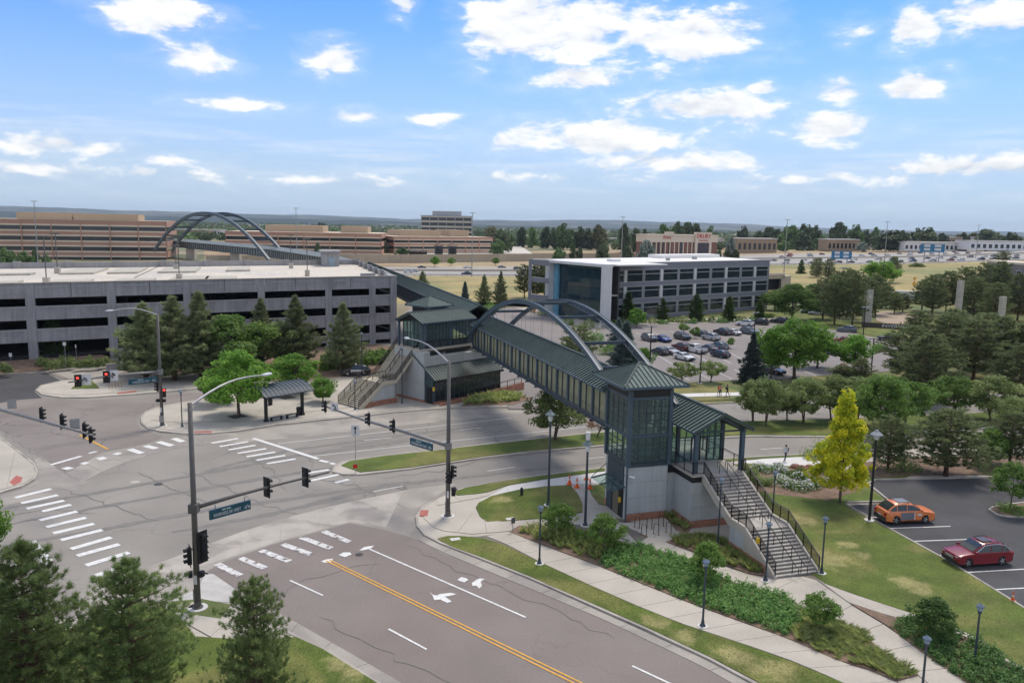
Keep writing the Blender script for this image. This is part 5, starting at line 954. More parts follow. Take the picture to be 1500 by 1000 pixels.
# apartment building at the right edge
aq = QF(XY(1477, 262), XY(1600, 230), (.3, 1)); AP = thing('apartment_building', 'grey and brown apartment block cut by the right edge of the picture', 'apartment building')
GB_ = mat('grey_apartment_brick', (.27, .24, .22), .9, n=(.3, .08)); part('wall', aq.box(MB(), 0, aq.L, 0, 20, 5, 15.2), GB_, AP); part('brick_base', aq.box(MB(), 0, aq.L, -.05, 20, 0, 5), BRICKC, AP); part('cornice', aq.box(MB(), -.4, aq.L+.4, -.5, 20.5, 15.2, 15.9), CREAM, AP)
for z in (6.2, 10.8, 1.6):
    for a_ in (1.2, 5.6, 10, 14.4): f_ = part('window_frame', aq.box(MB(), a_, a_+2, -.12, 0, z, z+2.6), OW, AP); [part('window_pane', aq.box(MB(), a_+.15+c*.9, a_+.95+c*.9, -.16, -.1, z+.15+r*1.2, z+1.2+r*1.2), BAND, AP) for c in (0, 1) for r in (0, 1)]
# motorway bridge span right of the office
br_ = thing('road_bridge', 'tan concrete road bridge end beside the slate blue office', 'bridge'); a_, b_ = XY(1128, 330), XY(1150, 335); bq = QF(a_, b_, (0, 1))
part('span', bq.box(MB(), -14, bq.L+2, 0, 12, 4.6, 6.2), mat('tan_precast_concrete', (0, 0, 0)), br_); part('abutment', bq.box(MB(), bq.L, bq.L+6, 0, 12, 0, 5.6), mat('tan_precast_concrete', (0, 0, 0)), br_); part('parapet', bq.box(MB(), -14, bq.L+2, -.3, 0, 6.2, 7.0), CREAM, br_)
part('underpass_shade', bq.box(MB(), -13, bq.L, 3, 11, 0, 4.5), DARK, br_)  # solid dark block, shade under the span put into its colour

# monument pillars and entrance wall
STN = mat('pale_grey_stone', (.42, .39, .34), .9, n=(1, .1))
for i, (px, yb, yt, lb) in enumerate(((1269, 474, 424, 'tallest pale stone pillar with a small emblem beside dark pines'), (1401, 480, 411, 'pale stone pillar rising behind dark pines'), (1464, 488, 434, 'short pinkish stone pillar near the right edge'))):
    x_, y_ = G(px, yb); h_ = height_at(px, yb, yt); o = thing('stone_pillar', lb, 'pillar', (x_, y_, 0), .3, 'entrance pillars'); w_ = 1.05 if i == 0 else .75
    nb = 9
    for k in range(nb): part('stone', MB().bb(-w_, w_, -w_*.6, w_*.6, h_*k/nb+.02, h_*(k+1)/nb-.02), STN, o)
    if i == 0: part('emblem', MB().extrude([(-.45, h_-2.2), (.5, h_-2.2), (.5, h_-2.0), (.15, h_-2.0), (.3, h_-1.5), (0, h_-1.2), (-.3, h_-1.5), (-.05, h_-1.75), (-.45, h_-2.0)], -w_*.6-.06, -w_*.6-.01, 'y'), OW, o)
a_, b_ = Vector((*G(1262, 480), 0)), Vector((*G(1332, 484), 0)); o = thing('entrance_sign_wall', 'low dark brown sign wall with white letters in front of the stone paved mound', 'sign wall', tuple(a_), math.atan2(b_.y-a_.y, b_.x-a_.x)); L_ = (b_-a_).length
part('wall', MB().bb(0, L_, 0, .6, 0, 1.5), mat('dark_brown_stone', (.07, .05, .045), .8), o); text_part('sign_text', 'INVERNESS', 1.25, OW, o, (L_*.72, -.03, .85), (rad(90), 0, 0), .03, 1.1)
patch('paved_mound', [(1283, 470), (1284, 458), (1300, 456), (1345, 462), (1345, 476), (1300, 476)], .22, mat('tan_stone_paving', (.36, .28, .20), .9, n=(.4, .1)))

# ================================================================ street lights, signals, signs
def pole_tree(name, label, cat, base, group=None, rz=0.): return thing(name, label, cat, (*base, .14) if len(base) == 2 else base, rz, group)
LENS_R = mat('red_signal_lens', (.6, .02, .02), .3, emit=(1, .03, .02, 2.2)); LENS_D = mat('unlit_lens', (.03, .015, .012), .2); SIGB = mat('matt_black_signal_housing', (.018, .018, .02), .7)
def signal_head(parent, loc, rz, n=3, lit=None, plate=True, name='signal_head', blk=SIGB):
    """loc is the top of the housing; faces -y before rotation"""
    h = link(name, MB().bb(-.17, .17, -.12, .14, -.36*n, 0).mesh(name, blk), parent, loc, rz)
    if plate: part('back_plate', MB().bb(-.36, .36, .02, .05, -.36*n-.16, .16), SIGB, h)
    for k in range(n):
        z = -.18-.36*k; part('lens', MB().add([(.13*math.cos(a), -.135, z+.13*math.sin(a)) for a in [2*math.pi*i/12 for i in range(12)]], [tuple(range(12))]), LENS_R if lit == k else LENS_D, h)
        vs = []; 
        for i in range(9): a = math.pi*i/8-.15+.15*2*i/8; vs += [(.155*math.cos(a), -.12, z+.155*math.sin(a)), (.155*math.cos(a), -.36, z+.155*math.sin(a)-.02)]
        part('visor', MB().add(vs, [(2*i, 2*i+1, 2*i+3, 2*i+2) for i in range(8)]), SIGB, h)
    return h
def street_sign(parent, c, rz, text, w=2.9, h=.62, flip=False):
    """lit street name box hung under the arm"""
    s = link('street_name_sign', MB().bb(-w/2, w/2, -.07, .07, -h/2, h/2).mesh('street_name_sign', mat('dark_teal_sign_blue', (.012, .075, .105), .45)), parent, c, rz)
    for d in (-1, 1):
        r_ = (rad(90), 0, 0 if d < 0 else math.pi)
        text_part('sign_text', text, .31, OW, s, (-.24*(-d), d*.075, -.09), r_, .004, .66); part('small_print', MB().bb(-.3*(-d)-.32, -.3*(-d)-.04, d*.078-.002, d*.078+.002, .14, .23).bb(-.3*(-d)+.02, -.3*(-d)+.3, d*.078-.002, d*.078+.002, .14, .23), mat('pale_sign_print', (.42, .55, .50), .6), s)
        # small bicycle-like emblem at the end of the sign
        e = MB(); cx = 1.2*(-d)*-1 if d > 0 else 1.2
        for q in (-.13, .13): e.add([(cx+q+.09*math.cos(a), d*.078, -.1+.09*math.sin(a)) for a in [2*math.pi*i/10 for i in range(10)]]+[(cx+q+.06*math.cos(a), d*.078, -.1+.06*math.sin(a)) for a in [2*math.pi*i/10 for i in range(10)]], [(i, (i+1) % 10, 10+(i+1) % 10, 10+i) for i in range(10)])
        e.beam((cx-.13, d*.078, -.1), (cx, d*.078, .06), .01, .03).beam((cx, d*.078, .06), (cx+.13, d*.078, -.1), .01, .03); part('emblem', e, OW, s)
    for q in (-w*.36, w*.36): part('hanger', MB().tube([(q, 0, h/2), (q, 0, h/2+.3)], .03), GALV, s)
    return s
def turn_sign(parent, c, rz, kind=0, w=.75, h=.9):
    s = link('lane_sign', MB().bb(-w/2, w/2, -.02, .02, -h/2, h/2).mesh('lane_sign', OW), parent, c, rz); K_ = SIGB
    part('arrow', MB().extrude([(-.04, -.28), (.06, -.28), (.06, .02), (-.05, .14), (-.12, .07), (-.2, .3), (-.02, .26), (-.0, .2), (.16, .08), (.16, -.28)] if kind == 0 else [(-.05, -.32), (.05, -.32), (.05, .0), (.2, .1), (.14, .18), (.3, .2), (.28, .04), (.22, .08), (.05, -.08), (.05, .22), (.13, .22), (0, .38), (-.13, .22), (-.05, .22)], -.032, -.022, 'y'), K_, s)
    part('sign_border', MB().bb(-w/2-.01, w/2+.01, .021, .03, -h/2-.01, h/2+.01), GALV, s); return s
def luminaire(parent, top, tip, m=GALV, bow=.9):
    a, b = Vector(top), Vector(tip); pts = [a.lerp(b, t)+Vector((0, 0, bow*math.sin(math.pi*min(1, t*1.0))*.55)) for t in np.linspace(0, 1, 9)]
    part('lamp_arm', MB().tube(pts, [.085-.004*i for i in range(9)], 8), m, parent)
    d = (b-a).normalized(); h = part('cobra_head', MB().lathe([(.0, -.12), (.16, -.1), (.26, 0), (.22, .1), (.08, .16)], (0, 0, 0), 12), mat('pale_lamp_housing', (.5, .52, .54), .45), parent, True)
    h.location = tuple(b+Vector((d.x, d.y, 0))*.35); h.rotation_euler = (0, 0, math.atan2(d.y, d.x)); h.scale = (2.0, .9, .75)
def mast_pole(label, base, htop, pm=BRONZE):
    o = pole_tree('signal_pole', label, 'traffic signal', base, 'tall mast arm signal poles at the crossroads'); part('shaft', MB().tube([(0, 0, 0), (0, 0, htop)], [.21, .14], 14), pm, o, True)
    part('base_flange', MB().lathe([(.34, 0), (.34, .12), (.25, .14), (.23, .5)], (0, 0, 0), 12), pm, o); part('footing', MB().lathe([(.62, -.05), (.62, .05)], (0, 0, 0), 18), CONC2, o); part('hand_hole_cover', MB().bb(-.24, -.16, -.1, .1, .6, 1.3), GALV, o); part('sticker', MB().bb(-.09, .09, -.225, -.2, 1.7, 2.3), OW, o)
    return o
def arm(parent, z, end, m=BRONZE, r0=.14, r1=.07):
    e = Vector(end); pts = [Vector((0, 0, z)), Vector((e.x*.3, e.y*.3, z+.12)), Vector((e.x*.65, e.y*.65, z+.12)), Vector((e.x, e.y, e.z))]
    part('mast_arm', MB().tube(pts, [r0, r0*.85, r0*.68, r1], 12), m, parent, True); part('arm_collar', MB().bb(-.28, .28, -.26, .26, z-.28, z+.28), m, parent)
# nearest pole
P1_ = G(290, 893); o = mast_pole('nearest tall brown signal pole beside the pines at the lower left', P1_, 13.5); zA = 6.7
E1 = Vector((*G(482, 692, 6.85), 0))-Vector((*P1_, 0)); arm(o, zA, (E1.x, E1.y, 6.75)); ar = math.atan2(E1.y, E1.x)
for px in (450, 386):
    v = Vector((*G(px, 702 if px == 450 else 714, 6.8), 0))-Vector((*P1_, 0)); t = v.length/E1.length; c = E1*t; signal_head(o, (c.x-.1, c.y+.15, 7.3), math.pi+rad(-38), 3, None)
street_sign(o, (E1.x*.24, E1.y*.24, 5.95), ar, 'INVERNESS DR WEST')
signal_head(o, (.45, .1, 5.0), rad(60), 5, None); signal_head(o, (-.42, .0, 4.05), rad(-60), 3, None)
signal_head(o, (.36, -.1, 2.55), rad(70), 1, None, False, 'pedestrian_signal'); signal_head(o, (-.36, -.1, 2.5), rad(-70), 1, None, False, 'pedestrian_signal')
part('signal_bracket', MB().tube([(-.4, 0, 3.95), (0, 0, 3.95)], .03).tube([(.45, 0, 4.8), (0, 0, 4.8)], .03).tube([(.45, 0, 3.2), (0, 0, 3.2)], .03), SIGB, o)
L1 = Vector((*G(393, 555, 14.0), 0))-Vector((*P1_, 0)); luminaire(o, (0, 0, 13.3), (L1.x*.93, L1.y*.93, 14.2))
# pole on the station corner
P2_ = G(656, 758); o = mast_pole('tall brown signal pole on the pavement corner in front of the footbridge', P2_, 13.45)
E2_ = Vector((*G(474, 596, 6.6), 0))-Vector((*P2_, 0)); arm(o, 6.2, (E2_.x, E2_.y, 6.6), GALV if False else mat('dull_zinc_grey_paint', (.20, .20, .20), .5, metal=.3), .17, .08); ar2 = math.atan2(E2_.y, E2_.x)
for t, n in ((.985, 3), (.60, 3), (.40, 3)):
    hd = signal_head(o, (E2_.x*t, E2_.y*t, 7.1), rad(-75), n, None)
turn_sign(o, (E2_.x*.90, E2_.y*.90, 6.75), rad(-10), 0)
street_sign(o, (E2_.x*.19, E2_.y*.19, 5.65), ar2+math.pi, 'INVERNESS WAY EAST'); signal_head(o, (.12, -.3, 4.1), rad(-35), 3, None, False); signal_head(o, (.36, -.05, 4.5), rad(95), 3, None)
signal_head(o, (.5, -.1, 2.6), rad(40), 1, None, False, 'pedestrian_signal'); signal_head(o, (.45, .1, 2.15), rad(0), 1, None, False, 'pedestrian_signal')
L2 = Vector((*G(598, 503, 13.8), 0))-Vector((*P2_, 0)); luminaire(o, (0, 0, 13.3), (L2.x, L2.y, 14.1))
# pole by the bus stop
P3_ = G(238, 625); o = mast_pole('tall signal pole with two red lights on its arm at the bus stop corner', P3_, 13.5)
E3 = Vector((*G(100, 563, 6.4), 0))-Vector((*P3_, 0)); arm(o, 6.6, (E3.x, E3.y, 6.5), mat('dull_zinc_grey_paint', (0, 0, 0)), .15, .08); ar3 = math.atan2(E3.y, E3.x)
signal_head(o, (E3.x*.9, E3.y*.9, 7.1), rad(22), 3, 0); signal_head(o, (E3.x*.60, E3.y*.60, 7.2), rad(22), 3, 0); turn_sign(o, (E3.x*.82, E3.y*.82, 6.6), rad(15), 0, 1.1, 1.2); turn_sign(o, (E3.x*.53, E3.y*.53, 6.75), rad(15), 1, 1.1, 1.2)
street_sign(o, (E3.x*.2, E3.y*.2, 5.75), ar3+math.pi, 'INVERNESS DR WEST', 3.2)
signal_head(o, (-.45, .1, 5.3), rad(-60), 3, None); signal_head(o, (.42, 0, 4.6), rad(15), 3, 0, False); signal_head(o, (.4, -.05, 3.3), rad(15), 1, None, False, 'pedestrian_signal'); signal_head(o, (-.38, -.05, 3.3), rad(-15), 1, None, False, 'pedestrian_signal')
part('control_box', MB().bb(-.22, .26, -.3, -.14, .5, 1.3), GALV, o)
L3 = Vector((*G(165, 458, 14.2), 0))-Vector((*P3_, 0)); luminaire(o, (0, 0, 13.4), (L3.x, L3.y, 14.3))
# arm reaching in from the left
P4_ = (-56.5, 79.5); o = pole_tree('signal_pole', 'signal pole outside the left edge whose long silver arm reaches over the left street', 'traffic signal', P4_, 'tall mast arm signal poles at the crossroads'); part('shaft', MB().tube([(0, 0, 0), (0, 0, 9)], [.21, .16], 12), GALV, o)
E4 = Vector((*G(137, 640, 6.6), 0))-Vector((*P4_, 0)); arm(o, 6.5, (E4.x, E4.y, 6.6), mat('dull_zinc_grey_paint', (0, 0, 0)), .2, .08)
E4b = Vector((*G(0, 602, 6.6), 0))-Vector((*P4_, 0))
for px, py in ((61, 610), (91, 620), (124, 633), (133, 637)):
    v = Vector((*G(px, py, 6.6), 0))-Vector((*P4_, 0)); signal_head(o, (v.x, v.y, 7.2 if px < 130 else 7.0), rad(100), 3, None)
for px, py in ((18, 598), (110, 628)): v = Vector((*G(px, py, 6.6), 0))-Vector((*P4_, 0)); s_ = turn_sign(o, (v.x, v.y, 6.9), rad(200), 0)

def lamp(label, cat, base, h, kind='globe', rz=0., group=None, top=None):
    o = pole_tree('street_lamp', label, cat, base, group, rz); m = STEEL
    if kind == 'globe':
        part('post', MB().tube([(0, 0, 0), (0, 0, h-.35)], [.075, .055], 8), m, o); part('base', MB().lathe([(.2, 0), (.2, .08), (.12, .2), (.09, .45)], (0, 0, 0), 10), m, o); part('footing', MB().lathe([(.34, -.03), (.34, .05)], (0, 0, 0), 14), CONC2, o)
        part('lantern', MB().lathe([(.08, h-.4), (.15, h-.32), (.15, h-.1)], (0, 0, 0), 10), mat('frosted_lamp_glass', (.22, .28, .33), .3), o); part('lamp_hood', MB().lathe([(.24, h-.12), (.22, h-.06), (.09, h+.04), (.02, h+.1)], (0, 0, 0), 12), mat('slate_blue_lamp_hood', (.11, .15, .20), .4), o); part('collar', MB().lathe([(.12, h-.5), (.12, h-.4)], (0, 0, 0), 8), m, o)
    elif kind == 'tall':
        part('post', MB().tube([(0, 0, 0), (0, 0, h-1.0)], [.12, .09], 10), m, o); part('base', MB().lathe([(.24, 0), (.24, .1), (.16, .25)], (0, 0, 0), 10), m, o); part('footing', MB().lathe([(.4, -.03), (.4, .06)], (0, 0, 0), 14), CONC2, o)
        part('lamp_hood', MB().lathe([(.45, h-.42), (.42, h-.34), (.16, h-.12), (.12, h)], (0, 0, 0), 14), mat('grey_green_lamp_hood', (.14, .18, .18), .4), o); part('lantern', MB().lathe([(.12, h-1.0), (.2, h-.75), (.2, h-.42)], (0, 0, 0), 10), mat('white_lamp_glass', (.6, .62, .62), .3), o)
        if top: part('white_box', MB().bb(-.17, .17, -.17, .17, h-.0, h+.65), OW, o)
    elif kind == 'shoebox':
        part('post', MB().tube([(0, 0, 0), (0, 0, h)], [.12, .1], 10), BLACK, o); part('footing', MB().lathe([(.42, -.03), (.42, .12)], (0, 0, 0), 14), CONC2, o)
        if top == 'hood': part('lamp_hood', MB().lathe([(.52, h-.35), (.5, h-.28), (.2, h-.05), (.12, h+.1)], (0, 0, 0), 14), mat('grey_lamp_hood', (.25, .27, .28), .4), o); part('lantern', MB().lathe([(.15, h-.75), (.3, h-.36)], (0, 0, 0), 10), mat('white_lamp_glass', (0, 0, 0)), o)
        else: part('lamp_head', MB().bb(-.9, -.15, -.2, .2, h-.1, h+.08).bb(.15, .9, -.2, .2, h-.1, h+.08), GALV, o)
    elif kind == 'mast':
        part('mast', MB().tube([(0, 0, 0), (0, 0, h)], [.26, .14], 8), GALV, o); part('lamp_ring', MB().bb(-1.3, 1.3, -.3, .3, h-.1, h+.15), GALV, o)
    return o
WG = 'short path lamps with slate hoods around the station'
for (px, py, yt, lb) in ((790, 828, 741, 'short path lamp at the edge of the kerb lawn left of the mulch bed'), (1029, 920, 820, 'short path lamp between kerb lawn and walk beside the green hedge bed'), (1121, 853, 765, 'short path lamp standing at the foot of the stair with a yellow box behind'), (1203, 842, 757, 'short path lamp on the lawn right of the stair foot'), (1051, 803, 700, 'path lamp in the small grass bed under the platform wall'), (1131, 762, 690, 'path lamp standing behind the stair railing by the white flowers'), (1427, 972, 885, 'path lamp rising from the shrubs at the lower right'), (1350, 1018, 932, 'path lamp at the lower right edge beside the path fork')):
    lamp(lb, 'street lamp', G(px, py), height_at(px, py, yt)-.15, 'globe', 0, WG)
for (px, py, yt, lb) in ((267, 627, 572, 'thin lamp post on the bus stop corner near the tall signal pole'), (589, 593, 508, 'thin dark lamp post in front of the grey station wall'), (520, 602, 557, 'short post lamp with a yellow box at the foot of the station stair'), (530, 552, 487, 'dark lamp post beside the parked police car'), (609, 549, 500, 'small post lamp behind the station stair')):
    lamp(lb, 'street lamp', G(px, py), height_at(px, py, yt)-.15, 'globe', 0, 'lamps around the middle station')
lamp('tall hooded lamp standing left of the footbridge over the round lawn', 'street lamp', G(803, 742), 8.7, 'tall'); lamp('tall hooded lamp with a white box on top beside the lift tower', 'street lamp', G(857, 772), 7.4, 'tall', top=True)
lamp('tall black car park lamp beside the orange car', 'street lamp', G(1273, 765), 8.0, 'shoebox', top='hood')
for (px, py, yt, lb) in ((951, 553, 478, 'grey car park lamp left of the blue spruce row'), (1025, 563, 513, 'thin car park lamp between two low spreading trees'), (1276, 545, 496, 'car park lamp near the parked dark cars on the right'), (1355, 560, 502, 'slim car park lamp in front of the dark pine mass'), (1264, 495, 450, 'thin lamp beside the stone pillar'), (1398, 502, 478, 'pale lamp post poking out of the right pines'), (829, 545, 493, 'lamp post behind the footbridge roof by the brown green pine'), (1104, 500, 458, 'lamp at the corner of the slate blue office'), (1229, 470, 392, 'pale road lamp before the far pines'), (1211, 440, 391, 'curved pale road lamp above the pines'), (1291, 430, 387, 'slim pale lamp by the sloping field')):
    lamp(lb, 'street lamp', G(px, py), max(5, height_at(px, py, yt)-.1), 'shoebox', .3, 'lamps of the office car park and ramp')
for (px, dep, yt, lb) in ((52, 330, 295, 'tall thin light mast at the far left over the striped office'), (434, 420, 305, 'thin light mast above the dark ribboned office'), (692, 380, 312, 'high light mast beside the tallest far office'), (912, 450, 318, 'high light mast over the earth site left of the hotel'), (1153, 420, 322, 'high light mast above the motorway near the low tan office'), (1300, 450, 325, 'high light mast beside the dark oaks above the motorway'), (1434, 560, 330, 'farthest light mast near the white warehouses')):
    x_, y_ = XY(px, dep); d_ = fwd*FPX+RT*(px-750)-UP*(yt-500); lamp(lb, 'light mast', (x_, y_, ground_z(px, dep) if px > 800 else 0), CAM_H+float(d_[2]/d_[1])*dep-(ground_z(px, dep) if px > 800 else 0), 'mast', 0, 'high light masts along the motorway')
# lamps on the garage roof
for (px, b_, yt, lb) in ((68, 12, 347, 'double lamp on the garage roof deck at the left ramp walls'), (84, 45, 343, 'tall lamp at the back of the garage roof deck on the left'), (262, 16, 346, 'lamp on a concrete pedestal in the middle of the garage roof deck'), (258, 50, 360, 'small lamp by the rear parapet of the garage roof'), (426, 52, 345, 'lamp on a pedestal near the back right of the garage roof deck'), (450, 22, 350, 'lamp on a pedestal near the front right of the garage roof deck')):
    # pedestal position on the deck
    s_ = None
    for a_ in np.linspace(-10, 75, 700):
        q = Q(a_, b_); v = np.array([q[0], q[1], 12.8-CAM_H]); X_ = 750+FPX*float(v@RT)/float(v@fwd)
        if X_ > px: s_ = a_; break
    q = Q(s_, b_); d_ = fwd*FPX+RT*(px-750)-UP*(yt-500); zt = CAM_H+float(d_[2]/d_[1])*q[1]
    o = thing('roof_lamp', lb, 'street lamp', (*q, 12.78), .2, 'lamps on the garage roof'); part('pedestal', MB().bb(-.5, .5, -.5, .5, 0, 1.3), CONC, o); part('post', MB().tube([(0, 0, 1.3), (0, 0, zt-12.8)], .1), BRONZE, o); part('lamp_head', MB().bb(-.9, .9, -.3, .3, zt-12.8, zt-12.55), BRONZE, o)
# small signs
def post_sign(label, base, h, w, hh, m, rz, kind=None, face=None):
    o = thing('road_sign', label, 'sign', (*base, .12), rz); part('post', MB().tube([(0, 0, 0), (0, 0, h)], .035), GALV, o); s = part('sign_plate', MB().bb(-w/2, w/2, -.06, -.035, h-hh, h), m, o)
    if kind is not None: part('arrow', MB().extrude([(-.05, h-hh*.85), (.05, h-hh*.85), (.05, h-hh*.4), (.15, h-hh*.3), (0, h-hh*.12), (-.15, h-hh*.3), (-.05, h-hh*.4)], -.075, -.062, 'y'), SIGB, o)
    return o
o = post_sign('white lane arrow sign on a post at the tip of the grass median', G(521, 694), 4.9, .8, 1.05, OW, rad(5), 1)
part('red_marker', MB().bb(-.25, .2, -.1, -.07, .5, .9), REDL, o)
post_sign('small white sign on a post in the mulch by the garage', G(97, 545), 4.8, .5, .6, OW, 0); post_sign('narrow white marker post in front of the garage bushes', G(113, 540), 3.9, .2, .5, OW, 0); post_sign('small white sign at the concrete path by the garage', G(17, 541), 2.6, .5, .6, OW, 0)
post_sign('little dark sign stake in the mulch corner by the walk', G(751, 781), 1.25, .35, .5, BRONZE, .5)
o = thing('road_sign', 'yellow diamond warning sign on the field by the ramp road', 'sign', (*G(1338, 425), 0), .2); part('post', MB().tube([(0, 0, 0), (0, 0, 5)], .1), GALV, o); part('sign_plate', MB().extrude([(0, 1.6), (1.2, 2.8), (0, 4.0), (-1.2, 2.8)], -.12, -.06, 'y').extrude([(0, 4.1), (.9, 5), (0, 5.9), (-.9, 5)], -.12, -.06, 'y'), YPAINT, o)
for px, dep, w_, lb in ((1236, 520, 13, 'smaller blue motorway sign above the traffic'), (1369, 500, 15, 'wide blue motorway sign above the traffic queue')):
    x_, y_ = XY(px, dep); o = thing('motorway_sign', lb, 'sign', (x_, y_, ground_z(px, dep)), 0, 'blue motorway signs'); zc = 5.6 if px < 1300 else 9.2
    part('sign_plate', MB().bb(-w_/2, w_/2, -.3, 0, zc-3, zc+2), mat('blue_motorway_sign', (.03, .16, .30), .5), o)
    for dx in (-w_*.3, w_*.3): part('post', MB().bb(dx-.25, dx+.25, 0, .4, 0, zc), GALV, o)
    for r in range(2): part('sign_logo', MB().bb(-w_*.35, -w_*.1, -.36, -.3, zc-2+r*2.2, zc-.6+r*2.2).bb(w_*.08, w_*.35, -.36, -.3, zc-2+r*2.2, zc-.6+r*2.2), OW, o)

# bus shelter, benches, bins
sh0, sh1 = Vector((*G(390, 619), 0)), Vector((*G(443, 609), 0)); dsh = (sh1-sh0); ash = math.atan2(dsh.y, dsh.x); Ls = dsh.length
SHL = thing('bus_shelter', 'bus shelter with a dark curved metal roof on two thick posts', 'bus shelter', (sh0.x, sh0.y, .14), ash)
for x in (0, Ls): part('post', MB().bb(x-.16, x+.16, -.16, .16, 0, 3.5 if x == 0 else 3.6), BLACK, SHL); part('post_base', MB().bb(x-.24, x+.24, -.24, .24, 0, .25), BLACK, SHL)
prof = [(-.9, 3.25), (-.2, 3.65), (.6, 3.95), (1.5, 4.15), (2.4, 4.2)]; x0s, x1s = -.55, Ls+1.2; mb = MB()
for i in range(4):
    (ya, za), (yb, zb) = prof[i], prof[i+1]; mb.add([(x0s, ya, za), (x1s, ya, za), (x1s, yb, zb), (x0s, yb, zb), (x0s, ya, za-.1), (x1s, ya, za-.1), (x1s, yb, zb-.1), (x0s, yb, zb-.1)], [(0, 1, 2, 3), (7, 6, 5, 4), (0, 4, 5, 1), (1, 5, 6, 2), (3, 2, 6, 7), (0, 3, 7, 4)])
part('roof', mb, mat('slate_blue_shelter_roof', (.055, .075, .095), .65), SHL)
for k in range(13): x = x0s+(x1s-x0s)*k/12; sm_ = MB(); [sm_.beam((x, prof[i][0], prof[i][1]+.04), (x, prof[i+1][0], prof[i+1][1]+.04), .06, .07) for i in range(4)]; part('roof_seam', sm_, STEEL, SHL)
part('roof_beam', MB().beam((0, .1, 3.5), (Ls, .1, 3.6), .16, .2), BLACK, SHL)
def bench(label, base, rz):
    o = thing('bench', label, 'bench', (*base, .14), rz, 'benches at the bus stop')
    for k in range(4): part('slat', MB().bb(-.9, .9, -.24+k*.13, -.14+k*.13, .43, .47), BLACK, o)
    for x in (-.7, .7): part('leg', MB().bb(x-.04, x+.04, -.2, .25, 0, .43), BLACK, o)
    return o
bench('left black backless bench under the bus shelter', G(405, 617), ash); bench('right black backless bench under the bus shelter', G(428, 613), ash)
for px, py, lb in ((438, 609, 'dark litter bin beside the right shelter post'), (396, 594, 'dark litter bin behind the left end of the shelter')):
    o = thing('litter_bin', lb, 'litter bin', (*G(px, py), .14), 0, 'bins at the bus stop'); part('body', MB().lathe([(.3, 0), (.34, .9), (.3, .92)], (0, 0, 0), 12), BLACK, o); part('lid', MB().lathe([(.36, .92), (.3, 1.05), (.1, 1.12)], (0, 0, 0), 12), BLACK, o)
for px, py in ((348, 611), (434, 575), (420, 583), (395, 583)): tag(part('tree_grate', MB().box((*G(px, py), .147), (2.0, 2.0, .012), ash), mat('dark_tree_grate', (.06, .05, .045), .9)), 'square dark tree grate %s' % {348: 'under the big bright tree left of the shelter', 434: 'under the tree behind the shelter', 420: 'right behind the bus shelter', 395: 'behind the left shelter post'}[px], 'tree grate')
# bicycle racks by the tower
for i, (px, py, lb) in enumerate(((933, 775, 'bicycle hoop nearest the tower corner'), (943, 786, 'leftmost bicycle hoop of the front row'), (951, 776, 'second bicycle hoop along the wall'), (961, 785, 'middle bicycle hoop of the front row'), (968, 772, 'bicycle hoop nearest the grass triangle, back row'), (979, 783, 'rightmost bicycle hoop of the front row'))):
    o = thing('bicycle_hoop', lb, 'bicycle rack', (*G(px, py), .14), TH+rad(-52), 'bicycle hoops beside the lift tower')
    pts = [(-.22, 0, 0), (-.22, 0, .75)]+[(-.22*math.cos(t), 0, .75+.2*math.sin(t)) for t in np.linspace(.4, math.pi-.4, 5)]+[(.22, 0, .75), (.22, 0, 0)]
    part('hoop', MB().tube(pts, .028), BLACK, o)
    for x in (-.22, .22): part('foot_plate', MB().bb(x-.09, x+.09, -.07, .07, 0, .015), mat('rusty_plate', (.35, .17, .04), .8), o)
ORG = mat('orange_cone_plastic', (.75, .13, .02), .6)
def cone(label, base, s=1.):
    o = thing('traffic_cone', label, 'traffic cone', (*base, .14), 0, 'orange traffic cones'); o.scale = (s, s, s); part('cone_body', MB().lathe([(.16, .04), (.09, .45), (.035, .85)], (0, 0, 0), 12), ORG, o); part('foot', MB().bb(-.22, .22, -.22, .22, 0, .04), ORG, o); part('reflective_band', MB().lathe([(.112, .38), (.085, .52)], (0, 0, 0), 12), OW, o)
for px, py, lb in ((834, 711, 'orange cone left of the group near the lift tower'), (845, 716, 'orange cone in the middle of the group near the lift tower'), (859, 704, 'reddish cone farthest back near the lift tower'), (864, 717, 'orange cone right of the lamp post near the lift tower')): cone(lb, G(px, py), 1.15)
cone('red cone alone on the car park kerb at the right edge', G(1483, 882), .8)
o = thing('hydrant', 'small dark hydrant on the round lawn', 'hydrant', (*G(764, 727), .15)); part('barrel', MB().lathe([(.14, 0), (.12, .1), (.12, .5), (.16, .52), (.1, .7), (.02, .75)], (0, 0, 0), 10), BLACK, o); part('nozzle', MB().tube([(-.22, 0, .42), (.22, 0, .42)], .06), BRONZE, o)
for px, py, lb in ((667, 792, 'pale utility lid in the lawn tip by the corner'), (748, 762, 'tiny pale lid in the round lawn')): tag(part('access_cover', MB().box((*G(px, py), .165), (.8, .5, .02), .4), CONC2), lb, 'access cover')
o = thing('utility_pad', 'flat concrete pad beside the nearest signal pole', 'concrete pad', (*G(276, 890), .16), .3); part('pad', MB().bb(-.7, .7, -.4, .4, 0, .03), CONC, o)
# ramp walls and rails at the upper left corner
o = thing('ramp_wall', 'low grey concrete ramp wall with rails beside the garage pines', 'wall', (0, 0, 0)); a_, b_ = G(156, 545), G(205, 541); part('wall', MB().beam((*a_, .7), (*b_, .7), .3, 1.2), GC, o); part('wall_cap', MB().beam((*a_, 1.34), (*b_, 1.34), .36, .08), CONC, o)
for k in range(5): x_, y_ = lerp(G(160, 571), G(178, 569), k/4); part('rail_post', MB().tube([(x_, y_, .1), (x_, y_, 1.1)], .04), mat('rusty_plate', (0, 0, 0)), o)
lawn('lawn', [(104, 571), (120, 556), (132, 556), (146, 570)])

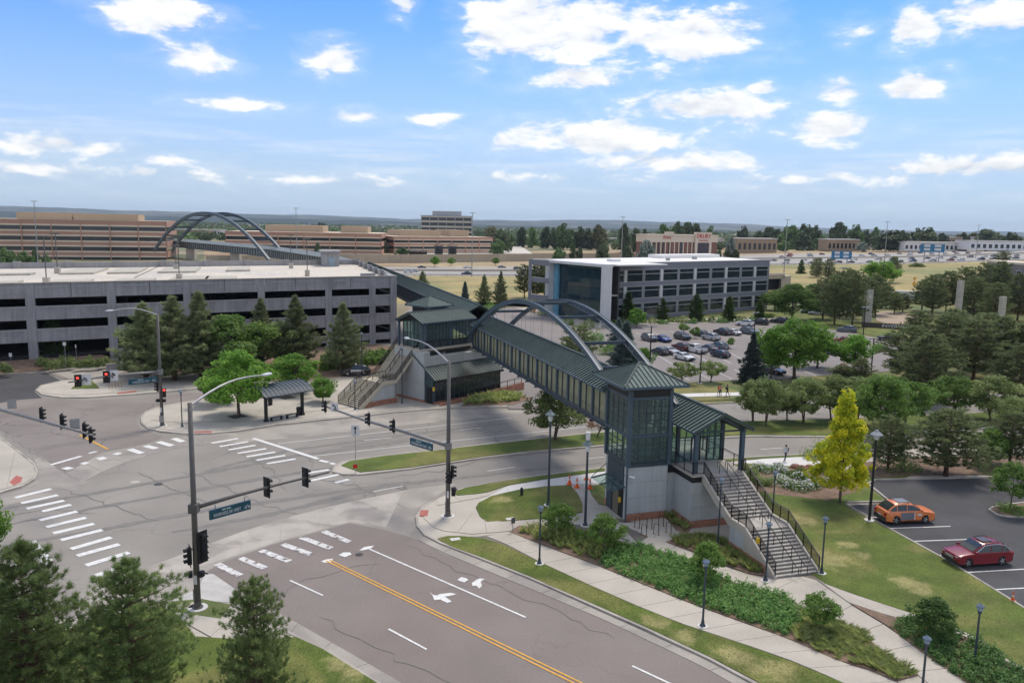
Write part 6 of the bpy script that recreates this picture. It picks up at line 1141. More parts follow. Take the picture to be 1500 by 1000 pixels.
# ================================================================ vehicles
GLC = mat('car_glass', (.03, .04, .045), .08, spec=.7, n=(1, 0)); TYR = mat('tyre_rubber', (.016, .016, .017), .85); RIM = mat('alloy_rim', (.42, .42, .43), .35, metal=.8); CHR = mat('chrome_trim', (.6, .6, .6), .2, metal=1); HEADL = mat('headlight_glass', (.62, .64, .66), .15); TAILL = mat('tail_light_red', (.35, .012, .012), .25); PLAS = mat('black_bumper_plastic', (.03, .03, .032), .6)
def car_paint():
    m = mat('car_paint', (1, 1, 1), .32, n=(1, .0), n2=(1, 0), obj_col=True, spec=.55); b = m.node_tree.nodes['Principled BSDF']; b.inputs['Coat Weight'].default_value = .35; b.inputs['Coat Roughness'].default_value = .12; return m
CP = car_paint()
def car_body_mesh(L_, Wd, prof, wx, wr):
    """side profile (with wheel arches) run across the width in slices that tuck in at the flanks"""
    h = L_/2; bot = .24; pts = [(-h+.05, bot+.12)]
    # bottom edge with arches, front to back (x increases to the front)
    P_ = []
    for c in sorted(wx):
        P_.append((c-wr-.06, bot)); P_ += [(c-(wr+.06)*math.cos(t), bot+(wr+.10)*math.sin(t)*1.15) for t in np.linspace(.25, math.pi-.25, 7)]; P_.append((c+wr+.06, bot))
    ring = [(-h+.06, bot+.1)]+P_+[(h-.06, bot+.1)]+prof     # prof goes front to back along the top
    n = len(ring); mb = MB(); sl = [(-1, .12, .93), (-.97, .06, .97), (-.8, .015, 1), (-.4, 0, 1.03), (.4, 0, 1.03), (.8, .015, 1), (.97, .06, .97), (1, .12, .93)]
    for (y, ins, zz) in sl:
        for (x, z) in ring: mb.v.append((x*(1-ins*.6) if abs(x) > h*.7 else x, y*Wd/2*(1 if z < .95 else .985), z if z < .45 else .45+(z-.45)*(zz if z > .6 else 1)))
    for s in range(7):
        for i in range(n): j = (i+1) % n; mb.f.append((s*n+i, s*n+j, (s+1)*n+j, (s+1)*n+i)); mb.mi.append(0)
    mb.f += [tuple(range(n-1, -1, -1)), tuple(range(7*n, 8*n))]; mb.mi += [0, 0]; return mb
def wheel(parent, x, y, r, side):
    w = link('wheel', None, parent, (x, y, r)); T_ = MB().lathe([(r*.62, -.1), (r*.96, -.105), (r, -.06), (r, .06), (r*.96, .105), (r*.62, .1)], (0, 0, 0), 20); t = part('tyre', T_, TYR, w); t.rotation_euler = (rad(90), 0, 0)
    R_ = MB().lathe([(r*.62, -.09), (r*.66, -.05), (r*.66, .05), (r*.62, .09)], (0, 0, 0), 16)
    for k in range(5): a = 2*math.pi*k/5; R_.beam((0, 0, side*-.09), (r*.62*math.cos(a), r*.62*math.sin(a), side*-.085), .09, .03)
    q = part('rim', R_, RIM, w); q.rotation_euler = (rad(90), 0, 0); return w
def make_car(kind, label, color, detail=True, cat='car'):
    """x forward, origin on the ground at the middle"""
    S_ = dict(suv=(4.65, 1.86, 1.72, .385), sedan=(4.7, 1.8, 1.42, .33), wagon=(4.82, 1.86, 1.68, .37), pickup=(5.7, 1.98, 1.85, .39), hatch=(4.2, 1.76, 1.5, .33), van=(4.9, 1.95, 1.75, .36))[kind]; L_, Wd, Hh_, r = S_; h = L_/2; f, rr = h-.93, -h+(.98 if kind != 'pickup' else 1.2)
    belt = dict(suv=1.08, sedan=.93, wagon=1.02, pickup=1.12, hatch=.95, van=1.05)[kind]
    o = thing(name_of(kind), label, cat)
    if kind == 'sedan': prof = [(h-.02, .55), (h-.08, .74), (h-.3, .82), (.75, belt), (-1.25, belt+.02), (-h+.18, belt-.02), (-h+.03, .82), (-h, .55)]; gh = (.95, .15, -.75, -1.55)
    elif kind == 'pickup': prof = [(h-.02, .6), (h-.05, .98), (h-.25, 1.1), (1.1, belt+.06), (-.65, belt+.04), (-h+.06, belt+.02), (-h+.01, .9), (-h, .55)]; gh = (1.05, .45, -.65, -.85)
    else: nz_ = belt-.10; prof = [(h-.0, .5), (h-.01, nz_-.16), (h-.10, nz_-.05), (h-.40, nz_), (h-.85, belt-.04), (.95, belt+.0), (0, belt+.02), (-h+.35, belt+.03), (-h+.10, belt), (-h+.02, .85), (-h+.0, .62), (-h+.06, .5)]; gh = (1.12, .12, -h+.95, -h+.16) if kind != 'hatch' else (1.05, .15, -h+.85, -h+.2)
    body = part('body', car_body_mesh(L_, Wd, prof, (f, rr), r), CP, o, True); body.data.set_sharp_from_angle(angle=rad(38))
    x0, x1, x2, x3 = gh; wb, wt = Wd/2*.955, Wd/2*.80; zb, zt = belt+.01, Hh_
    # greenhouse: windscreen base x0, roof front x1, roof back x2, rear window base x3
    hz0 = zt-zb; XS = [x0, x0*.5+x1*.5, x1+.05, x1-.4, (x1+x2)/2, x2+.35, x2, x2*.45+x3*.55, x3]; HS = [0, .56, .9, .985, 1.015, .985, .9 if kind not in ('sedan', 'pickup') else .93, .5, 0]
    hx = lambda x: float(np.interp(-x, [-q for q in XS], HS))*hz0
    def wid(x, f_):   # half width at height fraction of the full greenhouse
        e_ = float(np.interp(-x, [-x0, -x0+.5, -x3-.5, -x3], [.86, 1, 1, .93])); return (wb+(wt-wb)*min(1, f_/.88))*e_
    mb = MB(); XX = sorted(set(XS+[x0*.75+x1*.25, x0*.25+x1*.75, x1-.15, x2+.12]), reverse=True); NX_ = 9
    for x in XX:
        H0 = hx(x); fr = H0/hz0; row = [(wid(x, 0), 0), (wid(x, fr*.5), H0*.5), (wid(x, fr*.86), H0*.86), (wid(x, fr*.86)-.13, H0*.975), (0, H0+.02*fr)]; row = row+[(-a_, b_) for a_, b_ in row[3::-1]]; mb.v += [(x, a_, zb-.02+b_) for a_, b_ in row]
    mb.f = [(i*NX_+k, i*NX_+k+1, (i+1)*NX_+k+1, (i+1)*NX_+k) for i in range(len(XX)-1) for k in range(NX_-1)]; mb.mi = [0]*len(mb.f); cab = part('cabin', mb, CP, o, True)
    def band(name, xa, xb, n=6, ys=None):
        g = MB()
        if ys is None:
            for i in range(n+1):
                x = xa+(xb-xa)*i/n; g.v += [(x, y_*(wid(x, hx(x)/hz0)-.10), zb-.02+hx(x)+.028) for y_ in (-1, -.5, 0, .5, 1)]
            g.f = [(i*5+k, i*5+k+1, i*5+k+6, i*5+k+5) for i in range(n) for k in range(4)]
        else:
            for i in range(n+1):
                x = xa+(xb-xa)*i/n; f0, f1 = .10, max(.12, hx(x)/hz0*.84); g.v += [(x, ys*(wid(x, f_)+.016), zb-.02+f_*hz0) for f_ in (f0, f1)]
            g.f = [(2*i, 2*i+1, 2*i+3, 2*i+2) for i in range(n)]
        g.mi = [0]*len(g.f); return part(name, g, GLC, o, True)
    band('windscreen', x0-.10, x1+.10); band('rear_window', x2-.06, x3+.10, 4)
    xr = x0-.22; xe = x3+(.30 if kind != 'pickup' else .12); cuts = [(xr, xr+(xe-xr)*.44), (xr+(xe-xr)*.47, xr+(xe-xr)*.77), (xr+(xe-xr)*.80, xe)] if kind not in ('sedan', 'pickup') else [(xr, xr+(xe-xr)*.52), (xr+(xe-xr)*.56, xe)]
    for s in (1, -1):
        for a_, b_ in cuts: band('side_window', a_, b_, 5, s)
    for x in (f, rr):
        for s in (1, -1):
            wheel(o, x, s*(Wd/2-.12), r, s)
            if kind in ('suv', 'wagon'): part('arch_trim', MB().tube([(x+(r+.09)*math.cos(t), s*(Wd/2-.045), r+(r+.09)*math.sin(t)*.95) for t in np.linspace(-.25, math.pi+.25, 11)], .045, 5), PLAS, o)
    part('under_tray', MB().bb(-h+.15, h-.15, -Wd/2+.12, Wd/2-.12, .2, .5), PLAS, o)
    for s in (1, -1):
        part('headlight', MB().bb(h-.22, h-.035, s*Wd*.27-(.0 if s > 0 else .26), s*Wd*.27+(.26 if s > 0 else 0), .66, .80), HEADL, o); part('tail_light', MB().bb(-h+.0, -h+.14, s*Wd*.33-(.0 if s > 0 else .22), s*Wd*.33+(.22 if s > 0 else 0), .74, .96), TAILL, o)
        m_ = part('mirror', MB().bb(x0-.28, x0-.12, s*(Wd/2)-(.02 if s > 0 else .16), s*(Wd/2)+(.16 if s > 0 else .02), belt, belt+.15), CP, o)
    part('front_bumper', MB().bb(h-.12, h+.02, -Wd*.42, Wd*.42, .26, .5), PLAS if detail else CP, o); part('rear_bumper', MB().bb(-h-.02, -h+.12, -Wd*.42, Wd*.42, .28, .55), PLAS, o); part('grille', MB().bb(h-.1, h+.0, -Wd*.22, Wd*.22, .52, .72), BLACK, o); part('number_plate', MB().bb(-h-.03, -h-.01, -.24, .24, .6, .74), OW, o)
    if kind in ('suv', 'wagon'):
        for s in (1, -1): part('roof_rail', MB().tube([(x1-.2, s*wt*.84, zt-.04), (x1-.35, s*wt*.84, zt+.04), (x2+.4, s*wt*.84, zt+.04), (x2+.25, s*wt*.84, zt-.04)], .025), BLACK, o)
    if kind == 'pickup': part('load_bed', MB().bb(-h+.15, -.95, -Wd*.4, Wd*.4, belt-.0, belt+.085), BLACK, o)
    for q in [o]+list(o.children): q.color = (*color, 1)
    return o
def name_of(k): return {'suv': 'parked_suv', 'sedan': 'parked_sedan', 'wagon': 'parked_wagon', 'pickup': 'pickup_truck', 'hatch': 'parked_hatchback', 'van': 'parked_van'}[k]
def put(o, px, py, heading, z=.165): o.location = (*G(px, py), z); o.rotation_euler = (0, 0, heading); return o
# orange car with grey wrap, seen from behind right
a_, b_ = Vector(G(1311, 771)), Vector(G(1354, 769.5)); hd = math.atan2((b_-a_).y, (b_-a_).x)
O_ = make_car('suv', 'orange and grey wrapped car parked beside the tall black lamp', (.68, .20, .055)); nn = Vector((-math.sin(hd), math.cos(hd))); cc = (a_+b_)/2+nn*.85; O_.location = (cc.x, cc.y, .165); O_.rotation_euler = (0, 0, hd); O_.scale = (1, 1, 1.07)
GW = mat('grey_vinyl_wrap', (.17, .18, .20), .4); part('door_wrap', MB().bb(-.95, .28, -.935, -.915, .42, 1.0), GW, O_); part('roof_wrap', MB().bb(-1.0, .0, -.52, .52, 1.72, 1.748), GW, O_); part('lower_trim', MB().bb(-1.2, 1.2, -.93, -.9, .24, .38), PLAS, O_); part('door_decal', MB().bb(.6, 1.0, -.935, -.915, .72, .9), OW, O_); part('wrap_edge', MB().bb(.28, .36, -.94, -.915, .4, 1.0), OW, O_); part('rear_trim', MB().bb(-2.36, -2.2, -.8, .8, .28, .62), PLAS, O_)
a_, b_ = Vector(G(1419, 834)), Vector(G(1465, 831)); hd = math.atan2((a_-b_).y, (a_-b_).x); R_ = make_car('wagon', 'dark red estate car parked nearest the lawn with its nose to the kerb', (.20, .008, .016)); nn = Vector((math.sin(hd), -math.cos(hd))); cc = (a_+b_)/2+nn*.85; R_.location = (cc.x, cc.y, .165); R_.rotation_euler = (0, 0, hd); R_.scale = (1, 1, 1.06)
part('chrome_grille', MB().bb(2.36, 2.43, -.42, .42, .58, .74), mat('dull_grille_chrome', (.35, .35, .36), .45, metal=.3), R_); part('window_trim', MB().tube([(.85, .92, 1.10), (.12, .81, 1.54), (-.9, .79, 1.60), (-1.6, .81, 1.50), (-2.0, .87, 1.15)], .02, 5), CHR, R_); part('lower_trim', MB().bb(-1.2, 1.2, .895, .925, .24, .36).bb(-1.2, 1.2, -.925, -.895, .24, .36), PLAS, R_); part('sunroof', MB().bb(-.8, .0, -.42, .42, 1.68, 1.706), mat('dark_sunroof', (.06, .05, .06), .4), R_)
# police car by the garage
a_ = Vector(G(517, 552)); PC = make_car('suv', 'black and white police car parked beside the garage hedge', (.02, .02, .022)); PC.location = (a_.x+.3, a_.y+1, .165); PC.rotation_euler = (0, 0, math.pi+rad(15)); part('white_door', MB().bb(-1.2, .9, .90, .93, .42, 1.0).bb(-1.2, .9, -.93, -.90, .42, 1.0), OW, PC); part('light_bar', MB().bb(-.1, .15, -.6, .6, 1.7, 1.8), mat('light_bar_plastic', (.35, .36, .4), .3), PC)
# office car park: one of each kind, then copies in other colours
U = rad(17.5)+rad(90)
proto = {}
COLS = dict(white=(.62, .62, .61), black=(.014, .014, .016), grey=(.10, .105, .11), silver=(.38, .385, .39), blue=(.015, .04, .22), navy=(.02, .028, .05), red=(.22, .015, .015), slate=(.09, .115, .14), maroon=(.10, .03, .04))
def car(kind, col, px, py, hdg, label, group, z=.165, sc=1.):
    f_ = kind not in proto
    if f_: proto[kind] = make_car(kind, label, COLS[col])
    return place(proto[kind], f_, (*G(px, py), z), hdg, label, group, sc, COLS[col])
GO = 'cars in the office car park'; CK = lambda t: math.radians(t)
for (k_, c_, px, py, h_, lb) in [
    ('suv', 'grey', 951, 500, -68, 'dark grey large car parked left of the blue saloon'), ('sedan', 'blue', 971, 501, -68, 'bright blue saloon parked in the middle of the office car park'), ('suv', 'black', 999, 498, -68, 'black car alone between the blue saloon and the small tree'),
    ('suv', 'silver', 1041, 499, 118, 'silver tall car behind the small tree, tail to the viewer'), ('hatch', 'navy', 1026, 493, 118, 'dark car half hidden behind the small trees'), ('suv', 'black', 1058, 491, 118, 'black car between the silver and the white saloon'), ('sedan', 'white', 1073, 491, 118, 'white saloon at the right end of the upper row'), ('suv', 'white', 1091, 478, 150, 'white tall car nearest the office wall'),
    ('suv', 'slate', 1097, 490, -60, 'slate car half hidden by the spruce tip'), ('van', 'black', 1112, 476, 150, 'black van beside the white tall car near the office'),
    ('hatch', 'navy', 967, 520, 118, 'dark hatchback at the left end of the lower row'), ('sedan', 'silver', 981, 519, -62, 'silver saloon second in the lower row'), ('suv', 'maroon', 998, 514, 118, 'maroon tall car in the lower row left of the white pickup'), ('sedan', 'white', 1002, 528, -62, 'white saloon standing forward of the lower row'), ('pickup', 'white', 1018, 517, 118, 'white pickup truck in the lower row'),
    ('sedan', 'navy', 1038, 515, 118, 'dark blue saloon right of the white pickup'), ('suv', 'slate', 1052, 513, 118, 'slate car partly behind the dark hatch at the row end'), ('hatch', 'navy', 1055, 524, 118, 'dark hatchback at the near right end of the lower row'), ('sedan', 'black', 1131, 548, -55, 'black car under the bright green trees'),
    ('suv', 'slate', 1240, 487, 155, 'slate blue car parked by the lawn below the stone pillar'), ('suv', 'black', 1301, 500, 160, 'black car parked right of the slate car near the dark pines'), ('suv', 'white', 1224, 521, -60, 'white car half hidden under the green tree on the right'), ('hatch', 'white', 1214, 516, -60, 'white hatchback behind the green tree on the right'), ('hatch', 'red', 1236, 503, 150, 'red car glimpsed through the green tree'), ('sedan', 'black', 1185, 460, 155, 'dark car by the trees behind the lawn slope'), ('sedan', 'silver', 1196, 462, 155, 'silver car by the trees behind the lawn slope'), ('van', 'black', 1142, 474, 150, 'dark van at the far right corner of the office')]:
    car(k_, c_, px, py, CK(h_), lb, GO)
# motorway traffic
rng = random.Random(5); NAMES_C = ['white', 'silver', 'navy', 'grey', 'black', 'white', 'slate', 'red', 'silver', 'white']
spots = [(618, .86, 'navy', 'sedan'), (683, .12, 'navy', 'suv'), (598, .30, 'white', 'suv'), (606, .38, 'silver', 'sedan'), (685, .86, 'white', 'sedan'), (735, .9, 'slate', 'sedan'), (758, .7, 'grey', 'suv'), (1108, .12, 'grey', 'sedan'), (1133, .3, 'navy', 'sedan'), (1146, .6, 'silver', 'suv')]
for ln in (.1, .3, .68, .88):
    px = 1150+ln*9
    while px < 1492: spots.append((px, ln, rng.choice(NAMES_C), rng.choice(['sedan', 'suv', 'suv', 'hatch', 'pickup', 'van']))); px += rng.uniform(13, 34)*(1 if px > 1280 else 1.3)
LN = {.1: 'in the nearest lane', .3: 'in the second lane', .68: 'in the third lane', .88: 'in the farthest lane'}; seen = {}
LMK = [(590, 'left of the small verge trees'), (660, 'between the small verge trees'), (740, 'right of the small verge trees'), (1100, 'beyond the road bridge'), (1180, 'right of the road bridge'), (1236, 'near the smaller blue sign'), (1300, 'before the dark oaks'), (1335, 'above the yellow warning sign'), (1369, 'near the wide blue sign'), (1410, 'before the left white warehouse'), (1450, 'before the right white warehouse'), (1490, 'near the right edge')]
for i, (px, t, c_, k_) in enumerate(spots):
    x_, y_, z_ = hw_at(px, t); x2_, y2_, _ = hw_at(px+20, t); lb = '%s %s %s, %s' % (c_ if c_ != 'slate' else 'slate grey', {'sedan': 'saloon', 'suv': 'tall car', 'hatch': 'hatchback', 'pickup': 'pickup', 'van': 'van'}[k_], min(LMK, key=lambda q: abs(q[0]-px))[1], LN.get(t, 'on the motorway'))
    f_ = k_ not in proto
    if f_: proto[k_] = make_car(k_, lb, COLS[c_])
    o = place(proto[k_], f_, (x_, y_, z_+.06), math.atan2(y2_-y_, x2_-x_)+(math.pi if t < .5 else 0), lb, 'cars on the motorway', 1, COLS[c_])
# white box lorry and tractor by the pines
a_ = Vector((*G(1325, 443), .1)); o = thing('box_lorry', 'white articulated lorry behind the pines near the stone pillar', 'lorry', tuple(a_), rad(165))
part('box', MB().bb(-9, 3, -1.25, 1.25, 1.1, 4.0), OW, o); part('cab', MB().bb(4, 6.6, -1.2, 1.2, .7, 3.4), OW, o); part('cab_window', MB().bb(6.61, 6.63, -1.0, 1.0, 2.0, 3.0), GLC, o); part('wind_deflector', MB().extrude([(4, 3.4), (6, 3.4), (4, 4.1)], -1.1, 1.1, 'y'), OW, o); part('chassis', MB().bb(-8.8, 6.4, -.5, .5, .5, 1.1), BLACK, o)
for x in (-7.5, -6.2, 3.2, 5.6):
    for s in (1, -1): wheel(o, x, s*1.1, .5, s)

# ================================================================ people
SKIN = mat('skin', (.42, .25, .17), .6); HAIR = mat('dark_hair', (.03, .02, .015), .7)
def person(label, base, rz, top, trousers, stride=.3, bag=None, shoe=(.05, .05, .05), z=.16, hair=None):
    o = thing('person', label, 'person', (*base, z), rz)
    vs = [(0, 0, .98), (0, 0, 1.2), (0, 0, 1.42), (0, 0, 1.52), (0, 0, 1.66), (-.1, 0, .93), (-.1, stride*.5, .5), (-.1, stride*.35, .08), (-.1, stride*.35-.16, .04), (.1, 0, .93), (.1, -stride*.35, .5), (.1, -stride, .1), (.1, -stride-.14, .06), (-.2, 0, 1.4), (-.25, -.08, 1.12), (-.24, -.24, .94), (.2, 0, 1.4), (.25, .08, 1.12), (.24, .02, .88)]
    es = [(0, 1), (1, 2), (2, 3), (3, 4), (0, 5), (5, 6), (6, 7), (7, 8), (0, 9), (9, 10), (10, 11), (11, 12), (2, 13), (13, 14), (14, 15), (2, 16), (16, 17), (17, 18)]
    rs = [.14, .12, .13, .055, .10, .1, .07, .045, .035, .1, .07, .045, .035, .06, .045, .035, .06, .045, .035]
    me = bpy.data.meshes.new('body'); me.from_pydata(vs, es, []); bm = bmesh.new(); bm.from_mesh(me); ly = bm.verts.layers.skin.verify(); bm.verts.ensure_lookup_table()
    for i, r in enumerate(rs): bm.verts[i][ly].radius = (r, r*.8)
    bm.verts[0][ly].use_root = True; bm.to_mesh(me); bm.free(); b = link('body', me, None)
    s = b.modifiers.new('skin', 'SKIN'); s.use_smooth_shade = True; u = b.modifiers.new('sub', 'SUBSURF'); u.levels = 1; u.render_levels = 1
    dg = bpy.context.evaluated_depsgraph_get(); dg.update(); m2 = bpy.data.meshes.new_from_object(b.evaluated_get(dg)); bpy.data.objects.remove(b)
    m2.materials.clear()
    for m in (SKIN, mat('cloth_%02d%02d%02d' % tuple(int(c*99) for c in top), top, .85), mat('cloth_%02d%02d%02d' % tuple(int(c*99) for c in trousers), trousers, .85), mat('shoe_dark', shoe, .7)): m2.materials.append(m)
    for p in m2.polygons:
        c = p.center; p.material_index = 0 if c.z > 1.5 or (abs(c.x) > .2 and c.z < 1.1) else (3 if c.z < .1 else (2 if c.z < .98 else 1))
    link('body', m2, o)
    part('hair', MB().lathe([(.09, 1.62), (.115, 1.70), (.10, 1.78), (.04, 1.82)], (0, .02, 0), 10), HAIR, o)
    if bag: part('backpack', MB().bb(-.15, .15, .12, .3, 1.05, 1.45), mat('cloth_%02d%02d%02d' % tuple(int(c*99) for c in bag), bag, .8), o)
person('person in a pale top and dark trousers walking on the white path behind the stair', G(1150, 677), rad(-60), (.5, .52, .56), (.03, .035, .06), .3, (.02, .02, .025)); person('person in red standing left of the pair on the far path', G(1052, 581), rad(60), (.55, .04, .03), (.35, .3, .26), .2); person('person in pale red top directly beside the one in red', G(1055, 581), rad(40), (.5, .2, .17), (.05, .05, .06), .1); person('person in black walking right of the pair on the far path', G(1065, 582), rad(75), (.015, .015, .02), (.02, .02, .025), .35, (.02, .02, .02))

# ================================================================ foliage
def tri_mesh(name, V, F, tint, m, mats=None):
    """V (n,3) float, F (k,3|4) int, tint per vertex"""
    me = bpy.data.meshes.new(name); V = np.ascontiguousarray(V, np.float32); F = np.ascontiguousarray(F, np.int32); k, c = F.shape
    me.vertices.add(len(V)); me.vertices.foreach_set('co', V.ravel()); me.loops.add(k*c); me.loops.foreach_set('vertex_index', F.ravel())
    me.polygons.add(k); me.polygons.foreach_set('loop_start', np.arange(0, k*c, c, dtype=np.int32)); me.polygons.foreach_set('loop_total', np.full(k, c, np.int32))
    me.update(calc_edges=True); at = me.attributes.new('tint', 'FLOAT', 'POINT'); at.data.foreach_set('value', np.clip(tint, 0, 1).astype(np.float32)); me.materials.append(m); return me
def unit(v): return v/np.maximum(np.linalg.norm(v, axis=1, keepdims=True), 1e-6)
def leaves(rng, P, N, size, tint, aspect=.55):
    """one diamond leaf per point, facing roughly N"""
    n = len(P); N = unit(N+rng.normal(0, .75, (n, 3))); A = unit(np.cross(N, rng.normal(0, 1, (n, 3)))); B = np.cross(N, A); s = size*rng.uniform(.65, 1.35, (n, 1))
    V = np.stack([P-A*s, P+B*s*aspect-N*s*.12, P+A*s, P-B*s*aspect-N*s*.12], 1).reshape(-1, 3); F = np.arange(4*n).reshape(n, 4); return V, F, np.repeat(tint, 4)
def crown_points(rng, shape, nclump, nleaf, cr, hollow=.45):
    """clump centres through a crown volume given by shape(t)->radius at height fraction, then leaves on each clump's shell"""
    C_ = []
    while len(C_) < nclump:
        t = rng.uniform(0, 1); R_ = shape(t)
        if R_ <= 0 or rng.uniform() > R_/shape.rmax+.15: continue
        a = rng.uniform(0, 2*np.pi); r = R_*rng.uniform(hollow**2, 1)**.5; C_.append((r*np.cos(a), r*np.sin(a), t))
    return np.array(C_)
class Shape:
    def __init__(s, pts): s.t = [p[0] for p in pts]; s.r = [p[1] for p in pts]; s.rmax = max(s.r)
    def __call__(s, t): return float(np.interp(t, s.t, s.r))
def broadleaf(seed, H=6., z0=1.8, shape=None, nclump=90, nleaf=90, leaf=.16, cr=.75, squash=.7, droop=0.):
    """unit built at real size: returns crown mesh data (V,F,tint) and clump centres"""
    rng = np.random.default_rng(seed); sh = shape or Shape([(0, .45), (.2, .85), (.45, 1), (.7, .85), (.9, .5), (1, .15)])
    C_ = crown_points(rng, sh, nclump, nleaf, cr); R_ = C_.copy(); lob = 1+.2*np.sin(3*np.arctan2(C_[:, 1], C_[:, 0])+seed+C_[:, 2]*4)+.15*np.sin(5*np.arctan2(C_[:, 1], C_[:, 0])+2*seed)
    P = np.stack([R_[:, 0]*lob, R_[:, 1]*lob, z0+R_[:, 2]*(H-z0)], 1)
    allP, allN, allT = [], [], []
    for c in P:
        n = int(nleaf*rng.uniform(.6, 1.3)); d = unit(rng.normal(0, 1, (n, 3))); rr = cr*rng.uniform(.55, 1.35)*rng.uniform(.35, 1, (n, 1))**.5; q = d*rr*np.array([1, 1, squash]); allP.append(c+q); allN.append(d+np.array([0, 0, .5])); allT.append(rng.uniform(.1, .9)+rng.normal(0, .16, n))
    V, F, T_ = leaves(rng, np.vstack(allP), np.vstack(allN), leaf, np.concatenate(allT)); return V, F, T_, P
def trunk_mesh(name, P, H, z0, r, m, seed=0, nl=9, lean=0., multi=1):
    rng = np.random.default_rng(seed+99); mb = MB()
    for s in range(multi):
        a0 = rng.uniform(0, 6.28); off = (0 if multi == 1 else .5); top = Vector((off*2*math.cos(a0), off*2*math.sin(a0), z0+(H-z0)*.75)); base = Vector((off*.25*math.cos(a0), off*.25*math.sin(a0), -.1)); midp = base.lerp(top, .45)+Vector((rng.normal(0, .06), rng.normal(0, .06), 0)); mb.tube([base, base+Vector((0, 0, .35)), midp, top], [r*1.35, r, r*.72, r*.2], 8)
        for i in rng.choice(len(P), min(nl, len(P)), replace=False):
            e = Vector(P[i]); f = rng.uniform(.25, .8); s_ = base.lerp(top, f); s_.z = min(s_.z, e.z-.1) if e.z > z0*.8 else s_.z; mb.tube([s_, s_.lerp(e, .5)+Vector((0, 0, .12)), e], [r*.42, r*.26, r*.08], 5, cap=False)
    return mb.mesh(name, m, True)
BARK = mat('grey_brown_bark', (.12, .095, .075), .95, n=(3, .2), n2=(20, .2), bump=.5); BARKP = mat('pine_bark', (.14, .085, .06), .95, n=(3, .2), n2=(20, .2), bump=.5)
GR = dict(pinen=leaf_mat('near_pine_needles', (.09, .145, .045), (.26, .33, .12), .46), pineg=leaf_mat('grey_green_pine_needles', (.11, .145, .06), (.25, .28, .14), .4), bright=leaf_mat('bright_green_leaves', (.085, .19, .025), (.19, .32, .055), .48), mid=leaf_mat('mid_green_leaves', (.075, .15, .03), (.18, .27, .065), .48), grey=leaf_mat('olive_grey_leaves', (.13, .175, .06), (.26, .31, .12), .48), dark=leaf_mat('dark_green_leaves', (.035, .08, .02), (.09, .145, .04), .4), yellow=leaf_mat('yellow_leaves', (.30, .42, .03), (.86, .78, .04), .5, objvar=0), pine=leaf_mat('pine_needles', (.09, .12, .045), (.21, .25, .10), .38), pined=leaf_mat('dark_pine_needles', (.085, .115, .05), (.21, .245, .105), .4), spruce=leaf_mat('blue_spruce_needles', (.06, .10, .09), (.18, .23, .21), .25), shrub=leaf_mat('shrub_leaves', (.075, .17, .04), (.17, .29, .085), .4), grass=leaf_mat('ornamental_grass_blades', (.20, .27, .08), (.40, .42, .16), .5), rust=leaf_mat('rusty_dry_leaves', (.20, .09, .03), (.30, .15, .05), .3), white=leaf_mat('white_flower_petals', (.62, .62, .60), (.78, .78, .76), .3, objvar=0), far=leaf_mat('far_tree_leaves', (.03, .055, .022), (.07, .10, .04), .2, objvar=.4))
def make_tree(name, label, cat, V, F, T_, crownm, trunkm_mesh):
    o = thing(name, label, cat); link('crown', tri_mesh('crown', V, F, T_, crownm), o); link('trunk', trunkm_mesh, o); return o
TREES = {}
def reg(key, name, gen): TREES[key] = [name, gen, None]
def tree(key, px, py, yt, width_px, label, group=None, mat_=None, base=None, wz=.15, cat='tree', rz=None, hh=None):
    """stand a tree: base pixel survey, top pixel, crown width"""
    name, gen, root = TREES[key]; first = root is None
    if first: root = gen(); TREES[key][2] = root
    b = base or G(px, py); H_ = hh or max(1., height_at(px, py, yt)-wz); dist = math.hypot(b[0], b[1]); w_ = width_px/FPX*dist if width_px else H_*.6
    g0 = root['size']; o = place(root, first, (*b, wz), (hash_f(px, py)*6.28 if rz is None else rz), label, group)
    o.scale = (w_/g0[0], w_/g0[0], H_/g0[1]); o['category'] = cat
    if mat_ is not None:
        for c in o.children:
            if c.name.startswith('crown'):
                if not first: c.data = MATVAR(c.data, mat_)
                else: c.data = MATVAR(c.data, mat_)
    return o
_mv = {}
def MATVAR(me, m):
    base = me.name.split('|')[0]; k = (base, m.name)
    if me.materials[0] == m: return me
    if k not in _mv: n = me.copy(); n.name = base+'|'+m.name; n.materials[0] = m; _mv[k] = n
    return _mv[k]
def hash_f(a, b): return (math.sin(a*12.9898+b*78.233)*43758.5453) % 1
def g_broad(seed, H, z0, W_, mk, nclump=85, nleaf=85, leaf=.16, cr=.8, shape=None, r=.14, multi=1, nm='leafy_tree'):
    def f():
        sh = shape or [(0, .45), (.2, .85), (.45, 1), (.7, .85), (.9, .5), (1, .15)]; S_ = Shape([(t, q*W_/2) for t, q in sh]); V, F, T_, P = broadleaf(seed, H-cr*.5, z0, S_, nclump, nleaf, leaf, cr); tm = trunk_mesh('trunk', P, H, z0, r, BARK, seed, 10, multi=multi)
        o = make_tree(nm, 'tree', 'tree', V, F, T_, GR[mk], tm); o['size'] = (float(W_+cr), float(H)); return o
    return f
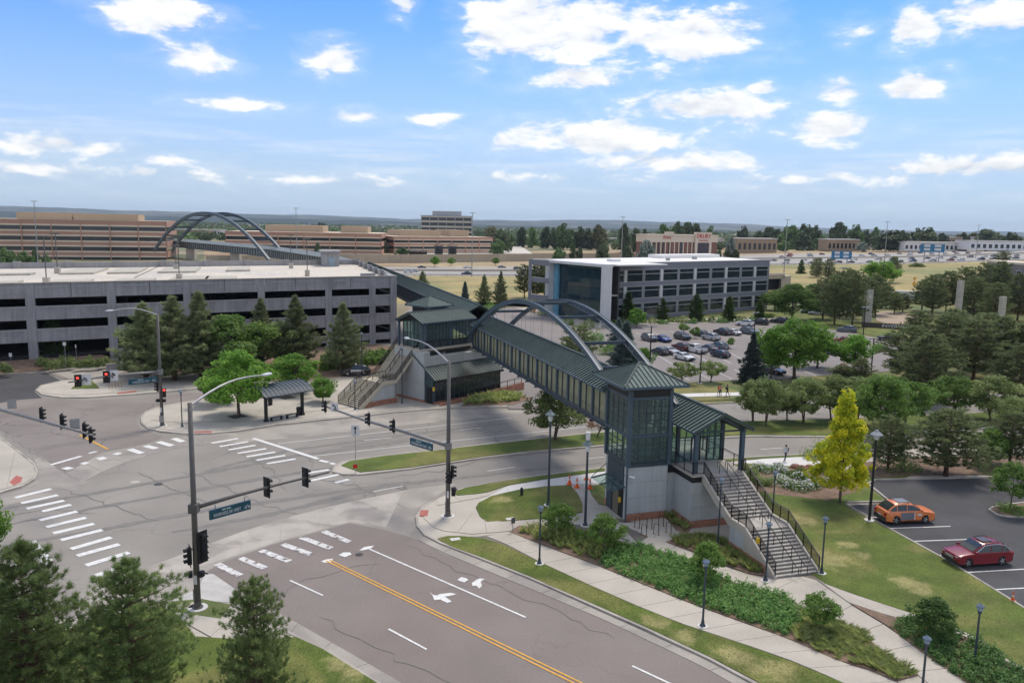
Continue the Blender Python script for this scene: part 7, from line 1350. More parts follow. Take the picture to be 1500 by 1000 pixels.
def conifer(seed, H, W_, mk, whorls=16, per=7, tufts=7, needle=.22, z0=.6, droop=.0, up=.35, power=.9, open_=.25, need=9, nw=.02, bushy=False, candle=False):
    rng = np.random.default_rng(seed); Ps, Ds, Ts = [], [], []; mb = MB(); mb.tube([(0, 0, -.1), (0, 0, H*.5), (0, 0, H*.97)], [H*.022, H*.014, .02], 8)
    for w in range(whorls):
        t = w/(whorls-1); z = z0+(H-z0)*t*.97; R_ = W_/2*((1-t)**power)*rng.uniform(.72, 1.12)+.12
        if bushy: R_ = W_/2*(math.sin(math.pi*min(1, (1-t)*.62+.08)))**.8
        n = max(3, int(per*(.5+R_/W_*1.1)))
        for k in range(n):
            a = 2*math.pi*(k+rng.uniform(-.35, .35))/n+w*1.1; r = R_*rng.uniform(.62, 1.1)*(1+.22*math.sin(2*a+seed+t*5)+.12*math.sin(5*a+seed)); zz = z+rng.uniform(-.4, .4)*(H-z0)/whorls; d = np.array([math.cos(a), math.sin(a), 0]); e = d*r; ez = zz+r*(up*rng.uniform(.6, 1.3)-droop)
            mb.tube([(0, 0, zz), (e[0]*.5, e[1]*.5, (zz+ez)/2-.03*r), (e[0], e[1], ez)], [max(.012, .03*R_/1.5), .015, .006], 4, cap=False); tb = rng.uniform(.15, .85); nt = max(3, int(tufts*(.4+r/(W_/2))))
            for j in range(nt):
                u = rng.uniform(open_, 1)**.8; side = np.array([-d[1], d[0], 0])*rng.normal(0, .22*r*(1.15-u)+.06); p = np.array([e[0]*u, e[1]*u, zz+(ez-zz)*u])+side+np.array([0, 0, rng.normal(.02, .06)]); Ps.append(p); Ds.append(d*.8+np.array([0, 0, up*1.2-droop+.25])+rng.normal(0, .25, 3)); Ts.append(tb+rng.normal(0, .15))
            if candle: p = np.array([e[0], e[1], ez]); [(Ps.append(p+np.array([0, 0, .07*q_])), Ds.append(np.array([rng.normal(0, .15), rng.normal(0, .15), 1.6])), Ts.append(tb+.25)) for q_ in range(2)]
    for q_ in range(8): Ps.append(np.array([rng.normal(0, .04), rng.normal(0, .04), H*.93+q_*.012*H])); Ds.append(np.array([rng.normal(0, .3), rng.normal(0, .3), 1.2])); Ts.append(.6)
    P = np.array(Ps); D = unit(np.array(Ds)); Tt = np.array(Ts); n = len(P); P_ = np.repeat(P, need, 0); D_ = unit(np.repeat(D, need, 0)+rng.normal(0, .55, (n*need, 3))); S_ = unit(np.cross(D_, rng.normal(0, 1, (n*need, 3))))*nw; Ln = needle*rng.uniform(.7, 1.25, (n*need, 1))
    P0_ = P_+rng.normal(0, .03, P_.shape); V = np.stack([P0_-S_, P0_+S_, P0_+D_*Ln], 1).reshape(-1, 3); F = np.arange(3*n*need).reshape(-1, 3); T_ = np.repeat(np.repeat(Tt, need)+rng.normal(0, .1, n*need), 3)
    return V, F, T_, mb
def g_con(seed, H, W_, mk, nm='pine_tree', **k):
    def f():
        V, F, T_, mb = conifer(seed, H, W_, mk, **k); o = make_tree(nm, 'tree', 'tree', V, F, T_, GR[mk], mb.mesh('trunk', BARKP, True)); o['size'] = (float(W_*1.12), float(H*1.02)); return o
    return f
# near pines: fine needles
for i in range(3): reg('np%d' % i, 'pine_tree', g_con(11+i, 10, 6.6, 'pinen', whorls=27, per=13, tufts=19, needle=.20, z0=.6, up=.5, power=.55, open_=.15, need=16, nw=.013, candle=True))
for i in range(3): reg('gp%d' % i, 'pine_tree', g_con(31+i, 10, 5.8, 'pineg', whorls=20, per=10, tufts=13, needle=.40, z0=.5, up=.5, power=.85, need=12, nw=.035, candle=True))
for i in range(3): reg('dp%d' % i, 'pine_tree', g_con(41+i, 10, 7, 'pined', whorls=14, per=10, tufts=10, needle=.5, z0=1.6, up=.3, need=11, nw=.05, bushy=True))
for i in range(2): reg('bs%d' % i, 'blue_spruce', g_con(51+i, 9, 5, 'spruce', nm='blue_spruce', whorls=24, per=13, tufts=14, needle=.32, z0=.3, up=.05, droop=.12, power=.95, need=11, nw=.04))
for i in range(2): reg('cn%d' % i, 'conical_tree', g_con(61+i, 8, 3, 'mid', nm='conical_tree', whorls=18, per=8, tufts=8, needle=.35, z0=.3, up=.5, power=.65, need=8, nw=.07))
for i in range(4): reg('br%d' % i, 'leafy_tree', g_broad(71+i, 6, 1.5, 5.2, 'bright', 95, 105, .14, .66))
reg('brl', 'leafy_tree', g_broad(80, 6, 1.5, 6.0, 'bright', 130, 110, .125, .62, shape=[(0, .55), (.2, .95), (.42, 1), (.65, .8), (.85, .5), (1, .15)]))
for i in range(3): reg('gr%d' % i, 'leafy_tree', g_broad(91+i, 6, 1.7, 6, 'grey', 110, 80, .14, .65, shape=[(0, .5), (.25, .9), (.5, 1), (.75, .85), (1, .3)], multi=2, r=.11))
for i in range(2): reg('lo%d' % i, 'spreading_tree', g_broad(101+i, 4, 1.5, 6, 'grey', 80, 80, .12, .5, shape=[(0, .4), (.35, .9), (.65, 1), (1, .45)], nm='spreading_tree', multi=2, r=.09))
for i in range(3): reg('sm%d' % i, 'small_tree', g_broad(111+i, 3.4, 1.15, 3.0, 'mid', 75, 75, .085, .36, shape=[(0, .6), (.3, 1), (.6, .85), (1, .3)], nm='small_tree', r=.05))
reg('ye', 'yellow_tree', g_broad(121, 9.5, 1.6, 5.0, 'yellow', 190, 110, .13, .55, shape=[(0, .8), (.12, 1), (.3, .95), (.5, .62), (.62, .66), (.8, .30), (1, .1)], nm='yellow_tree', r=.13))
reg('th', 'thin_tree', g_broad(131, 5, 1.4, 3, 'rust', 40, 40, .1, .5, nm='thin_tree', r=.07, multi=2))

# foreground pines
tree('np2', -40, 1120, 798, 230, 'pine filling the corner at the very left of the foreground', 'pines along the near pavement', base=G(-45, 1080), hh=10.3, wz=0, rz=4)
tree('np0', 62, 1150, 798, 270, 'largest dark pine in the lower left corner', 'pines along the near pavement', base=G(52, 1120), hh=11.0, wz=0, rz=0)
tree('np1', 205, 1120, 838, 250, 'middle pine of the lower left, left of the signal pole', 'pines along the near pavement', base=G(200, 1110), hh=10.0, wz=0, rz=1)
tree('np2', 378, 1120, 866, 195, 'pine right of the nearest signal pole at the bottom', 'pines along the near pavement', base=G(378, 1120), hh=9.3, wz=0, rz=2.2)
tree('br0', -24, 800, 690, 60, 'leafy tree whose edge shows at the left border', base=G(-22, 830))
# in front of the garage
tree('cn0', 82, 532, 452, 42, 'narrow dark green tree alone in front of the garage', mat_=GR['dark'])
for i, (px, py, yt, w, k, lb) in enumerate(((214, 556, 443, 100, 'gp0', 'leftmost tall pine before the garage'), (256, 558, 434, 108, 'gp1', 'tall pine just right of the bus corner signal pole'), (295, 556, 427, 100, 'gp2', 'tallest pine of the garage group, behind the bright trees'), (384, 535, 437, 70, 'gp0', 'slim pine before the middle of the garage'), (434, 540, 433, 86, 'gp1', 'grey green pine before the garage left of the hedge'), (504, 545, 443, 76, 'gp2', 'pine before the garage right end beside the police car'))):
    tree(k, px, py, yt, w, lb, 'pines in front of the garage')
tree('gr1', 236, 548, 462, 92, 'loose olive tree among the leftmost garage pines', mat_=GR['grey'])
tree('gr2', 410, 538, 470, 84, 'pale olive tree between the garage pines right of centre', mat_=GR['grey'])
tree('br1', 338, 550, 460, 118, 'broad mid green tree between the garage pines', mat_=GR['mid'])
tree('brl', 350, 611, 514, 112, 'big bright green tree at the left of the bus shelter', 'bright trees on the bus stop corner', wz=.1)
tree('br2', 434, 576, 517, 72, 'bright green tree behind the bus shelter', 'bright trees on the bus stop corner'); tree('br3', 473, 590, 552, 48, 'low leafy green tree right of the shelter roof', 'bright trees on the bus stop corner'); tree('br1', 320, 592, 540, 60, 'bright tree partly behind the big tree at the shelter', 'bright trees on the bus stop corner')
# beyond the middle station
for px, py, yt, w, k, lb in ((619, 421, 397, 24, 'gp0', 'small dark conifer behind the walkway roof'), (681, 449, 412, 26, 'bs0', 'blue grey spruce on the golden field edge'), (709, 447, 402, 30, 'gp1', 'left one of the two field pines'), (733, 450, 397, 28, 'gp2', 'right one of the two field pines'), (768, 436, 388, 36, 'dp0', 'dark pine beside the open grey frame'), (786, 440, 384, 36, 'dp1', 'dark pine seen through the open grey frame'), (797, 438, 388, 30, 'dp2', 'dark pine at the white lobby frame')): tree(k, px, py, yt, w, lb)
for px, py, yt, w, lb in ((637, 391, 375, 15, 'small bright tree left of the pair by the motorway wall'), (661, 389, 377, 13, 'small bright tree right of the pair by the motorway wall'), (726, 389, 377, 12, 'lone small tree by the motorway wall')): tree('br2', px, py, yt, w, lb, 'small trees on the motorway verge')
tree('gr0', 812, 645, 570, 98, 'olive green tree on the median under the footbridge', wz=.15); tree('th', 874, 640, 602, 46, 'thin reddish tree on the median beside the lift tower')
tree('dp1', 848, 555, 478, 66, 'brown green pine behind the footbridge', mat_=GR['pine']); tree('bs1', 915, 558, 470, 84, 'large blue spruce seen through the arch', wz=.1); tree('bs0', 905, 510, 466, 46, 'smaller blue spruce behind the large one')
tree('br3', 942, 548, 508, 34, 'leafy bush tree at the left end of the car park'); tree('cn1', 770, 505, 485, 22, 'small conical shrub tree by the office drive')
for px, py, yt, w, k, lb in ((919, 470, 428, 34, 'cn0', 'leftmost conical tree by the office, beside the lobby'), (932, 480, 451, 30, 'br2', 'round tree right of the leftmost conical one'), (970, 471, 437, 24, 'cn1', 'second conical tree along the office front'), (1019, 471, 430, 30, 'cn0', 'third conical tree along the office front'), (1067, 471, 434, 26, 'cn1', 'fourth conical tree along the office front'), (1112, 470, 439, 22, 'cn0', 'rightmost conical tree along the office front')): tree(k, px, py, yt, w, lb, 'trees along the office front', mat_=GR['bright'] if k[0] == 'b' else leaf_mat('spring_green_needles', (.05, .10, .02), (.10, .16, .035), .3))
for px, py, yt, w, lb in ((1001, 489, 473, 18, 'small leafy tree left of two in the car park island'), (1018, 496, 478, 17, 'small leafy tree right of two in the car park island'), (1070, 511, 493, 12, 'tiny tree at the right island of the car park')): tree('sm0', px, py, yt, w, lb, 'small trees in the office car park')
tree('lo0', 1000, 563, 531, 52, 'left one of two low spreading trees before the car park', 'low spreading trees'); tree('lo1', 1041, 561, 529, 46, 'right one of two low spreading trees before the car park', 'low spreading trees')
tree('bs0', 1100, 562, 486, 50, 'tall blue green spruce in front of the car park', mat_=leaf_mat('dark_blue_spruce_needles', (.025, .045, .038), (.075, .10, .09), .15))
tree('br0', 1163, 555, 463, 104, 'large bright green tree right of the tall spruce', 'bright trees before the car park'); tree('br2', 1129, 555, 478, 52, 'bright tree just right of the tall spruce', 'bright trees before the car park'); tree('br3', 1251, 545, 488, 54, 'bright tree in front of the white parked car', 'bright trees before the car park'); tree('br1', 1197, 540, 486, 60, 'bright tree behind the large bright green one', 'bright trees before the car park')
tree('br1', 1160, 470, 415, 66, 'dense mid green tree right of the office', mat_=GR['mid']); tree('br2', 1135, 455, 425, 40, 'green tree at the office corner', mat_=GR['mid']); tree('th', 1233, 552, 530, 18, 'small rust coloured tree at the car park edge')
pines_r = [(1222, 476, 398), (1248, 478, 392), (1205, 468, 402), (1240, 465, 388), (1267, 472, 400), (1282, 462, 398), (1225, 460, 392), (1297, 452, 412), (1310, 460, 422), (1322, 458, 424)]
for i, (px, py, yt) in enumerate(pines_r): tree('dp%d' % (i % 3), px, py, yt+6, 46 if i < 7 else 28, '%s dark pine in the clump left of the stone pillar' % ['first', 'second', 'third', 'fourth', 'fifth', 'sixth', 'seventh', 'eighth', 'ninth', 'tenth'][i] if i < 6 else ('dark pine in the back row of the clump by the pillar' if i == 6 else 'small dark pine screening the white lorry, %s' % ['left', 'middle', 'right'][i-7]), 'dark pines around the stone pillar')
for i, (px, py, yt, w) in enumerate(((1365, 462, 402, 44), (1385, 458, 398, 40), (1410, 458, 392, 46), (1440, 455, 386, 48), (1462, 462, 384, 40), (1490, 470, 402, 44), (1425, 470, 408, 44), (1455, 478, 415, 44), (1350, 455, 410, 36))): tree('dp%d' % (i % 3), px, py, yt, w, 'dark pine in the long belt behind the middle pillar', 'dark pine belt behind the pillars')
for i, (px, py, yt, w, lb) in enumerate(((1385, 545, 462, 74, 'dark pine left front of the big right clump'), (1330, 560, 478, 86, 'dark pine nearest the parked black car'), (1355, 590, 490, 92, 'wide dark pine in the middle of the right clump'), (1425, 560, 470, 84, 'dark pine below the middle stone pillar'), (1465, 555, 465, 74, 'dark pine below the short stone pillar'), (1500, 560, 475, 80, 'dark pine cut by the right edge, upper'), (1440, 540, 460, 70, 'dark pine at the back of the right clump'), (1490, 600, 505, 84, 'dark pine at the right edge above the road'), (1395, 500, 452, 60, 'dark pine standing before the middle stone pillar'), (1345, 500, 455, 50, 'dark pine right of the sign wall'))): tree('dp%d' % ((i+1) % 3), px, py, yt, w, lb, 'dark pines of the right clump')
for px, py, yt, w, k, lb in ((1190, 447, 415, 34, 'br1', 'leafy tree at the edge of the dark pine clump'), (1290, 420, 380, 48, 'br0', 'bright tree at the foot of the sloping field'), (1308, 408, 376, 22, 'dp1', 'slim dark tree on the sloping field'), (1344, 404, 385, 26, 'lo0', 'low tree beside the yellow warning sign'), (1213, 412, 380, 22, 'dp0', 'dark tree left of the blue motorway sign'), (1195, 410, 378, 24, 'dp2', 'dark round tree by the road bridge'), (1173, 405, 380, 16, 'cn0', 'narrow tree at the road bridge end'), (1467, 400, 368, 24, 'dp1', 'dark tree before the motorway queue at right'), (1475, 420, 385, 22, 'br2', 'light green tree among dark pines at the right')): tree(k, px, py, yt, w, lb, mat_=GR['mid'] if k == 'br1' else None)
# row behind the far lanes
for i, (px, py, yt, w, k, lb) in enumerate(((1103, 618, 556, 58, 'gr0', 'leftmost grey green tree of the row above the median'), (1121, 624, 552, 62, 'gr1', 'second grey green tree of the row above the median'), (1153, 617, 562, 48, 'gr2', 'slender tree in the row above the median'), (1177, 620, 552, 66, 'gr0', 'broad tree in the row above the median'), (1218, 616, 548, 66, 'gr1', 'tree directly behind the yellow tree top'), (1255, 622, 552, 70, 'gr2', 'tree in the row right of the yellow tree'), (1290, 640, 548, 82, 'gr0', 'wide green tree right of the yellow tree'), (1325, 625, 555, 72, 'gr1', 'mid green tree left of the huge dark pine'), (1452, 618, 549, 74, 'gr2', 'spreading tree by the road at the right edge'), (1395, 612, 550, 70, 'gr1', 'tree behind the huge dark pine'), (1485, 640, 580, 50, 'gr0', 'tree cut by the right edge below the spreading one'))): tree(k, px, py, yt, w, lb, 'trees lining the far road', mat_=GR['mid'] if i in (6, 7, 9) else None)
tree('dp2', 1385, 698, 600, 118, 'huge dark pine above the dark car park'); tree('dp0', 1300, 690, 610, 74, 'dark pine left of the huge one'); tree('dp1', 1478, 684, 606, 72, 'dark pine at the right edge above the car park'); tree('br3', 1450, 685, 625, 52, 'green leafy tree between the two dark pines at the right', mat_=GR['mid']); tree('dp0', 1235, 555, 535, 46, 'low dark pine behind the yellow tree top'); tree('dp1', 1260, 560, 525, 38, 'dark pine sapling by the car park lamp')
tree('ye', 1230, 738, 571, 80, 'vivid yellow tree on the lawn behind the stair', rz=.5)
tree('sm1', 1479, 750, 676, 58, 'small green tree on the car park island', wz=.28)
for px, py, yt, w, k, lb in ((818, 789, 733, 58, 'sm0', 'left small plaza tree beside the walk'), (884, 813, 752, 62, 'sm1', 'middle small plaza tree by the tower entrance'), (1034, 858, 795, 62, 'sm2', 'small tree at the hedge bed below the platform'), (1199, 928, 866, 60, 'sm0', 'small tree in the grass bed between the two walks'), (1366, 940, 876, 70, 'sm1', 'small dark tree in the shrub bed at the lower right')): tree(k, px, py, yt, w, lb, 'small trees planted along the walks', mat_=GR['dark'] if px == 1366 else None)

# ---------------------------------------------------------------- planting beds: real leaves, too many to count
def in_poly(x, y, P):
    c = np.zeros(len(x), bool); n = len(P); j = n-1
    for i in range(n):
        xi, yi = P[i]; xj, yj = P[j]; m = ((yi > y) != (yj > y)) & (x < (xj-xi)*(y-yi)/((yj-yi) if yj != yi else 1e-9)+xi); c ^= m; j = i
    return c
def scatter(P, n, rng):
    P = np.array(P); lo, hi = P.min(0), P.max(0); out = np.zeros((0, 2))
    while len(out) < n: q = rng.uniform(lo, hi, (n*2, 2)); out = np.vstack([out, q[in_poly(q[:, 0], q[:, 1], P)]])
    return out[:n]
def hedge(name, label, cat, pts, dens, h, mk, leaf=.07, z=.15, seed=0, mound=.5, kind='stuff', per=34):
    P = GP(pts); A_ = abs(sum(P[i][0]*P[(i+1) % len(P)][1]-P[(i+1) % len(P)][0]*P[i][1] for i in range(len(P))))/2; rng = np.random.default_rng(seed); n = int(A_*dens); q = scatter(P, n, rng); hh = h*(1-mound*.5+mound*rng.uniform(-.5, .5, n)); allP, allN, allT = [], [], []
    k = per; d = unit(rng.normal(0, 1, (n*k, 3))); d[:, 2] = np.abs(d[:, 2]); c = np.repeat(np.column_stack([q, np.full(n, z)]), k, 0); H_ = np.repeat(hh, k); pos = c+d*np.column_stack([np.full(n*k, .30), np.full(n*k, .30), H_])*rng.uniform(.5, 1, (n*k, 1)); t = np.repeat(rng.uniform(.1, .9, n), k)+rng.normal(0, .15, n*k)
    V, F, T_ = leaves(rng, pos, d+np.array([0, 0, .7]), leaf, t, .5); o = link(name, tri_mesh(name, V, F, T_, GR[mk])); tag(o, label, cat, kind=kind); return o
def grasses(name, label, pts, dens, h, mk='grass', z=.15, seed=0, blades=40, w=.012, kind='stuff', spread=.16):
    P = GP(pts); A_ = abs(sum(P[i][0]*P[(i+1) % len(P)][1]-P[(i+1) % len(P)][0]*P[i][1] for i in range(len(P))))/2; rng = np.random.default_rng(seed); n = int(A_*dens); q = scatter(P, n, rng); k = blades; b = np.repeat(np.column_stack([q, np.full(n, z)]), k, 0)+np.column_stack([rng.normal(0, .06, (n*k, 2)), np.zeros(n*k)]); a = rng.uniform(0, 6.283, n*k); d = np.column_stack([np.cos(a)*spread*3, np.sin(a)*spread*3, np.ones(n*k)])*np.repeat(h*rng.uniform(.6, 1.2, n), k)[:, None]*rng.uniform(.6, 1.1, (n*k, 1)); s = np.column_stack([-np.sin(a), np.cos(a), np.zeros(n*k)])*w
    V = np.stack([b-s, b+s, b+d*.6+s*.7, b+d*np.array([1.25, 1.25, .92])], 1).reshape(-1, 3); F = np.arange(4*n*k).reshape(-1, 4); t = np.repeat(np.repeat(rng.uniform(.1, .9, n), k)+rng.normal(0, .15, n*k), 4); o = link(name, tri_mesh(name, V, F, t, GR[mk])); tag(o, label, 'ornamental grass', kind=kind); return o
hedge('shrub_bed', 'dense green shrubs filling the long bed beside the walk', 'shrubs', [(876, 820), (905, 803), (935, 802), (970, 811), (1002, 821), (1037, 840), (1078, 857), (1100, 864), (1150, 877), (1172, 897), (1172, 915), (1150, 934), (1100, 915), (1010, 884), (943, 857), (880, 830)], 13, .8, 'shrub', .085, seed=1)
hedge('shrub_bed', 'dense green shrubs in the bed at the lower right corner', 'shrubs', [(1303, 918), (1330, 907), (1390, 931), (1438, 944), (1478, 976), (1505, 992), (1540, 1020), (1440, 1020), (1411, 998), (1348, 955)], 12, .75, 'shrub', .085, seed=2)
grasses('grass_tufts', 'ornamental grass clumps in the mulch at the left of the bed', [(764, 776), (800, 777), (850, 783), (905, 797), (905, 803), (880, 822), (862, 822), (800, 798), (762, 783)], 5.0, .75, seed=3)
grasses('grass_tufts', 'tall wild grass filling the bed between the two walks', [(1175, 897), (1221, 911), (1262, 932), (1294, 959), (1338, 990), (1313, 998), (1275, 983), (1222, 966), (1160, 938), (1175, 915)], 11, .42, seed=4, w=.018, spread=.3)
grasses('grass_tufts', 'yellow green grass in the small bed under the platform', [(978, 796), (1000, 789), (1046, 788), (1072, 803), (1110, 826), (1118, 844), (1095, 840), (1060, 827), (1020, 809)], 9, .6, seed=5, w=.014)
grasses('grass_tufts', 'grass in the triangle between the tower and the platform walls', [(975, 758), (985, 758), (1011, 775), (1005, 781), (992, 777)], 7, .6, seed=6)
hedge('low_hedge', 'dark clipped hedge behind the police car', 'hedge', [(470, 545), (600, 530), (603, 524), (560, 522), (470, 530)], 3.0, 1.8, 'mid', .22, seed=7, mound=.2, per=50)
grasses('grass_tufts', 'tall grass along the ramp wall of the middle station', [(676, 594), (750, 593), (772, 585), (738, 577), (690, 586)], 2.0, 1.0, seed=8, w=.03)
for i, (px, py) in enumerate(((5, 538), (12, 540), (60, 529), (68, 531), (75, 534), (84, 533), (94, 532), (105, 531), (117, 533), (126, 532), (137, 532), (147, 531), (155, 529), (102, 527), (90, 527), (132, 527))):
    x_, y_ = G(px, py+4, .9); rng_ = np.random.default_rng(200+i); d = unit(rng_.normal(0, 1, (260, 3))); d[:, 2] = abs(d[:, 2]); V, F, T_ = leaves(rng_, d*np.array([.8, .8, 1.5])*rng_.uniform(.5, 1, (260, 1)), d, .18, rng_.uniform(.1, .9, 260)); o = link('bush', tri_mesh('bush', V, F, T_, GR['grey']), None, (x_, y_, .75)); tag(o, 'small olive green bush in the mulch strip in front of the garage', 'bush', 'bushes in front of the garage')
rr_ = random.Random(3)
# bushes along the office and lot
def bush(px, py, r, h, mk, label, group, seed=0, n=420, leaf=.14, z=.15):
    x_, y_ = G(px, py); rng_ = np.random.default_rng(seed); d = unit(rng_.normal(0, 1, (n, 3))); d[:, 2] = abs(d[:, 2]); lump = 1+.2*np.sin(d[:, 0:1]*5+seed)+.15*np.sin(d[:, 1:2]*7+seed); V, F, T_ = leaves(rng_, d*np.array([r, r, h])*lump*rng_.uniform(.6, 1, (n, 1)), d+np.array([0, 0, .3]), leaf, rng_.uniform(.1, .9, n)); o = link('bush', tri_mesh('bush', V, F, T_, GR[mk]), None, (x_, y_, z)); return tag(o, label, 'bush', group)
for i in range(16): bush(898+i*14.5, 474+(i % 3)-i*.25, 1.6, rr_.uniform(1.0, 2.0), ['mid', 'grey', 'shrub'][i % 3], 'low bush in the strip along the office wall', 'bushes along the office wall', 300+i, 200, .25)
for i, (px, py, r, h, mk, lb) in enumerate(((1208, 668, 1.7, 1.9, 'grey', 'round olive bush at the left of the yellow tree'), (1192, 672, 1.3, 1.3, 'grey', 'low olive bush where the white path ends'), (1305, 690, 2.2, 1.8, 'grey', 'olive bush with pale flowers below the dark pine'), (1330, 690, 1.6, 1.2, 'shrub', 'green bush in the mulch above the car park'), (1457, 696, 2.2, 1.2, 'mid', 'wide low bush at the right mulch above the car park'), (1485, 752, 1.6, .7, 'mid', 'clipped low bush on the car park island'), (1105, 708, .9, .8, 'grey', 'brownish bush beside the stair railing'), (1120, 712, .9, .8, 'grey', 'second brownish bush beside the stair railing'), (1100, 697, .9, .7, 'grey', 'grey bush at the top of the stair railing'), (1170, 700, 1.1, .9, 'mid', 'green bush behind the white flowers'), (850, 795, .8, .8, 'mid', 'dark bush under the plaza trees, left'), (905, 808, .9, .8, 'mid', 'dark bush under the plaza trees, right'), (830, 782, .8, .7, 'mid', 'dark bush at the walk side of the plaza'), (760, 497, 1.6, 1.4, 'mid', 'bush on the kerb of the office drive'), (800, 462, 2.2, 1.8, 'grey', 'bush at the white lobby frame'), (830, 476, 2.6, 2.2, 'mid', 'bush in front of the lobby glass, left'), (862, 480, 2.4, 2.4, 'grey', 'bush in front of the lobby glass, right'), (788, 458, 2.8, 2.4, 'rust', 'reddish bush left of the lobby frame'), (1290, 515, 1.8, 1.5, 'grey', 'bush on the car park island at the right'), (1125, 466, 1.8, 1.4, 'mid', 'bush at the right corner of the office'), (872, 500, 2.2, 2.0, 'shrub', 'green bush behind the arch top'), (890, 520, 2.0, 2.2, 'mid', 'bush left of the blue spruce'), (690, 452, 3.4, 2.6, 'shrub', 'bright bush below the two field pines'), (720, 455, 3.2, 2.4, 'shrub', 'bright bush right below the two field pines'), (700, 590, 1.0, .9, 'grey', 'bush by the ramp of the middle station'), (1367, 925, 1.3, 1.0, 'mid', 'dark bush round the lower right small tree'))): bush(px, py, r, h, mk, lb, None, 400+i, 700 if r < 2 else 500, .1 if py > 640 else .2)
# white flower shrubs behind the stair
for i, (px, py, r) in enumerate(((1112, 690, .9), (1125, 693, 1.0), (1140, 690, .7), (1143, 707, .9), (1152, 714, 1.1), (1163, 717, 1.2), (1176, 719, 1.2), (1187, 716, 1.0), (1170, 704, .8), (1200, 712, .9), (1212, 711, .8), (1147, 696, .7))):
    o = bush(px, py, r, .75, 'mid', ['flower bush at the top end of the white flower bed', 'white flower bush near the stair head', 'small flower bush behind the stair head', 'white flower bush touching the stair lamp', 'left front bush of the white flower cluster', 'middle front bush of the white flower cluster', 'biggest bush of the white flower cluster', 'right front bush of the white flower cluster', 'rear bush of the white flower cluster', 'white flower bush left of the yellow tree trunk', 'rightmost white flower bush under the yellow tree', 'pale flower bush near the path edge'][i], 'white flowering bushes behind the stair', 500+i, 420, .09)
    rng_ = np.random.default_rng(700+i); d = unit(rng_.normal(0, 1, (110, 3))); d[:, 2] = abs(d[:, 2])*1.2+.1; d = unit(d); V, F, T_ = leaves(rng_, d*np.array([r, r, .78])*1.02, d, .085, rng_.uniform(0, 1, 110), .9); link('flowers', tri_mesh('flowers', V, F, T_, GR['white']), o)['kind'] = 'stuff'
# red rocks border by the path end
for px, py in ((1165, 687), (1175, 689), (1186, 688)): x_, y_ = G(px, py); tag(part('garden_rock', MB().lathe([(.5, 0), (.55, .2), (.35, .42), (.05, .46)], (0, 0, 0), 7), mat('red_sandstone', (.24, .12, .09), .9, n=(2, .15)), None, loc=(x_, y_, .12)), 'flat reddish rock at the end of the white path', 'rock', 'rocks at the end of the white path')

# lawn texture: short blades where the lawns are nearest the camera
def blades(label, polys, dens, h, seed, z=.155):
    rng = np.random.default_rng(seed); Vs, Fs, Ts = [], [], []; k0 = 0
    for pts in polys:
        P = GP(pts); A_ = abs(sum(P[i][0]*P[(i+1) % len(P)][1]-P[(i+1) % len(P)][0]*P[i][1] for i in range(len(P))))/2; n = int(A_*dens); q = scatter(P, n, rng); a = rng.uniform(0, 6.283, n); b = np.column_stack([q, np.full(n, z)]); s = np.column_stack([np.cos(a), np.sin(a), np.zeros(n)])*.02; t = b+np.column_stack([rng.normal(0, .04, (n, 2)), h*rng.uniform(.5, 1.2, n)])
        Vs.append(np.stack([b-s, b+s, t], 1).reshape(-1, 3)); Fs.append(np.arange(3*n).reshape(-1, 3)+k0); k0 += 3*n; Ts.append(np.repeat(.5+.3*np.sin(q[:, 0]*.5)*np.cos(q[:, 1]*.37)+rng.normal(0, .2, n), 3))
    o = link('lawn_grass', tri_mesh('lawn_grass', np.vstack(Vs), np.vstack(Fs), np.concatenate(Ts), leaf_mat('lawn_blades', (.07, .105, .014), (.15, .155, .035), .4))); tag(o, label, 'grass', kind='stuff')
blades('short grass on the lawns around the walks', [[(641, 791), (674, 787), (709, 791), (740, 801), (795, 828), (862, 859), (930, 889), (997, 916), (1100, 950), (1165, 974), (1230, 1001), (1215, 1050), (1043, 966), (945, 920), (886, 894), (823, 867), (775, 846), (702, 817), (660, 802)], [(697, 745), (720, 728), (760, 719), (800, 714), (835, 712), (846, 725), (853, 752), (830, 757), (790, 761), (750, 764), (713, 766)], [(288, 935), (330, 938), (434, 936), (472, 953), (552, 1003), (612, 1046), (380, 1130)], [(1187, 843), (1208, 857), (1251, 873), (1330, 899), (1400, 922), (1432, 937), (1478, 970), (1500, 981), (1540, 960), (1500, 894), (1384, 822), (1303, 778), (1240, 744), (1200, 735), (1110, 725)]], 55, .06, 21)

# ================================================================ far trees, woods and hills
for i in range(3): reg('ft%d' % i, 'far_tree', g_broad(141+i, 9, 1.5, 9, 'far', 45, 34, .75, 1.7, nm='far_tree', r=.3, shape=[(0, .6), (.3, 1), (.6, .95), (.85, .6), (1, .2)]))
fm = {'d': leaf_mat('far_dark_leaves', (.05, .07, .036), (.10, .13, .06), .28, objvar=.3), 'g': leaf_mat('far_green_leaves', (.06, .12, .035), (.13, .19, .07), .3, objvar=.3), 'o': leaf_mat('far_olive_leaves', (.09, .10, .045), (.15, .15, .07), .2), 's': leaf_mat('far_silver_leaves', (.13, .16, .13), (.2, .23, .19), .2)}
def far_tree(px, dep, yt, w, kind, label, group):
    x_, y_ = XY(px, dep); zg = ground_z(px, dep) if px > 950 else 0; d_ = fwd*FPX+RT*(px-750)-UP*(yt-500); H_ = max(4., CAM_H+float(d_[2]/d_[1])*dep-zg); k = 'ft%d' % (int(px) % 3)
    return tree(k, px, 0, 0, w, label, group, fm[kind], base=(x_, y_), wz=zg, hh=H_)
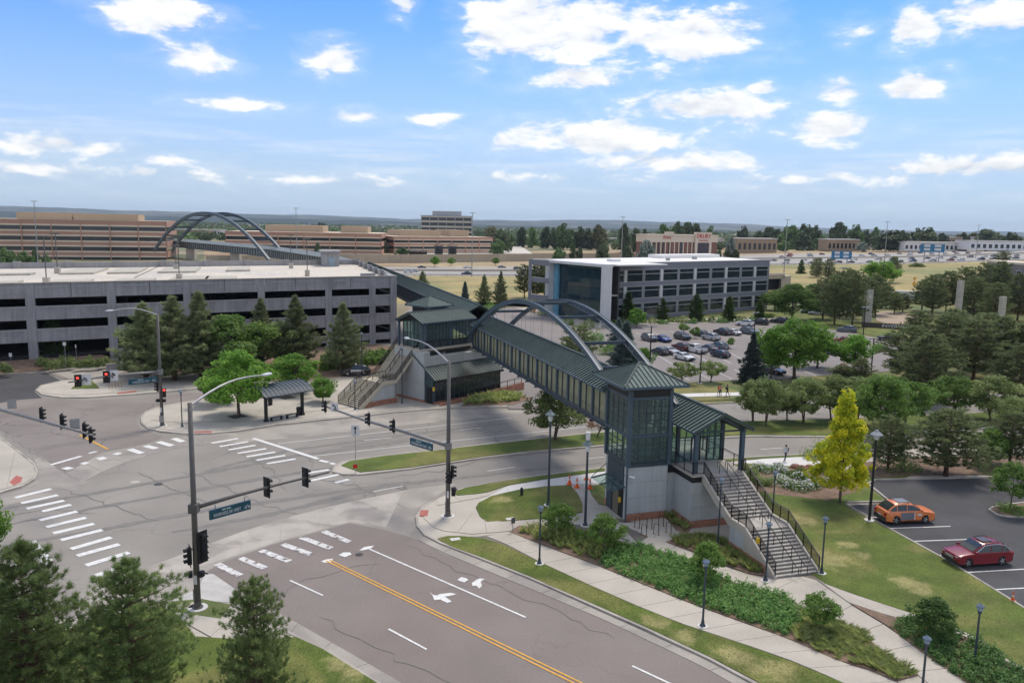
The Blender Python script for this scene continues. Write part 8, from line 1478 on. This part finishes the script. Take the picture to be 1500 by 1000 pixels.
ft = [(1128, 700, 333, 26, 'd'), (1140, 690, 336, 22, 'd'), (1160, 620, 330, 30, 'g'), (1180, 640, 328, 28, 'd'), (1178, 560, 340, 26, 'd'), (1195, 650, 330, 20, 'd'), (1205, 560, 345, 18, 'g'), (1230, 640, 326, 26, 'd'), (1226, 600, 338, 22, 'd'), (1255, 640, 329, 22, 'g'), (1245, 560, 350, 16, 'd'), (1270, 700, 336, 14, 'd'), (1284, 700, 333, 12, 'g'), (1300, 500, 338, 34, 'd'), (1312, 490, 337, 30, 'd'), (1325, 620, 337, 20, 'd'), (1345, 700, 334, 16, 'd'), (1360, 560, 333, 30, 'd'), (1382, 760, 341, 14, 'd'), (1412, 820, 340, 18, 'o'), (1428, 800, 341, 16, 'o'), (1446, 700, 336, 28, 'd'), (1464, 720, 344, 18, 'd'), (1483, 470, 340, 22, 'd'), (1112, 650, 338, 18, 'd'), (1090, 720, 331, 18, 'd'), (1266, 480, 355, 16, 's'), (1100, 600, 345, 12, 's'), (1072, 640, 346, 14, 's'), (1150, 520, 352, 18, 'g'),
      (995, 750, 324, 26, 'd'), (1008, 760, 326, 24, 'd'), (1020, 740, 328, 20, 'd'), (972, 740, 329, 20, 'g'), (1042, 720, 331, 18, 'g'), (985, 730, 331, 16, 'g'), (915, 760, 328, 18, 'd'), (932, 740, 334, 16, 'd'), (945, 720, 336, 12, 'd'), (878, 820, 329, 26, 'o'), (826, 820, 327, 28, 'g'), (800, 850, 332, 18, 'd'), (812, 840, 333, 16, 'd'), (850, 830, 332, 20, 'd'), (862, 820, 334, 16, 'd'), (780, 860, 333, 14, 'g'), (765, 880, 333, 16, 'd'), (720, 860, 332, 26, 'o'), (735, 700, 337, 26, 'd'), (745, 720, 340, 16, 'g'), (730, 620, 350, 22, 'g'), (700, 1300, 337, 18, 'd'), (560, 640, 352, 18, 'd'), (590, 560, 362, 20, 'g'), (948, 500, 352, 26, 's'), (885, 520, 358, 22, 'd'), (920, 520, 360, 18, 'd'), (840, 560, 356, 9, 'g'), (850, 540, 362, 12, 'd'), (820, 500, 362, 20, 'g'), (5, 350, 362, 26, 'g'), (32, 340, 368, 22, 'g'), (48, 350, 366, 12, 'd'), (64, 345, 370, 12, 'g'), (465, 430, 356, 12, 'd'), (470, 1600, 326, 20, 'd'), (1055, 470, 366, 14, 'd'), (1068, 470, 366, 12, 'd'), (1080, 470, 366, 14, 'd')]
KN = {'d': 'dark', 'g': 'green', 'o': 'olive brown', 's': 'silvery'}
for (px, dep, yt, w, k) in ft:
    if px > 1085: dep = hw_at(px, 1)[1]*(1.04+.4*max(0, dep-450)/350)
    reg_ = 'left of the hotel' if px < 950 and px > 600 else ('behind the hotel' if px < 1060 and px > 600 else ('beyond the motorway on the right' if px > 600 else 'beside the far striped offices')); far_tree(px, dep, yt, w, k, 'distant %s tree %s' % (KN[k], reg_), 'distant %s trees %s' % (KN[k], reg_))
# woods that read as one mass, out to the horizon: many clumps of leaves in one object
def wood(label, n, y0, y1, ax, seed, cols, h=(6, 11)):
    rng = np.random.default_rng(seed); y = y0*(y1/y0)**rng.uniform(0, 1, n); x = y*rng.uniform(ax[0], ax[1], n); H_ = rng.uniform(*h, n); k = 42; c = np.repeat(np.column_stack([x, y, H_*.5]), k, 0); d = unit(rng.normal(0, 1, (n*k, 3))); R_ = np.repeat(H_*rng.uniform(.5, .9, n), k); P = c+d*np.column_stack([R_, R_, np.repeat(H_*.5, k)])*rng.uniform(.6, 1, (n*k, 1)); P[:, 2] = np.maximum(P[:, 2], .2)
    V, F, T_ = leaves(rng, P, d+np.array([0, 0, .4]), 1.9, np.repeat(rng.uniform(0, 1, n), k)+rng.normal(0, .1, n*k), .8); o = link('distant_woods', tri_mesh('distant_woods', V, F, T_, fm[cols])); tag(o, label, 'woods', kind='stuff')
wood('scattered trees on the upland right behind the motorway', 260, 820, 1250, (-.62, .68), 7, 'd', (6, 10))
wood('mixed dark woodland spreading over the plain behind the offices', 4200, 900, 6500, (-.72, .72), 1, 'd'); wood('lighter green woodland scattered over the plain', 1500, 850, 5200, (-.72, .72), 2, 'g')
# the far plain: low wooded ground and pale hills along the horizon
def ridge(name, y, prof, m, seed, depth=2200, amp=6):
    rng = random.Random(seed); pts = []; ph = [rng.uniform(0, 6.28) for _ in range(6)]; mb = MB(); n = 220
    for i in range(n+1):
        px = -500+i*(2500/n); h = float(np.interp(px, [p[0] for p in prof], [p[1] for p in prof])); w = sum(math.sin(px*f_+ph[j])*a for j, (f_, a) in enumerate(((.013, 1), (.031, .6), (.07, .4), (.17, .25), (.4, .15)))); h += w*amp; x_ = (px-750)/FPX*y
        mb.v += [(x_*.93, y-depth*.5, -1), (x_*.965, y-depth*.22, h*.55), (x_, y, h), (x_*1.1, y+depth*.5, -1)]
    mb.f = [(4*i+j, 4*i+4+j, 4*i+5+j, 4*i+1+j) for i in range(n) for j in range(3)]; mb.mi = [0]*len(mb.f); o = part(name, mb, m, None, True); tag(o, kind='structure'); return o
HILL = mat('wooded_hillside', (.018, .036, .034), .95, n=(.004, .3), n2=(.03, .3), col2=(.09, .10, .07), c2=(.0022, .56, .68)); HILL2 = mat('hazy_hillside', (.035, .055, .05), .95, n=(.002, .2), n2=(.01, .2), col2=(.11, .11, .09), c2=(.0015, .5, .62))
ridge('near_hills', 5200, [(-500, 40), (0, 40), (300, 34), (600, 22), (760, 14), (1000, 6), (2000, 2)], HILL, 3, 2600, 3.5)
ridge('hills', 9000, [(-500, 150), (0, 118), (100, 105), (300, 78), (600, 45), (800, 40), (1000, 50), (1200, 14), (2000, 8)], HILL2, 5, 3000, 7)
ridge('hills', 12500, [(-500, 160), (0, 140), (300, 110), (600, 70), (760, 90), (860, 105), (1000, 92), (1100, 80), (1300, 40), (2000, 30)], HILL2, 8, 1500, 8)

# haze: the air between here and the horizon
hb = MB().bb(-15200, 15200, -320, 14600, -1.2, 175); hz_ = hb.mesh('haze', []); ho = link('haze', hz_); ho['kind'] = 'stuff'
hm_ = bpy.data.materials.new('haze_air'); hm_.use_nodes = True; N, L = hm_.node_tree.nodes, hm_.node_tree.links; N.clear(); pv = N.new('ShaderNodeVolumePrincipled'); pv.inputs['Color'].default_value = (.70, .84, 1, 1); pv.inputs['Density'].default_value = HAZE; pv.inputs['Anisotropy'].default_value = 0; oo = N.new('ShaderNodeOutputMaterial'); L.new(pv.outputs[0], oo.inputs['Volume']); hz_.materials.append(hm_)
bpy.context.view_layer.update()
# look-alikes of one group told apart by their order from the left
ORD = ['leftmost', 'second', 'third', 'fourth', 'fifth', 'sixth', 'seventh', 'eighth', 'ninth', 'tenth', 'eleventh', 'twelfth', 'thirteenth', 'fourteenth', 'fifteenth', 'sixteenth', 'seventeenth', 'eighteenth', 'nineteenth', 'twentieth', 'twenty-first', 'twenty-second', 'twenty-third', 'twenty-fourth']
by = {}
for o in scene.objects:
    if o.parent is None and 'group' in o and 'label' in o: by.setdefault((o['group'], o['label']), []).append(o)
for (g_, l_), os_ in by.items():
    if len(os_) > 1:
        os_.sort(key=lambda o: o.location.x/max(o.location.y, 1)); n = len(os_)
        for i, o in enumerate(os_): o['label'] = l_+', '+('rightmost' if i == n-1 else (ORD[i]+(' from left' if i else '')))
